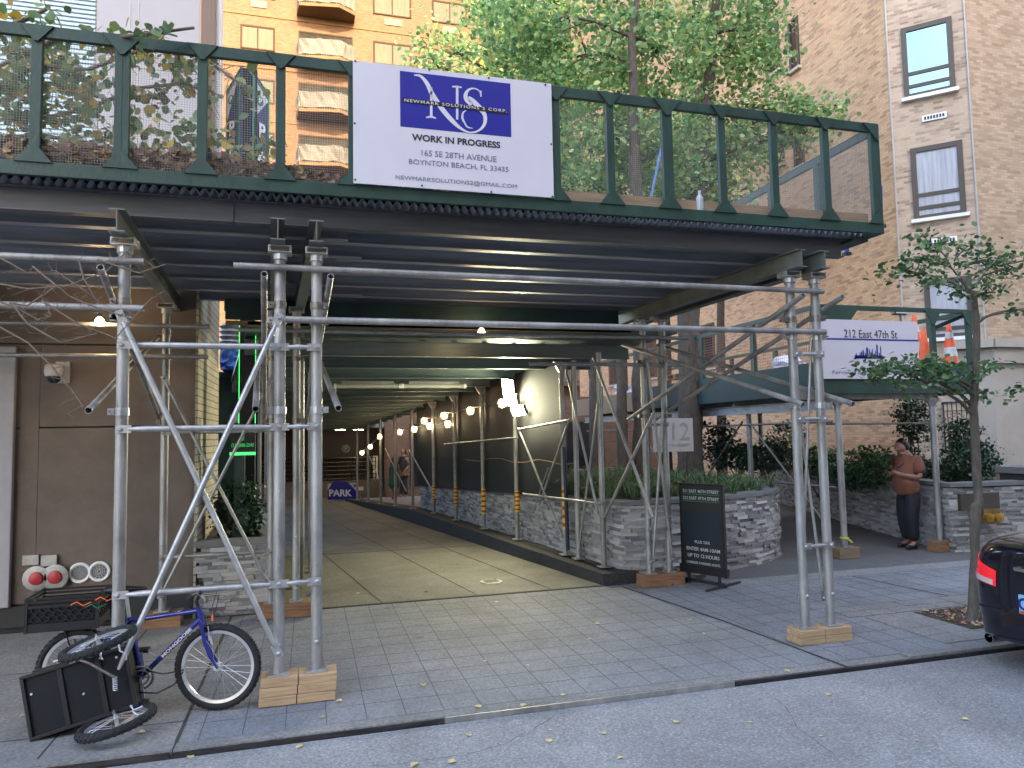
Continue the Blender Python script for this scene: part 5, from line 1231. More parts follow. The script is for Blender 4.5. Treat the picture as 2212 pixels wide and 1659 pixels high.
for i, (px, py) in enumerate(((173,1237),(215,1234))):
    c = wpt(px, py); t = thing('round_grille', c, ('left' if i == 0 else 'right')+' round white rimmed grille on the stucco wall', 'vent', 'pair of round wall grilles')
    MB().torus((c.x,WYs-.012,c.z), (0,1,0), .096, .016, 32, 8).build('rim', M['white'], t, 40)
    mb = MB().lathe([(.085,0),(.085,.01)], (c.x,WYs-.002,c.z), (0,-1,0), 24); mb.build('backing', M['black'], t)
    mb = MB()
    for r_ in (.02,.038,.056,.074): mb.torus((c.x,WYs-.018,c.z), (0,1,0), r_, .0035, 24, 4)
    for k in range(12): a = k*math.pi/6; mb.bar((c.x+.012*math.cos(a),WYs-.018,c.z+.012*math.sin(a)),(c.x+.082*math.cos(a),WYs-.018,c.z+.082*math.sin(a)),.006,.004)
    mb.build('grille', M['grey_white'], t)
# brass standpipe and plate on the right planter corner
sp2 = thing('brass_standpipe', (11.2,8.8,.5), 'twin brass hose connection on the ledger stone wall behind the tree', 'standpipe')
def rpt(px, py, y=8.83): return at(px, py, 'y', y)
a, b = rpt(2071,1067), rpt(2157,1099); MB().box(a.x,b.x,8.80,8.86,b.z,a.z).build('sign_plate', M['brown_plate'], sp2, bevel=.003)
a, b = rpt(2120,1100), rpt(2157,1130); MB().box(a.x,b.x,8.79,8.86,b.z,a.z-.0).build('brass_plate', mat('dull_brass', (.22,.15,.06), .45, .6, .3), sp2, bevel=.003)
for px in (2130,2151):
    c = rpt(px,1116,8.79); v = MB().lathe([(.05,0),(.05,.06),(.062,.065),(.062,.10),(.04,.11)], c, (-.2,-1,-.1), 16).build('hose_cap', M['brass'], sp2, 40); MB().bar(c+Vector((-.05,-.125,.0)), c+Vector((.03,-.125,.02)), .015, .02).build('lug', M['brass'], v)
# ================================================================ foliage
def leaf_mesh(name, C, size, m, parent, seed=0, flat=.5, aspect=.8, kind=None, loc=None, droop=0):
    """many small six-sided leaves at the points C"""
    rg = np.random.default_rng(seed); n = len(C); C = np.asarray(C, float)
    S = size*rg.uniform(.45, 1.3, n)[:, None]
    nz = rg.normal(size=(n, 3)); nz[:, 2] = np.abs(nz[:, 2])+flat; nz /= np.linalg.norm(nz, axis=1)[:, None]
    t = rg.normal(size=(n, 3)); t[:, 2] -= droop; t -= nz*(t*nz).sum(1)[:, None]; t /= np.linalg.norm(t, axis=1)[:, None]; s = np.cross(nz, t)
    prof = [(-.5,0,0),(-.25,.42*aspect,.06),(.15,.46*aspect,.06),(.55,0,-.04),(.15,-.46*aspect,.06),(-.25,-.42*aspect,.06)]
    V = np.stack([C+t*S*a+s*S*b+nz*S*c for a, b, c in prof], 1).reshape(-1, 3)
    o0 = np.array(ORG[parent.name]) if parent is not None else (np.array(loc) if loc is not None else C.mean(0))
    me = bpy.data.meshes.new(name); me.vertices.add(6*n); me.vertices.foreach_set('co', (V-o0).ravel()); me.loops.add(8*n); me.polygons.add(2*n)
    base = np.arange(n)[:, None]*6; idx = np.concatenate([base+np.array([[0,1,2,3]]), base+np.array([[0,3,4,5]])], 1)
    me.loops.foreach_set('vertex_index', idx.ravel().astype(np.int32)); me.polygons.foreach_set('loop_start', np.arange(0, 8*n, 4, dtype=np.int32)); me.polygons.foreach_set('loop_total', np.full(2*n, 4, np.int32))
    me.update(calc_edges=True); me.validate(); me.materials.append(m)
    o = bpy.data.objects.new(name, me); COL.objects.link(o); ORG[o.name] = Vector(o0)
    if parent is not None: o.parent = parent
    else: o.location = o0
    return o
def clumps(blobs, per, spread, seed, k=None, tips=None):
    """leaf points gathered in small clumps inside ellipsoids (x, y, z, rx, ry, rz, number of clumps)"""
    rg = np.random.default_rng(seed); out = []
    for x, y, z, rx, ry, rz, nc in blobs:
        for i in range(int(nc)):
            d = rg.normal(size=3); d /= np.linalg.norm(d); r_ = rg.uniform(.25, 1)**.5
            c = np.array([x+d[0]*rx*r_, y+d[1]*ry*r_, z+d[2]*rz*r_])
            if tips is not None: tips.append(Vector(c))
            m = max(3, int(per*rg.uniform(.4, 1.5))); out.append(c+rg.normal(size=(m, 3))*np.array([spread, spread, spread*.6])*rg.uniform(.6, 1.4))
    return np.concatenate(out)
def limb(mb, a, b, r0, r1, rn, bend=.12, n=5, sides=6):
    a, b = Vector(a), Vector(b); L_ = (b-a).length; off = Vector((rn.uniform(-1,1),rn.uniform(-1,1),rn.uniform(.2,1)))*L_*bend
    pts = [a.lerp(b, i/n)+off*math.sin(math.pi*i/n)+Vector((rn.uniform(-1,1),rn.uniform(-1,1),rn.uniform(-1,1)))*L_*.015 for i in range(n+1)]
    pts[0] = a; mb.path(pts, [r0+(r1-r0)*i/n for i in range(n+1)], sides); return pts
def tree(label, base, trunk, radii, blobs, per, spread, lsize, seed, lm, limbs, name='tree', bark='bark', group=None, twigs=60, flat=.3):
    rn = random.Random(seed); t = thing(name, base, label, 'tree', group)
    if lsize > .1: blobs = [(*b[:6], b[6]*1.75) for b in blobs]; lsize *= .86; spread *= 1.1
    mb = MB(); pts = [Vector(p) for p in trunk]; fine = []; fr = []
    for i in range(len(pts)-1):
        for k in range(4): fine.append(pts[i].lerp(pts[i+1], k/4)+Vector((rn.uniform(-1,1),rn.uniform(-1,1),0))*radii[i]*.12); fr.append((radii[i]*(1-k/4)+radii[i+1]*k/4)*rn.uniform(.95,1.06))
    fine.append(pts[-1]); fr.append(radii[-1]); fr[0] *= 1.25; mb.path(fine, fr, 12)
    mb.build('trunk', M[bark], t, 60)
    tips = []; C = clumps(blobs, per, spread, seed, tips=tips)
    mb = MB()
    for i, b in enumerate(blobs[:limbs]):
        k = min(range(len(fine)), key=lambda q: abs(fine[q].z-(b[2]-.35*(Vector(b[:3])-fine[q]).length*.8))+.001*q)
        main = limb(mb, fine[k], b[:3], fr[k]*.5, fr[-1]*.35+.006, rn, .1, 6, 7)
        near = sorted(tips, key=lambda q: (q-Vector(b[:3])).length)[:max(3, twigs//len(blobs))]
        for q in near: limb(mb, rn.choice(main[2:]), q, .018 if lsize > .08 else .008, .004, rn, .1, 3, 4)
    mb.build('branches', M[bark], t, 60)
    leaf_mesh('crown', C, lsize, M[lm], t, seed, flat); return t
def pb(px, py, y, rx, ry, rz, nc): p = at(px, py, 'y', y); return (p.x, p.y, p.z, rx, ry, rz, nc)
# the courtyard trees
def trunk_px(pl, y): return [at(px, py, 'y', y+dy) for px, py, dy in pl]
t1 = trunk_px([(1385,1040,0),(1386,860,0),(1384,700,0),(1378,500,0),(1370,300,.1),(1365,80,.2),(1400,-200,.3)], 11.6)
t1[0].z = .9
tree('broad green courtyard tree with a straight trunk left of the white 212 plaque', t1[0], t1, [.155,.15,.14,.12,.10,.07,.03],
     [pb(1300,300,12.5,1.0,.9,.9,34),pb(1420,330,12.3,1.0,.9,.8,34),pb(1250,120,12.8,1.3,1.1,1.1,46),pb(1420,120,12.6,1.3,1.1,1.2,46),pb(1330,-60,12.8,1.6,1.4,1.1,40),pb(1120,60,13,.9,.9,.8,24),pb(1480,-120,12.5,1.6,1.4,1.1,30),pb(1270,420,12.4,.7,.7,.45,14)], 34, .21, .125, 11, 'leaf_tree', 8)
t2 = trunk_px([(1492,1040,0),(1491,860,0),(1490,690,0),(1497,560,0),(1510,400,.1),(1530,200,.2),(1550,-50,.3),(1560,-250,.4)], 13)
t2[0].z = .9
tree('leafy courtyard tree with the thickest trunk right behind the 212 plaque', t2[0], t2, [.25,.235,.22,.20,.16,.12,.08,.04],
     [pb(1560,330,13.4,1.2,1,.9,42),pb(1560,120,13.4,1.3,1.1,1.1,48),pb(1660,250,13.4,.9,.9,.7,26),pb(1610,-40,13.4,1.2,1.2,1,28),pb(1500,420,13.2,1.1,.8,.5,22),pb(1740,285,12.8,.45,.6,.35,9),pb(1790,240,12.8,.3,.4,.2,4),pb(1640,80,13.2,.5,.7,.7,12)], 34, .21, .125, 12, 'leaf_tree', 8)
t3 = trunk_px([(1290,1010,0),(1288,860,0),(1280,700,0),(1255,500,0),(1200,260,0),(1168,90,0),(1158,-100,0)], 15.5)
t3[0].z = .85
tree('slender leaning tree whose dark trunk shows above the white company sign', t3[0], t3, [.17,.16,.15,.13,.11,.09,.05],
     [pb(1130,200,15.5,1.3,1,1.0,34),pb(1060,90,15.5,.9,.9,1.0,20),pb(1110,-20,15.5,1.5,1.1,1.0,34),pb(1230,220,15.8,1.5,1.1,1.3,40),pb(960,110,15.2,.65,.6,.35,9),pb(930,140,15.2,.35,.4,.25,4),pb(1030,165,15.2,.7,.6,.3,8),pb(1250,360,15.5,1.3,1,.9,26)], 30, .23, .13, 13, 'leaf_tree', 8)
for i, (px, yy, r_, lab) in enumerate(((1345,14.6,.12,'thin dark trunked courtyard tree left of the straight trunked tree'),(1440,17.5,.16,'far courtyard tree between the two large trunks'),(1560,18.5,.13,'far slim courtyard tree right of the 212 plaque'))):
    tt = trunk_px([(px,1030,0),(px-2,850,0),(px-4,650,0),(px-6,430,0),(px-10,250,0)], yy); tt[0].z = .8 if i == 0 else 0
    tree(lab, tt[0], tt, [r_,r_*.95,r_*.85,r_*.65,r_*.4], [pb(px,380,yy,1.3,1,.9,22),pb(px+60,300,yy,1.4,1,1,22),pb(px-60,500,yy,1.1,1,.5,10)], 26, .24, .13, 30+i, 'leaf_tree', 3)
# autumn street tree whose branches hang over the shed on the left
rn = random.Random(21)
lt = thing('street_tree', (-3.35,5.3,0), 'street tree with yellowing leaves and bare twigs reaching in from the left edge', 'tree')
MB().path([(-3.35,5.3,0),(-3.33,5.3,1.5),(-3.3,5.32,3),(-3.2,5.3,4.3),(-3.1,5.5,5.4),(-3.0,5.9,6.6)], [.14,.11,.10,.085,.07,.04], 12).build('trunk', M['bark'], lt, 60)
mb = MB(); T0 = Vector((-3.1,5.5,5.4)); C = []
brs = [[(-20,150,6.3),(70,110,6.2),(140,75,5.9),(210,85,5.6),(300,75,5.42),(420,60,5.42)],
       [(-20,70,6.0),(60,40,6.0),(100,20,6.0)],
       [(-20,200,6.6),(80,140,6.6),(190,150,6.5),(300,110,6.4),(420,110,6.3),(490,160,6.2),(530,190,6.2)],
       [(-20,260,6.9),(100,255,6.8),(200,230,6.7),(300,190,6.6),(400,180,6.5),(450,200,6.5)],
       [(-20,300,7.2),(80,290,7.1),(190,310,7.0),(300,330,6.8),(380,345,6.6)],
       [(0,220,7.0),(90,300,6.8),(160,340,6.6)],[(-20,180,7.2),(100,190,7.1),(220,210,7.0)]]
for bi, br in enumerate(brs):
    pts = [at(x, y, 'y', Y) for x, y, Y in br]; st = Vector((-3.15,5.45,5.0+.1*bi)); pts = [st]+pts
    mb.path(pts, [.03]+[.018*(1-.8*i/len(pts))+.003 for i in range(len(pts)-1)], 6)
    for a, b in zip(pts[1:], pts[2:]):
        for k in range(9 if bi not in (0,1) else 4):
            p = a.lerp(b, rn.random()); q = p+Vector((rn.uniform(-.15,.25),rn.uniform(-.15,.15),rn.uniform(-.28,.1))); mb.path([p,p.lerp(q,.5)+Vector((0,0,.02)),q],[.004,.003,.002],4)
            for s in range(rn.randint(3,7)): C.append(p.lerp(q, rn.uniform(.2,1.1))+Vector((rn.gauss(0,.03),rn.gauss(0,.03),rn.gauss(0,.03))))
for (px, py, Y, n_) in ((120,160,6.8,60),(40,190,6.8,70),(200,170,6.7,60),(280,100,6.5,30),(340,115,6.4,36),(400,135,6.3,30),(440,165,6.3,16),(90,110,6.9,60),(150,250,6.9,40),(60,130,6.6,60),(30,40,6,22),(70,20,6,14),
                        (300,280,6.2,45),(330,310,6.1,30),(420,310,6.0,55),(470,300,6.0,50),(520,330,5.95,40),(560,350,5.9,35),(250,270,6.3,22),(440,350,5.9,40),(350,340,5.9,30),(400,270,6.2,22),(590,350,5.9,14)):
    c = at(px, py, 'y', Y); C += [c+Vector((rn.gauss(0,.13),rn.gauss(0,.12),rn.gauss(0,.085))) for _ in range(n_)]
C = [c for c in C if not (-.95 < c.x < -.2 and c.z > 4.35 and c.y > 5.8 and rn.random() < .6)]
C = [c for c in C if not (PY-.12 < c.y < PY+.10 and c.z < PZ1+.05)]
mb.build('branches', M['twig'], lt, 60)
mb = MB(); tw = [[(-30,608),(60,624),(150,616),(230,585),(288,528)],[(-30,640),(40,668),(80,690),(110,682),(90,640)],[(70,575),(150,640),(210,665),(290,690)],[(170,560),(180,600),(205,645),(215,655)],
                 [(-30,690),(60,740),(120,800),(160,850),(180,880)],[(90,650),(170,700),(250,730),(330,640)],[(210,560),(300,590),(360,570)],[(-30,540),(60,590),(120,585),(200,640)],[(20,650),(60,700),(130,740),(210,720)],[(120,620),(60,660),(20,655)]]
for k, br in enumerate(tw):
    Y = 5.30+.03*(k % 4); pts = [at(x, y, 'y', Y) for x, y in br]
    if br[0][0] < -20: pts = [Vector((-3.2,5.3,3.2+.1*k))]+pts
    mb.path(pts, [.006*(1-.75*i/len(pts))+.001 for i in range(len(pts))], 5)
    for a, b in zip(pts[-len(br):], pts[-len(br)+1:]):
        for s in range(6):
            p = a.lerp(b, rn.random()); q = p+Vector((rn.uniform(-.10,.10),rn.uniform(-.05,.05),rn.uniform(-.06,.08))); mb.path([p,q],[.002,.001],4); mb.path([q,q+Vector((rn.uniform(-.04,.04),0,rn.uniform(-.04,.04)))],[.0012,.0008],4)
mb.build('bare_twigs', M['twig'], lt, 60)
leaf_mesh('leaves', C, .074, M['leaf_linden'], lt, 5, .2, 1.0, droop=.8)
# leaf litter heaped on the deck
C = []
for i in range(8500):
    x = rn.uniform(-3.5, 1.0); yy = 5.56+abs(rn.gauss(0,.22)); hh = max(0, .16*(1-max(0,(x+.6))/1.7))*max(.1,1-(yy-5.6)/1.4)
    if x > .1 and rn.random() < .6: continue
    C.append((x, yy, 3.872+hh*rn.random()**.6+.01))
tag(leaf_mesh('leaf_litter', C, .075, M['litter'], None, 9, .5, .9, loc=(-1,6,3.87)), 'drift of dry brown leaves piled on the shed deck behind the mesh', 'dead leaves', kind='stuff')
# small pavement tree on the right
sx = 6.3
def tp(px, py, y=5.85): return at(px, py, 'y', y)
trk = [tp(2100,1345,5.81),tp(2107,1200),tp(2104,1110),tp(2114,1080),tp(2107,960),tp(2103,880),tp(2108,800),tp(2110,700),tp(2104,640),tp(2060,585,5.9)]
tree('small pavement tree with a thin crooked trunk beside the dark blue car', trk[0], trk, [.05,.045,.05,.045,.042,.040,.038,.033,.028,.008],
     [(*tp(px,py,y_),a_,b_,c_,n_) for px,py,y_,a_,b_,c_,n_ in ((1960,592,5.9,.28,.3,.09,14),(2020,560,5.9,.30,.3,.12,17),(2075,528,5.9,.22,.3,.12,11),(2130,560,5.9,.3,.35,.12,16),(2195,585,6,.35,.35,.15,20),(2250,560,6,.4,.4,.2,16),(2060,618,5.7,.35,.25,.09,15),(2150,632,5.8,.3,.25,.08,11),(1995,520,6,.18,.2,.09,6),(2200,668,5.8,.22,.2,.08,7),
      (1885,800,5.6,.16,.2,.08,11),(1930,793,5.6,.22,.2,.10,18),(1980,805,5.65,.25,.2,.12,20),(2035,795,5.7,.22,.2,.09,14),(2085,810,5.75,.15,.2,.08,8),(1960,835,5.6,.12,.1,.06,4),(2080,845,5.75,.14,.15,.05,6),(2150,855,5.8,.2,.2,.04,7),(2130,790,5.8,.1,.1,.06,4),(2207,835,5.8,.08,.1,.04,3),(1985,560,5.9,.2,.2,.08,7))],
     10, .08, .058, 41, 'leaf_small', 15, bark='bark_young', name='pavement_tree', twigs=90, flat=.6)
# shrubs
def shrub(name, label, px, py, y, rx, ry, rz, n, size, lm, seed, zb, spread=.08, per=14, stem=True):
    c = at(px, py, 'y', y); t = thing(name, (c.x,c.y,zb), label, 'shrub'); rr = random.Random(seed)
    mb = MB(); 
    for i in range(7): mb.path([(c.x+rr.uniform(-.04,.04),c.y,zb-.05),(c.x+rr.uniform(-.4,.4)*rx,c.y+rr.uniform(-.3,.3)*ry,(zb+c.z)/2),(c.x+rr.uniform(-.8,.8)*rx,c.y+rr.uniform(-.6,.6)*ry,c.z+rr.uniform(-.3,.7)*rz)],[.018,.012,.004],5)
    mb.build('stems', M['twig'], t)
    leaf_mesh('foliage', clumps([(c.x,c.y,c.z,rx,ry,rz,n)], per, spread, seed), size, M[lm], t, seed, .2); return t
shrub('conifer_shrub', 'dense dark green conical conifer shrub right of the round post', 2088, 1000, 10.1, .50, .5, .42, 260, .055, 'leaf_dark', 51, 1.0)
shrub('conifer_shrub', 'pointed top of dark conifer before the barred window', 2078, 935, 10.3, .25, .3, .28, 90, .05, 'leaf_dark', 52, 1.0)
shrub('conifer_shrub', 'tall narrow purplish dark shrub behind the standing man', 1972, 905, 11.0, .30, .3, .62, 150, .055, 'leaf_dark', 53, 1.0)
shrub('leafy_shrub', 'loose light green shrub left of the standing man', 1885, 1000, 10.8, .45, .4, .30, 130, .055, 'leaf_green', 54, 1.0)
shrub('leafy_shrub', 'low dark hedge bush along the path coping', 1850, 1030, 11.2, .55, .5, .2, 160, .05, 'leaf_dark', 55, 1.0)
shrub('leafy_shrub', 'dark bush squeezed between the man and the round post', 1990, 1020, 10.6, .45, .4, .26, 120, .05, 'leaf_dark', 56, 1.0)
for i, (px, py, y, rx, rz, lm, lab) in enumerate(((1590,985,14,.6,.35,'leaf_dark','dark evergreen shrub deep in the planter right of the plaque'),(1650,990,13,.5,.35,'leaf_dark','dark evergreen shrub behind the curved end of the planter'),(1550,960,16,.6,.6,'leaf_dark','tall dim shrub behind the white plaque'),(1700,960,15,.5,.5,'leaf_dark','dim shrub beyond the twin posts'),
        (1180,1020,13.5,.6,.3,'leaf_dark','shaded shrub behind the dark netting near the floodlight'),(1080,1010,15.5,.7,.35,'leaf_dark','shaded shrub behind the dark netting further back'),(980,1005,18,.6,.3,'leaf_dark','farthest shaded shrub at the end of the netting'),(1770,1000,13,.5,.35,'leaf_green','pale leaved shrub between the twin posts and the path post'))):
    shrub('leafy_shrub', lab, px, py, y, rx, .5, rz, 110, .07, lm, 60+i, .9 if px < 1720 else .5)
shrub('dwarf_pine', 'bushy dark pine in the small left planter behind the crossed braces', 515, 1105, 9.6, .28, .25, .42, 170, .05, 'leaf_dark', 71, .75, .05)
shrub('leafy_shrub', 'low yellow green plant in the small left planter', 545, 1197, 9.25, .16, .12, .05, 40, .04, 'leaf_green', 72, .75, .04)
# strappy grass
def blades(mb, x, y, z, h, rn, n=9):
    for i in range(n):
        a = rn.uniform(0, 6.283); d = Vector((math.cos(a), math.sin(a), 0)); s = Vector((-d.y, d.x, 0))*.006; l = h*rn.uniform(.6,1.15); o = Vector((x,y,z))+d*rn.uniform(0,.03)
        p = [o, o+d*l*.22+Vector((0,0,l*.6)), o+d*l*.55+Vector((0,0,l*.8)), o+d*l*.9+Vector((0,0,l*.55))]
        mb.add([p[0]-s,p[0]+s,p[1]+s,p[1]-s,p[2]+s*.8,p[2]-s*.8,p[3]], [(0,1,2,3),(3,2,4,5),(5,4,6)])
mb = MB(); rn = random.Random(8)
poly_in = [(p.x,p.y) for p in inset]
k_ = 0
while k_ < 900:
    x, y = rn.uniform(3.6,7.2), rn.uniform(9.1,14.5)
    if not inside(x, y, poly_in): continue
    if y < 9.5 and rn.random() < .55: continue
    k_ += 1; blades(mb, x, y, 1.0, rn.choice((.13,.18,.24,.3)), rn, rn.randint(5,11))
g = mb.build('grass', M['grass'], None, loc=(5.2,11,1)); tag(g, 'strappy green grass filling the curved stone planter', 'grass', kind='stuff')

C = []; rn = random.Random(4)
for i in range(420): C.append((rn.uniform(6.12,7.38), rn.uniform(5.64,6.28), .02+rn.random()*.015))
tag(leaf_mesh('pit_litter', C, .035, M['litter'], None, 19, 1.5, .8, loc=(6.5,5.9,0)), 'dry leaves and bark scraps lying in the square tree pit', 'dead leaves', kind='stuff')
# ================================================================ people
def skin(name, nodes_, edges, root, m, parent, M4, sub=2):
    keys = list(nodes_); vs = [M4 @ Vector(nodes_[k][0]) for k in keys]; o0 = ORG[parent.name]
    me = bpy.data.meshes.new(name); me.from_pydata([tuple(v-o0) for v in vs], [(keys.index(a), keys.index(b)) for a, b in edges], []); o = bpy.data.objects.new(name, me); COL.objects.link(o)
    md = o.modifiers.new('skin', 'SKIN'); sk_ = me.skin_vertices[0].data
    for i, k in enumerate(keys):
        r_ = nodes_[k][1]; r_ = r_ if isinstance(r_, tuple) else (r_, r_); sk_[i].radius = r_; sk_[i].use_root = (k == root)
    md.use_smooth_shade = True; s_ = o.modifiers.new('sub', 'SUBSURF'); s_.levels = sub; s_.render_levels = sub
    dg = bpy.context.evaluated_depsgraph_get(); m2 = bpy.data.meshes.new_from_object(o.evaluated_get(dg)); bpy.data.objects.remove(o); m2.name = name
    o = bpy.data.objects.new(name, m2); COL.objects.link(o); o.parent = parent; ORG[o.name] = o0; m2.materials.clear(); m2.materials.append(m)
    for p in m2.polygons: p.use_smooth = True
    return o
def frame4(base, fwd, sc=1.0):
    f = Vector((fwd[0],fwd[1],0)).normalized(); l = Vector((-f.y, f.x, 0)); u_ = Vector((0,0,1))
    return Matrix(((f.x*sc,l.x*sc,0,base[0]),(f.y*sc,l.y*sc,0,base[1]),(0,0,sc,base[2]),(0,0,0,1)))
gb = at(1968,1184,'z',0.0)
man = thing('person', gb, 'man in a rust polo shirt looking down at his phone beside the stone wall', 'person')
F4 = frame4(gb, (-.97,.05), 1.0)
B = {'pel':((-.02,0,.93),(.11,.10)),'wai':((.02,0,1.08),(.12,.11)),'che':((.0,0,1.27),(.12,.11)),'uch':((-.04,0,1.42),(.09,.10)),'nek':((-.01,0,1.50),.062),'hd0':((.05,0,1.55),.065),'hd1':((.095,0,1.605),(.092,.082)),'hd2':((.10,0,1.67),(.09,.08)),'hd3':((.095,0,1.705),.055),'nose':((.195,0,1.575),.016),'chin':((.135,0,1.515),.035)}
E_ = [('pel','wai'),('wai','che'),('che','uch'),('uch','nek'),('nek','hd0'),('hd0','hd1'),('hd1','hd2'),('hd2','hd3'),('hd1','nose'),('hd0','chin')]
arms = {}
for s, L_ in ((1,'l'),(-1,'r')):
    B['sh'+L_] = ((-.05,.17*s,1.40),.05); B['el'+L_] = ((-.03,.25*s,1.14),.050); B['wr'+L_] = ((.20,.13*s,1.18),.032); B['pa'+L_] = ((.27,.09*s,1.205),(.022,.038))
    E_ += [('uch','sh'+L_),('sh'+L_,'el'+L_),('el'+L_,'wr'+L_),('wr'+L_,'pa'+L_)]
    for i in range(4):
        B[f'f{L_}{i}'] = ((.31+.012*(i in (1,2)),(.085-.018*i+.02)*s,1.22+.004*i),.0095); B[f'g{L_}{i}'] = ((.335,(.06-.014*i+.02)*s,1.235),.008); E_ += [('pa'+L_,f'f{L_}{i}'),(f'f{L_}{i}',f'g{L_}{i}')]
    B['th'+L_] = ((.275,.065*s,1.245),.011); B['ti'+L_] = ((.31,.045*s,1.262),.009); E_ += [('wr'+L_,'th'+L_),('th'+L_,'ti'+L_)]
    B['hp'+L_] = ((-.02,.10*s,.88),.07); B['kn'+L_] = ((.035+.02*s,.10*s,.50),.070); B['an'+L_] = ((-.01+.03*s,.10*s,.09),.045); B['to'+L_] = ((.14+.03*s,.12*s,.035),.035)
    E_ += [('pel','hp'+L_),('hp'+L_,'kn'+L_),('kn'+L_,'an'+L_),('an'+L_,'to'+L_)]
skin('body', B, E_, 'pel', M['skin'], man, F4)
sh = {k: B[k] for k in ('wai','che','uch')}; sh = {'hm0':((-.01,0,.84),(.19,.175)),'hem':((-.0,0,.93),(.215,.185)),'wai':((.045,0,1.07),(.235,.185)),'che':((.01,0,1.27),(.20,.185)),'uch':((-.045,0,1.41),(.14,.15)),'col':((-.03,0,1.475),.082)}
es = [('hm0','hem'),('hem','wai'),('wai','che'),('che','uch'),('uch','col')]
for s, L_ in ((1,'l'),(-1,'r')): sh['sh'+L_] = ((-.05,.175*s,1.40),.10); sh['sl'+L_] = ((-.04,.24*s,1.19),.098); es += [('uch','sh'+L_),('sh'+L_,'sl'+L_)]
skin('polo_shirt', sh, es, 'che', M['polo'], man, F4)
tr = {'top':((-.02,0,1.0),(.17,.16)),'pel':((-.02,0,.88),(.19,.175))}; es = [('top','pel')]
for s, L_ in ((1,'l'),(-1,'r')):
    for k, r_ in (('hp',.14),('kn',.112),('an',.092)): p = B[k+L_][0]; tr[k+L_] = ((p[0],p[1],p[2]+(.02 if k == 'an' else 0)), r_)
    es += [('pel','hp'+L_),('hp'+L_,'kn'+L_),('kn'+L_,'an'+L_)]
skin('trousers', tr, es, 'pel', M['trouser'], man, F4)
skin('hair', {'a':((-.02,0,1.585),.055),'b':((.035,0,1.665),(.092,.086)),'c':((.105,0,1.725),(.075,.078))}, [('a','b'),('b','c')], 'b', M['hair'], man, F4)
for s in (1,-1):
    skin('shoe', {'a':((-.05+.03*s,.10*s,.045),.045),'b':((.06+.03*s,.11*s,.045),.045),'c':((.18+.03*s,.125*s,.035),.036)}, [('a','b'),('b','c')], 'b', M['black'], man, F4)
ph_ = F4 @ Vector((.325,0,1.262)); t = thing('mobile_phone', ph_, 'dark mobile phone held in both hands by the man in the polo', 'phone')
f_ = Vector((-.97,.05,0)).normalized(); MB().ob(ph_, Vector((0,.036,0)), f_*.065+Vector((0,0,.04)), Vector((.004,0,.006))).build('case', M['black'], t, bevel=.003); MB().ob(ph_+Vector((.005,0,.008)), Vector((0,.032,0)), f_*.058+Vector((0,0,.036)), Vector((.0006,0,.001))).build('screen', M['pane_dark'], t)
ck = F4 @ Vector((.07,.09,1.30)); MB().path([F4 @ Vector((-.06,.09,1.47)), F4 @ Vector((.0,.12,1.44)), F4 @ Vector((.12,.08,1.36)), F4 @ Vector((.20,.0,1.28))], .008, 6).build('strap', M['black'], man, 60)
def far_person(base, fwd, label, top, skirt, sc, hair_long):
    t = thing('person', base, label, 'person'); F = frame4(base, fwd, sc)
    b = {'pel':((0,0,.92),.12),'wai':((0,0,1.08),.11),'che':((0,0,1.28),.125),'uch':((0,0,1.40),.10),'nek':((0,0,1.48),.05),'hd0':((.02,0,1.56),.075),'hd1':((.02,0,1.65),.09),'hd2':((.01,0,1.71),.06)}
    e = [('pel','wai'),('wai','che'),('che','uch'),('uch','nek'),('nek','hd0'),('hd0','hd1'),('hd1','hd2')]
    for s, L_ in ((1,'l'),(-1,'r')):
        b['sh'+L_] = ((0,.15*s,1.38),.055); b['el'+L_] = ((-.02,.21*s,1.12),.042); b['wr'+L_] = ((.14,.17*s,.98),.03); b['ha'+L_] = ((.21,.15*s,.97),.028); e += [('uch','sh'+L_),('sh'+L_,'el'+L_),('el'+L_,'wr'+L_),('wr'+L_,'ha'+L_)]
        b['hp'+L_] = ((0,.08*s,.86),.085); b['kn'+L_] = ((.04*s,.07*s,.48),.06); b['an'+L_] = ((-.06*s,.07*s,.08),.036); b['to'+L_] = ((.07-.06*s,.08*s,.03),.03); e += [('pel','hp'+L_),('hp'+L_,'kn'+L_),('kn'+L_,'an'+L_),('an'+L_,'to'+L_)]
    skin('body', b, e, 'pel', M['skin'], t, F, 1)
    if skirt:
        skin('dress', {'a':((0,0,.42),.25),'b':((0,0,.75),.20),'c':((0,0,1.05),.15),'d':((0,0,1.3),.155),'e':((0,0,1.41),.12),'f':((-.02,.2,1.15),.06),'g':((-.02,-.2,1.15),.06)}, [('a','b'),('b','c'),('c','d'),('d','e'),('e','f'),('e','g')], 'd', M[top], t, F, 1)
    else:
        skin('jacket', {'b':((0,0,.86),.16),'c':((0,0,1.08),.155),'d':((0,0,1.3),.16),'e':((0,0,1.42),.12),'f':((-.02,.22,1.12),.06),'g':((-.02,-.22,1.12),.06)}, [('b','c'),('c','d'),('d','e'),('e','f'),('e','g')], 'd', M[top], t, F, 1)
        q = {'p':((0,0,.9),.15)}; e = []
        for s, L_ in ((1,'l'),(-1,'r')): q['k'+L_] = ((.04*s,.08*s,.48),.09); q['a'+L_] = ((-.05*s,.08*s,.1),.07); e += [('p','k'+L_),('k'+L_,'a'+L_)]
        skin('trousers', q, e, 'p', M['darkcloth'], t, F, 1)
    skin('hair', {'a':((-.05,0,1.30 if hair_long else 1.58),.07),'b':((-.03,0,1.55),.095),'c':((-.0,0,1.70),.095)}, [('a','b'),('b','c')], 'b', M['hair'], t, F, 1); return t
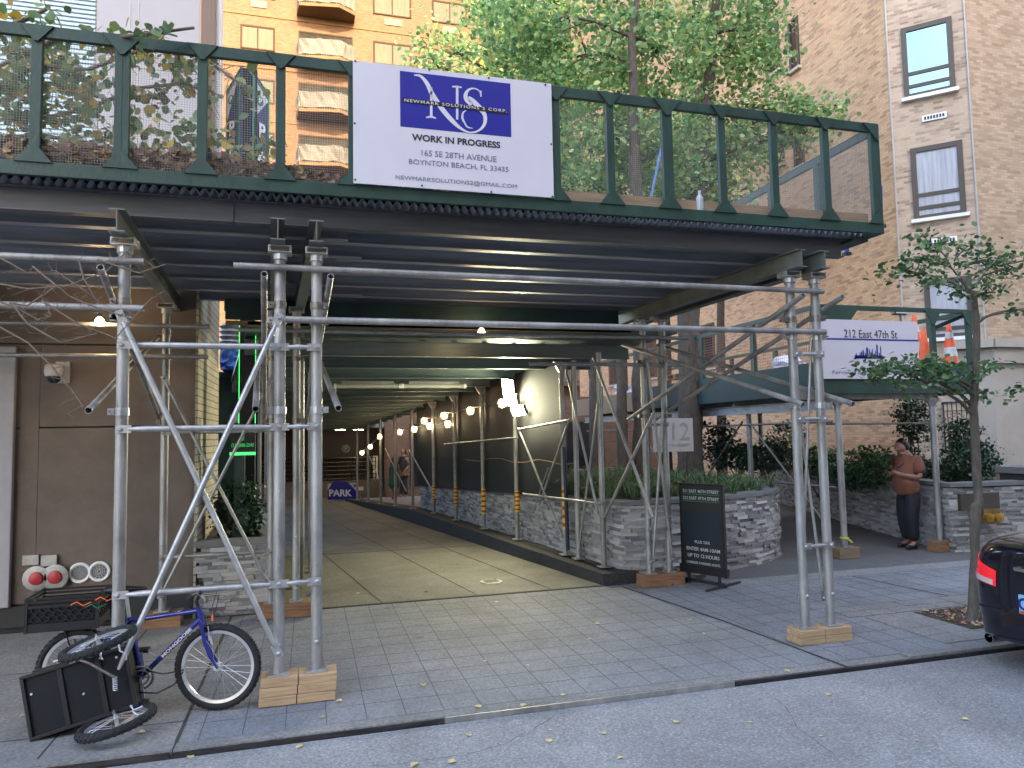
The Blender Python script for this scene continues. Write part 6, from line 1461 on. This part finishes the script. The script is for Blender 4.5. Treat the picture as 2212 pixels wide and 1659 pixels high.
def on_walk(px, py):
    y = 24.0
    for _ in range(30): p = at(px, py, 'z', kt(y)); y = y+.5*(max(18,min(27,p.y))-y)
    return Vector((p.x,p.y,kt(p.y)))
def by_feet(px, y0, y1, Y): b = at(px, y1, 'y', Y); tp_ = at(px, y0, 'y', Y); return Vector((b.x,Y,kt(Y))), (tp_.z-kt(Y))/1.78
wb, sc_ = by_feet(852,984,1082,24.3); far_person(wb, (.2,.9), 'woman in a long green dress walking down the lit walkway', 'dress', True, sc_, True)
mbp, sc_ = by_feet(872,966,1070,25.6); far_person(mbp, (-.5,-.6), 'person in dark clothes standing beyond the woman in green', 'darkcloth', False, sc_, False)

# ================================================================ car
X0, YC = 5.45, 4.27
st_ = [(0.0,.02,.30,.98),(.012,.42,.27,1.0),(.06,.68,.24,1.03),(.16,.79,.22,1.06),(.34,.845,.20,1.08),(.75,.87,.19,1.10),(1.3,.88,.19,1.06),(2.4,.885,.19,1.0),(3.4,.88,.19,.99),(4.1,.86,.19,.93),(4.5,.80,.20,.84),(4.7,.6,.24,.76),(4.78,.02,.35,.66)]
def prof(w_, zb, zt_):
    h = zt_-zb; return [(0,zb),(w_*.86,zb),(w_*.96,zb+.10*h),(w_*.99,zb+.28*h),(w_*1.0,zb+.5*h),(w_*.985,zb+.70*h),(w_*.93,zb+.86*h),(w_*.80,zb+.965*h),(w_*.5,zt_),(0,zt_+.012)]
G_ = [[Vector((X0+x, YC+y, z-.055)) for y, z in prof(w_, zb, zt_)] for x, w_, zb, zt_ in st_]
def cr(p0,p1,p2,p3,t): return .5*((2*p1)+(p2-p0)*t+(2*p0-5*p1+4*p2-p3)*t*t+(3*p1-p0-3*p2+p3)*t**3)
def SU(u_, v_, side=1):
    i = min(int(u_), len(G_)-2); a = u_-i; j = min(int(v_), len(G_[0])-2); b = v_-j
    def row(ii):
        ii = max(0, min(len(G_)-1, ii)); g = G_[ii]; return cr(g[max(j-1,0)], g[j], g[j+1], g[min(j+2,len(g)-1)], b)
    p = cr(row(i-1), row(i), row(i+1), row(i+2), a)
    return Vector((p.x, YC+(p.y-YC)*side, p.z))
def patch(u0, u1, v0, v1, off, side=1, nu=10, nv=8, vf=None):
    mb = MB(); g = []
    for i in range(nu+1):
        for j in range(nv+1):
            uu = u0+(u1-u0)*i/nu; lo, hi = (v0, v1) if vf is None else vf((uu-u0)/(u1-u0)); vv = lo+(hi-lo)*j/nv
            p = SU(uu, vv, side); e = .02; n = (SU(uu+e, vv, side)-p).cross(SU(uu, vv+e, side)-p).normalized()*(-1 if side < 0 else 1)
            out = Vector((p.x-(X0+1.2), p.y-YC, 0)); n = n if n.dot(out) > 0 else -n; g.append(p+n*off)
    fs = [(i*(nv+1)+j, (i+1)*(nv+1)+j, (i+1)*(nv+1)+j+1, i*(nv+1)+j+1) for i in range(nu) for j in range(nv)]
    return mb.add(g, fs)
car = thing('parked_car', (X0+2.4,YC,-.045), 'dark blue sedan parked at the kerb with only its tail in view', 'car')
mb = MB(); nu, nv = 48, 27
for side in (1,-1):
    g = [SU(i/nu*(len(G_)-1), j/nv*(len(G_[0])-1), side) for i in range(nu+1) for j in range(nv+1)]
    mb.add(g, [(i*(nv+1)+j, (i+1)*(nv+1)+j, (i+1)*(nv+1)+j+1, i*(nv+1)+j+1) for i in range(nu) for j in range(nv)])
mb.build('body', M['car'], car, 60)
cs = [(1.05,.66,1.09,1.10),(1.7,.62,1.09,1.34),(2.1,.60,1.05,1.41),(2.8,.60,1.04,1.42),(3.3,.62,1.02,1.28),(3.85,.68,1.0,1.03)]
mb = MB(); g = []
for x, w_, za, zb in cs:
    for y, z in ((-w_*1.18,za-.03),(-w_,zb-.03),(-w_*.7,zb),(w_*.7,zb),(w_,zb-.03),(w_*1.18,za-.03)): g.append((X0+x,YC+y,z-.05))
mb.add(g, [(i*6+j,(i+1)*6+j,(i+1)*6+j+1,i*6+j+1) for i in range(5) for j in range(5)]+[tuple(range(6)),tuple(range(30,36))]); cb_ = mb.build('cabin_glass', M['car_glass'], car, 40)
MB().box(X0+1.95,X0+3.0,YC-.56,YC+.56,1.35,1.385).build('roof', M['car'], car, bevel=.02)
for side in (1,-1):
    tl = patch(1.25, 4.1, 5.3, 7.0, .006, side, 14, 8, vf=lambda t: (4.25+.25*t, 5.15+1.0*t)).build('tail_light', M['tail'], car, 80)
    patch(1.35, 4.0, 5, 5.3, .010, side, 12, 3, vf=lambda t: (4.30+.25*t, 4.58+.28*t)).build('clear_lens', M['tail_clear'], tl, 80)
    c = Vector((X0+.10,YC+.62*side,.17)); e = MB().tube(c-Vector((.06,0,0)), c+Vector((.25,0,.01)), .045, 16, hollow=True).build('exhaust', M['chrome'], car, 40)
    for x in (.95, 3.75):
        cw = Vector((X0+x,YC+.76*side,.262)); tw_ = MB().lathe([(.19,-.10),(.29,-.09),(.31,-.05),(.31,.05),(.29,.09),(.19,.10)], cw, (0,1,0), 32); w1 = tw_.build('wheel', M['rubber'], car, 40)
        MB().lathe([(.19,0),(.18,.015),(.05,.03),(.03,.03)], cw+Vector((0,.095*side,0)), (0,side,0), 10).build('rim', M['alloy'], w1, 30)
pL = at(2201,1296,'x',X0-.004); zc_ = pL.z-.03
pt = MB().box(X0-.010,X0+.02,pL.y-.31,pL.y,zc_-.075,zc_+.075).build('number_plate', M['plate'], car, bevel=.004)
text('C', .13, (X0-.012,pL.y-.04,zc_), (0,-1,0), (0,0,1), M['navy'], pt, bold=.004); MB().box(X0-.0118,X0-.0105,pL.y-.30,pL.y-.01,zc_-.072,zc_-.05).build('plate_strip', mat('plate_red', (.5,.05,.04), .5), pt)
MB().bar((X0-.012,YC+.30,.80),(X0-.012,YC-.30,.80),.03,.03).build('trim', M['chrome'], car, bevel=.004)
mb = patch(1.0, 4.4, 3.05, 3.15, .004, 1, 14, 2); mb.build('bumper_seam', M['black'], car)

# ================================================================ bicycle
BK = .22                                   # the bicycle stands slightly turned, its rear wheel farther from the kerb
def by(x): return 5.77-BK*(x+.63)
def zb_(x, y, yy=None):
    if yy is not None: return at(x*.3472, 1083+y*.3472, 'y', yy)
    d = ray(x*.3472, 1083+y*.3472); t = (5.77-BK*.63)/(d.y+BK*d.x); return Vector((0,0,CAMH))+d*t
AXB = Vector((BK,1,0)).normalized()
FW = zb_(1357,1025); FW.z = .305; RWc = FW+Vector((-.955,.955*BK,0))
bk = thing('bicycle', (FW.x-.5,by(FW.x-.5),0), 'blue mountain bicycle with fat knobbly tyres standing behind the front braces', 'bicycle')
def wheel(root, c, axis, Ro, tr_, rimr, name='wheel', spokes=28, knobs=44):
    x, y, d = basis(axis); c = Vector(c); mb = MB().torus(c, axis, Ro-tr_, tr_, 56, 12)
    for k in range(knobs):
        for s in (-1, 0, 1):
            a = 2*math.pi*(k+(.5 if s == 0 else 0))/knobs; rd = x*math.cos(a)+y*math.sin(a); tg = -x*math.sin(a)+y*math.cos(a)
            q = s*.75; o = c+rd*(Ro-tr_+tr_*math.cos(q)*1.0)+d*tr_*math.sin(q)*1.0; nn = (rd*math.cos(q)+d*math.sin(q)).normalized()
            mb.ob(o, tg*.008, nn.cross(tg)*.006, nn*.0045)
    w_ = mb.build(name, M['rubber'], root, 50)
    rr = Ro-2*tr_-.004; MB().lathe([(rr,-.011),(rr+.008,-.012),(rr+.008,.012),(rr,.011),(rr-.016,.007),(rr-.016,-.007),(rr,-.011)], c, axis, 56).build('rim_band', None, w_) if False else None
    mb = MB(); n = 56
    for r0, r1, h in ((rr-.016, rr+.006, .010),):
        vs = []
        for i in range(n):
            a = 2*math.pi*i/n; rd = x*math.cos(a)+y*math.sin(a)
            vs += [c+rd*r0-d*h*.7, c+rd*r1-d*h, c+rd*r1+d*h, c+rd*r0+d*h*.7]
        mb.add(vs, [(4*i+j, 4*((i+1)%n)+j, 4*((i+1)%n)+(j+1)%4, 4*i+(j+1)%4) for i in range(n) for j in range(4)])
    mb.build('rim', M['alloy'], w_, 40)
    mb = MB()
    for k in range(spokes):
        a = 2*math.pi*k/spokes; b = a+(.55 if k % 2 else -.55); s = .028 if k % 4 < 2 else -.028
        mb.tube(c+(x*math.cos(b)+y*math.sin(b))*.024+d*s, c+(x*math.cos(a)+y*math.sin(a))*(rr-.01), .0011, 4)
    mb.build('spokes', M['alloy'], w_)
    mb = MB().tube(c-d*.045, c+d*.045, .014, 12); mb.lathe([(.026,-.032),(.026,-.028)], c, axis, 14); mb.lathe([(.026,.028),(.026,.032)], c, axis, 14); mb.tube(c-d*.06, c+d*.06, .006, 8); mb.build('hub', M['alloy'], w_, 40)
    return w_
Rw = .305
wheel(bk, FW, AXB, Rw, .024, .28, 'front_wheel'); wheel(bk, RWc, AXB, Rw, .024, .28, 'rear_wheel')
BB = zb_(885,1085); HT, HB = zb_(1232,655), zb_(1258,745); ST = zb_(803,720); SJ = zb_(806,742)
fr = MB().tube(HT, HB, .021, 14); fr.tube(HB+(HT-HB)*.2, BB, .0185, 14); fr.tube(HT+(HB-HT)*.25, SJ, .0165, 14); fr.tube(BB, ST, .0165, 14)
for s in (-1,1):
    fr.path([BB+Vector((0,.03*s,0)), RWc+Vector((.08,.055*s,.0)), RWc+Vector((0,.06*s,0))], [.011,.010,.009], 8); fr.path([SJ+Vector((0,.02*s,0)), RWc+Vector((.03,.055*s,.06)), RWc+Vector((0,.06*s,0))], [.009,.008,.008], 8)
fr.tube(BB-Vector((0,.035,0)), BB+Vector((0,.035,0)), .022, 14)
frm = fr.build('frame', M['bike_blue'], bk, 50)
dt0, dt1 = HB+(HT-HB)*.2, BB; dd = (dt1-dt0).normalized(); rt = -dd; upv = Vector((0,-1,0)).cross(rt)*1
tA = zb_(992,947)+Vector((0,-.0190,0)); tB = zb_(1172,770)+Vector((0,-.0190,0)); 
tAp = dt1+(dt0-dt1)*(((tA-dt1).dot(dt0-dt1))/((dt0-dt1).length_squared)); tBp = dt1+(dt0-dt1)*(((tB-dt1).dot(dt0-dt1))/((dt0-dt1).length_squared))
rt = (tBp-tAp).normalized(); upv = rt.cross(Vector((0,1,0))); upv = upv if upv.z > 0 else -upv
fit_text('MONGOOSE', tAp+Vector((0,-.0175,0)), tBp+Vector((0,-.0175,0)), .024, M['white'], frm, up=upv, bold=.03, nudge=.0015)
fk = MB()
cr0 = HB+Vector((.0,0,-.012)); fk.bar(cr0-Vector((0,.05,0)), cr0+Vector((0,.05,0)), .03, .028)
for s in (-1,1): fk.path([cr0+Vector((0,.05*s,0)), zb_(1278,860)+Vector((0,.05*s,0)), zb_(1310,950)+Vector((0,.05*s,0)), FW+Vector((0,.05*s,0))], [.015,.014,.012,.008], 10)
fk.build('fork', M['bike_blue'], bk, 50)
hb = MB().tube(HT, zb_(1222,615), .013, 10); s0 = zb_(1225,612); s1 = zb_(1250,560); hb.tube(s0, s1, .014, 10)
hb.path([s1+Vector((-.03,.28,.03)), s1+Vector((0,.1,.01)), s1, s1+Vector((0,-.1,.01)), s1+Vector((-.03,-.28,.03))], .0115, 10); hbo = hb.build('handlebar', M['blackplastic'], bk, 50)
mb = MB()
for s in (-1,1): mb.tube(s1+Vector((-.02,.19*s,.02)), s1+Vector((-.04,.30*s,.03)), .016, 10)
mb.build('grip', M['rubber'], hbo, 40)
mb = MB()
for s in (-1,1): mb.path([s1+Vector((0,.16*s,.01)), s1+Vector((.05,.2*s,-.01)), s1+Vector((.06,.26*s,-.02))], .005, 6)
mb.build('brake_lever', M['alloy'], hbo)
mb = MB(); mb.path([s1+Vector((.02,-.1,0)), s1+Vector((.13,-.06,-.03)), s1+Vector((.10,-.02,-.16)), HT+Vector((.04,-.03,-.03)), zb_(1300,800)+Vector((0,-.05,0))], .0028, 6); mb.path([s1+Vector((.02,.1,0)), s1+Vector((.11,.06,.0)), s1+Vector((.07,.02,-.14)), HT+Vector((-.05,-.02,0)), SJ+Vector((.05,-.02,.012))], .0028, 6); mb.build('brake_cable', M['blackplastic'], bk)
seat_c = zb_(785,548); stp = MB().tube(ST, seat_c-Vector((0,0,.03)), .013, 10).build('seat_post', M['alloy'], bk, 40)
mb = MB(); mb.path([seat_c+Vector((-.13,0,.01)), seat_c+Vector((-.08,0,.012)), seat_c, seat_c+Vector((.10,0,-.002)), seat_c+Vector((.14,0,-.012))], [.04,.062,.045,.024,.014], 14)
for i, v in enumerate(mb.v): v.z = seat_c.z+(v.z-seat_c.z)*.6
mb.build('saddle', M['blackplastic'], bk, 60)
mb = MB()
for k in range(32): a = 2*math.pi*k/32; mb.ob(BB+Vector((math.cos(a)*.088,-.045,math.sin(a)*.088)), (.006*math.cos(a),0,.006*math.sin(a)), (0,.002,0), (-.003*math.sin(a),0,.003*math.cos(a)))
mb.torus(BB+Vector((0,-.045,0)), (0,1,0), .078, .007, 30, 5); mb.torus(BB+Vector((0,-.040,0)), (0,1,0), .05, .006, 24, 5)
for k in range(5): a = k*1.2566; mb.bar(BB+Vector((0,-.045,0)), BB+Vector((math.cos(a)*.075,-.045,math.sin(a)*.075)), .014, .005)
cs_ = mb.build('chainring', M['clamp'], bk)
cp1 = zb_(905,1215); d_ = cp1-BB; mb = MB().bar(BB+Vector((0,-.06,0)), cp1+Vector((0,-.07,0)), .022, .012, (0,1,0)); mb.bar(BB+Vector((0,.06,0)), BB-d_+Vector((0,.07,0)), .022, .012, (0,1,0)); ck_ = mb.build('crank', M['alloy'], cs_, bevel=.003)
mb = MB().box(cp1.x-.045,cp1.x+.045,cp1.y-.17,cp1.y-.08,cp1.z-.012,cp1.z+.012); q = BB-d_; mb.box(q.x-.045,q.x+.045,q.y+.08,q.y+.17,q.z-.012,q.z+.012); mb.build('pedal', M['blackplastic'], cs_, bevel=.003)
mb = MB()
for s in (1,-1): mb.tube(BB+Vector((0,-.045,.083*s)), RWc+Vector((0,-.045,.04*s)), .004, 5)
mb.lathe([(.04,0),(.03,.015),(.028,.03)], RWc+Vector((0,-.03,0)), (0,-1,0), 16); mb.build('chain', M['clamp'], bk)
cgp = [zb_(x, y)+Vector((0,-.03,0)) for x, y in ((1000,940),(935,915),(990,890),(985,865),(995,880))]; MB().path([zb_(975,955)+Vector((0,-.03,0)), zb_(928,918)+Vector((0,-.04,0)), zb_(990,895)+Vector((0,-.05,0)), zb_(985,868)+Vector((0,-.05,0))], .0035, 6).build('bottle_cage', M['alloy'], bk)
mb = MB().tube(HB+Vector((.045,-.05,-.03)), HB+Vector((.055,-.05,-.13)), .006, 6); mb.bar(HB+Vector((.06,-.05,-.10)), HB+Vector((.075,-.05,-.16)), .015, .012); mb.build('brake_arm', M['alloy'], bk)
MB().box(zb_(1325,705).x-.006,zb_(1325,705).x+.006,zb_(1325,705).y-.05,zb_(1325,705).y-.04,zb_(1325,735).z,zb_(1325,698).z).build('reflector', M['orange'], bk)
# rear rack and crate
cx0, cx1 = zb_(205,700).x+.02, zb_(655,700).x-.03; cz0, cz1 = zb_(400,775).z, zb_(400,565).z; BY = 6.03; cyf, cyb = BY-.17, BY+.17
mb = MB()
for s in (-1,1):
    mb.tube((cx0+.1,BY+.06*s,cz0-.008),(cx1+.06,BY+.06*s,cz0-.008),.006,6); mb.tube((RWc.x-.1,BY+.06*s,cz0-.01),(RWc.x,BY+.065*s,RWc.z),.005,6); mb.tube((RWc.x+.08,BY+.06*s,cz0-.01),(RWc.x,BY+.065*s,RWc.z),.005,6)
for i in range(4): mb.tube((cx0+.14+i*.09,BY-.06,cz0-.008),(cx0+.14+i*.09,BY+.06,cz0-.008),.005,6)
mb.build('rear_rack', M['blackplastic'], bk)
ct = thing('milk_crate', ((cx0+cx1)/2,BY,cz0), 'black plastic crate with honeycomb sides strapped over the rear wheel', 'crate')
mb = MB().box(cx0,cx1,cyf,cyb,cz0,cz0+.012)
hh = cz1-cz0
for (a, b) in (((cx0,cyf),(cx1,cyf)),((cx1,cyf),(cx1,cyb)),((cx1,cyb),(cx0,cyb)),((cx0,cyb),(cx0,cyf))):
    a3, b3 = Vector((*a,0)), Vector((*b,0)); L_ = (b3-a3).length
    for z0, z1 in ((0,.06),(hh-.075,hh-.055),(hh-.04,hh-.025),(hh-.015,hh)): mb.bar(a3+Vector((0,0,cz0+(z0+z1)/2)), b3+Vector((0,0,cz0+(z0+z1)/2)), .010, z1-z0)
    n_ = int(L_/.055)
    for r_ in range(3):
        z = cz0+.065+r_*(hh-.14)/3; dz = (hh-.14)/3
        for i in range(n_):
            t0, t1 = i/n_, (i+.5)/n_; o_ = .5/n_ if r_ % 2 else 0
            p, q = a3.lerp(b3, min(1,t0+o_)), a3.lerp(b3, min(1,t1+o_)); mb.bar(p+Vector((0,0,z)), q+Vector((0,0,z+dz*.45)), .007, .006); mb.bar(q+Vector((0,0,z+dz*.45)), a3.lerp(b3, min(1,(i+1)/n_+o_))+Vector((0,0,z)), .007, .006); mb.bar(q+Vector((0,0,z+dz*.45)), q+Vector((0,0,z+dz)), .007, .006)
    mb.bar(a3+Vector((0,0,cz0)), a3+Vector((0,0,cz1)), .02, .02, (1,0,0))
mb.build('crate_body', M['blackplastic'], ct)
MB().box(cx0+.012,cx1-.012,cyf+.012,cyb-.012,cz0+.014,cz1-.05).build('dark_liner', M['trailer'], ct)  # dark inner box added so the inside of the crate reads unlit
for i, (px, py, m_) in enumerate(((500,640,'red'),(590,655,'leaf_tree'),(650,610,'red'))):
    c = zb_(px, py, cyf-.01); MB().path([c+Vector((-.06,0,.0)), c+Vector((-.02,-.01,.02)), c+Vector((.02,-.01,-.01)), c+Vector((.07,0,.01))], .004, 5).build('bungee_cord', M['orange'] if m_ == 'red' else M['green_sign'], ct)
# cable lock
mb = MB().path([zb_(930,1040)+Vector((0,-.05,0)), zb_(1030,1050)+Vector((0,-.09,0)), zb_(1095,1045)+Vector((0,-.06,0)), zb_(1150,1040)+Vector((0,-.03,0))], .005, 6).path([zb_(1150,1042)+Vector((0,-.06,0)), zb_(1100,1110)+Vector((0,-.11,0)), zb_(1000,1155)+Vector((0,-.13,0)), zb_(880,1160)+Vector((0,-.10,0))], .005, 6)
tag(mb.build('cable_lock', M['blackplastic'], None, 50), 'black cable lock looped between the bicycle wheel and frame', 'lock')

# ================================================================ tipped cargo trailer
def zt_(x, y, yy): return at(x*.3472, 1083+y*.3472, 'y', yy)
q = [zt_(195,1500,5.56), zt_(855,1270,5.60), zt_(790,900,5.66), zt_(110,1090,5.62)]     # BL BR TR TL
ex = ((q[1]-q[0])+(q[2]-q[3]))/2; ez = ((q[3]-q[0])+(q[2]-q[1]))/2; L_, W_ = ex.length, ez.length; ex.normalize(); ez -= ex*ez.dot(ex); ez.normalize(); ey = ez.cross(ex).normalized(); ey = ey if ey.y > 0 else -ey
O_ = (q[0]+q[1]+q[2]+q[3])/4; L2, W2_ = L_/2, W_/2
tl_ = thing('cargo_trailer', (O_.x,O_.y,0), 'black bicycle cargo trailer tipped on its side with its underside showing', 'trailer')
TP = lambda a, b, c: O_+ex*a+ez*b+ey*c      # along, across, away from the viewer
TB = lambda mb, a0, a1, b0, b1, c0, c1: mb.ob(TP((a0+a1)/2,(b0+b1)/2,(c0+c1)/2), ex*(a1-a0)/2, ey*(c1-c0)/2, ez*(b1-b0)/2)
mb = MB(); TB(mb,-L2+.01,L2-.01,-W2_+.01,W2_-.01,.012,.03); TB(mb,-L2+.01,L2-.01,-W2_+.01,-W2_+.02,.03,.27); TB(mb,-L2+.01,L2-.01,W2_-.02,W2_-.01,.03,.27); TB(mb,-L2+.01,-L2+.02,-W2_+.02,W2_-.02,.03,.27); TB(mb,L2-.02,L2-.01,-W2_+.02,W2_-.02,.03,.27)
mb.build('tub', M['trailer'], tl_, bevel=.004)
mb = MB()
for b0 in (-W2_, W2_-.022): TB(mb,-L2,L2,b0,b0+.022,-.008,.016)
for a0 in (-L2, L2-.022): TB(mb,a0,a0+.022,-W2_+.022,W2_-.022,-.008,.016)
for a0 in (-L2*.34, L2*.38): TB(mb,a0,a0+.03,-W2_+.022,W2_-.022,-.004,.012)
for b0 in (-W2_-.003, W2_-.019): TB(mb,-L2,L2,b0,b0+.022,.26,.285)
for a0 in (-L2, L2-.022): TB(mb,a0,a0+.022,-W2_+.02,W2_-.02,.26,.284)
mb.build('frame', M['blackplastic'], tl_, bevel=.003)
mb = MB()
for a, b in ((.02,-.02),(-.1,-.05),(-L2+.05,.08),(.25,.15)): mb.tube(TP(a,b,.012), TP(a,b,.002), .008, 8)
mb.build('rivet', M['alloy'], tl_)
wn = Vector((-.27,-.03,.96)).normalized()
uw = zt_(612,880,5.52); lw = zt_(725,1395,5.47); lw.z = max(lw.z, .095)
wheel(tl_, uw, wn, .235, .027, .2, 'wheel', 20, 36); wheel(tl_, lw, Vector((-.20,.02,.97)), .243, .028, .2, 'wheel', 20, 36)
mb = MB().tube(uw-wn*.03, TP(L2*.25,W2_-.02,.02), .008, 8); mb.tube(lw+wn*.03, TP(L2*.55,-W2_+.02,.0), .010, 8); mb.path([zt_(630,930,5.6),zt_(625,960,5.56),zt_(640,985,5.55),zt_(615,975,5.55)], .006, 6); mb.path([zt_(740,890,5.6),zt_(745,930,5.56),zt_(790,950,5.55),zt_(785,985,5.55)], .006, 6)
mb.path([zt_(820,1270,5.55),zt_(830,1310,5.5),zt_(860,1330,5.48)], .005, 6); mb.path([zt_(885,1275,5.55),zt_(830,1300,5.5),zt_(810,1270,5.52)], .006, 6); mb.build('axle_bracket', M['alloy'], tl_, 50)
mb = MB().path([zt_(440,1010,5.6),zt_(490,985,5.575),zt_(560,1010,5.565),zt_(640,1055,5.56),zt_(715,1095,5.555)], .009, 8); mb.build('tow_arm', M['clamp'], tl_, 50)
mb = MB(); pts = []; a, b = zt_(715,1095,5.55), zt_(718,1175,5.55)
for i in range(60): t = i/59; an = t*2*math.pi*7; pts.append(a.lerp(b, t)+Vector((math.cos(an)*.014, math.sin(an)*.014, 0)))
mb.path(pts, .003, 5); mb.build('spring', M['alloy'], tl_)
MB().path([zt_(330,1000,5.68),zt_(380,985,5.7),zt_(440,975,5.7)], .010, 6).build('foil_scrap', M['alloy'], tl_)

# ================================================================ fallen leaves
rn = random.Random(77); spots = [(691+x*.3437*1.0, 1210+y*.3437) for x, y in ((995,923),(1280,915),(1527,850),(755,1025),(1448,1067),(830,1272),(1305,662),(1745,402),(1695,497),(120,890),(18,993),(650,790),(1035,635),(1110,265),(1405,263),(1668,197),(670,195),(240,205),(938,1103),(1790,1088),(1890,1242),(595,1290),(1440,1135),(278,1083))]
spots += [(x*.3472, 1083+y*.3472) for x, y in ((140,1340),(880,1445),(945,1325),(1185,1590),(2010,1345),(2110,1245),(1865,1525))]+[(1790,1500),(1774,1590),(2085,1555),(1460,1560),(1620,1560),(1700,1450),(1520,1370),(1290,1345),(1980,1600),(1490,1340)]
big = 0
for px, py in spots:
    p = at(px, py, 'z', 0); z = -.043 if p.y < KY-.03 else (gz(p.y)+.004 if p.y > SEAM and p.x < wall_x(p.y) else .004)
    if p.y < KY-.03: p = at(px, py, 'z', -.043)
    s = rn.uniform(.014,.032); a = rn.uniform(0,6.28); d = Vector((math.cos(a),math.sin(a),0)); e = Vector((-d.y,d.x,0)); c = Vector((p.x,p.y,z))
    cu = rn.uniform(.15,.5)*s
    V = [c-d*s*1.1, c-d*s*.5+e*s*.7+Vector((0,0,cu)), c+d*s*.3+e*s*.8+Vector((0,0,cu*.7)), c+d*s*1.0+Vector((0,0,cu*.5)), c+d*s*.3-e*s*.7+Vector((0,0,cu)), c-d*s*.5-e*s*.8+Vector((0,0,cu*1.2)), c+Vector((0,0,.002)), c+d*s*1.5+Vector((0,0,.006))]
    o = MB().add(V, [(0,1,6),(1,2,6),(2,3,6),(3,4,6),(4,5,6),(5,0,6),(3,7,6)]).build('fallen_leaf', M['yellow_leaf']); tag(o, 'small pale yellow leaf fallen on the ground before the driveway', 'leaf', 'fallen leaves scattered on the paving and road')
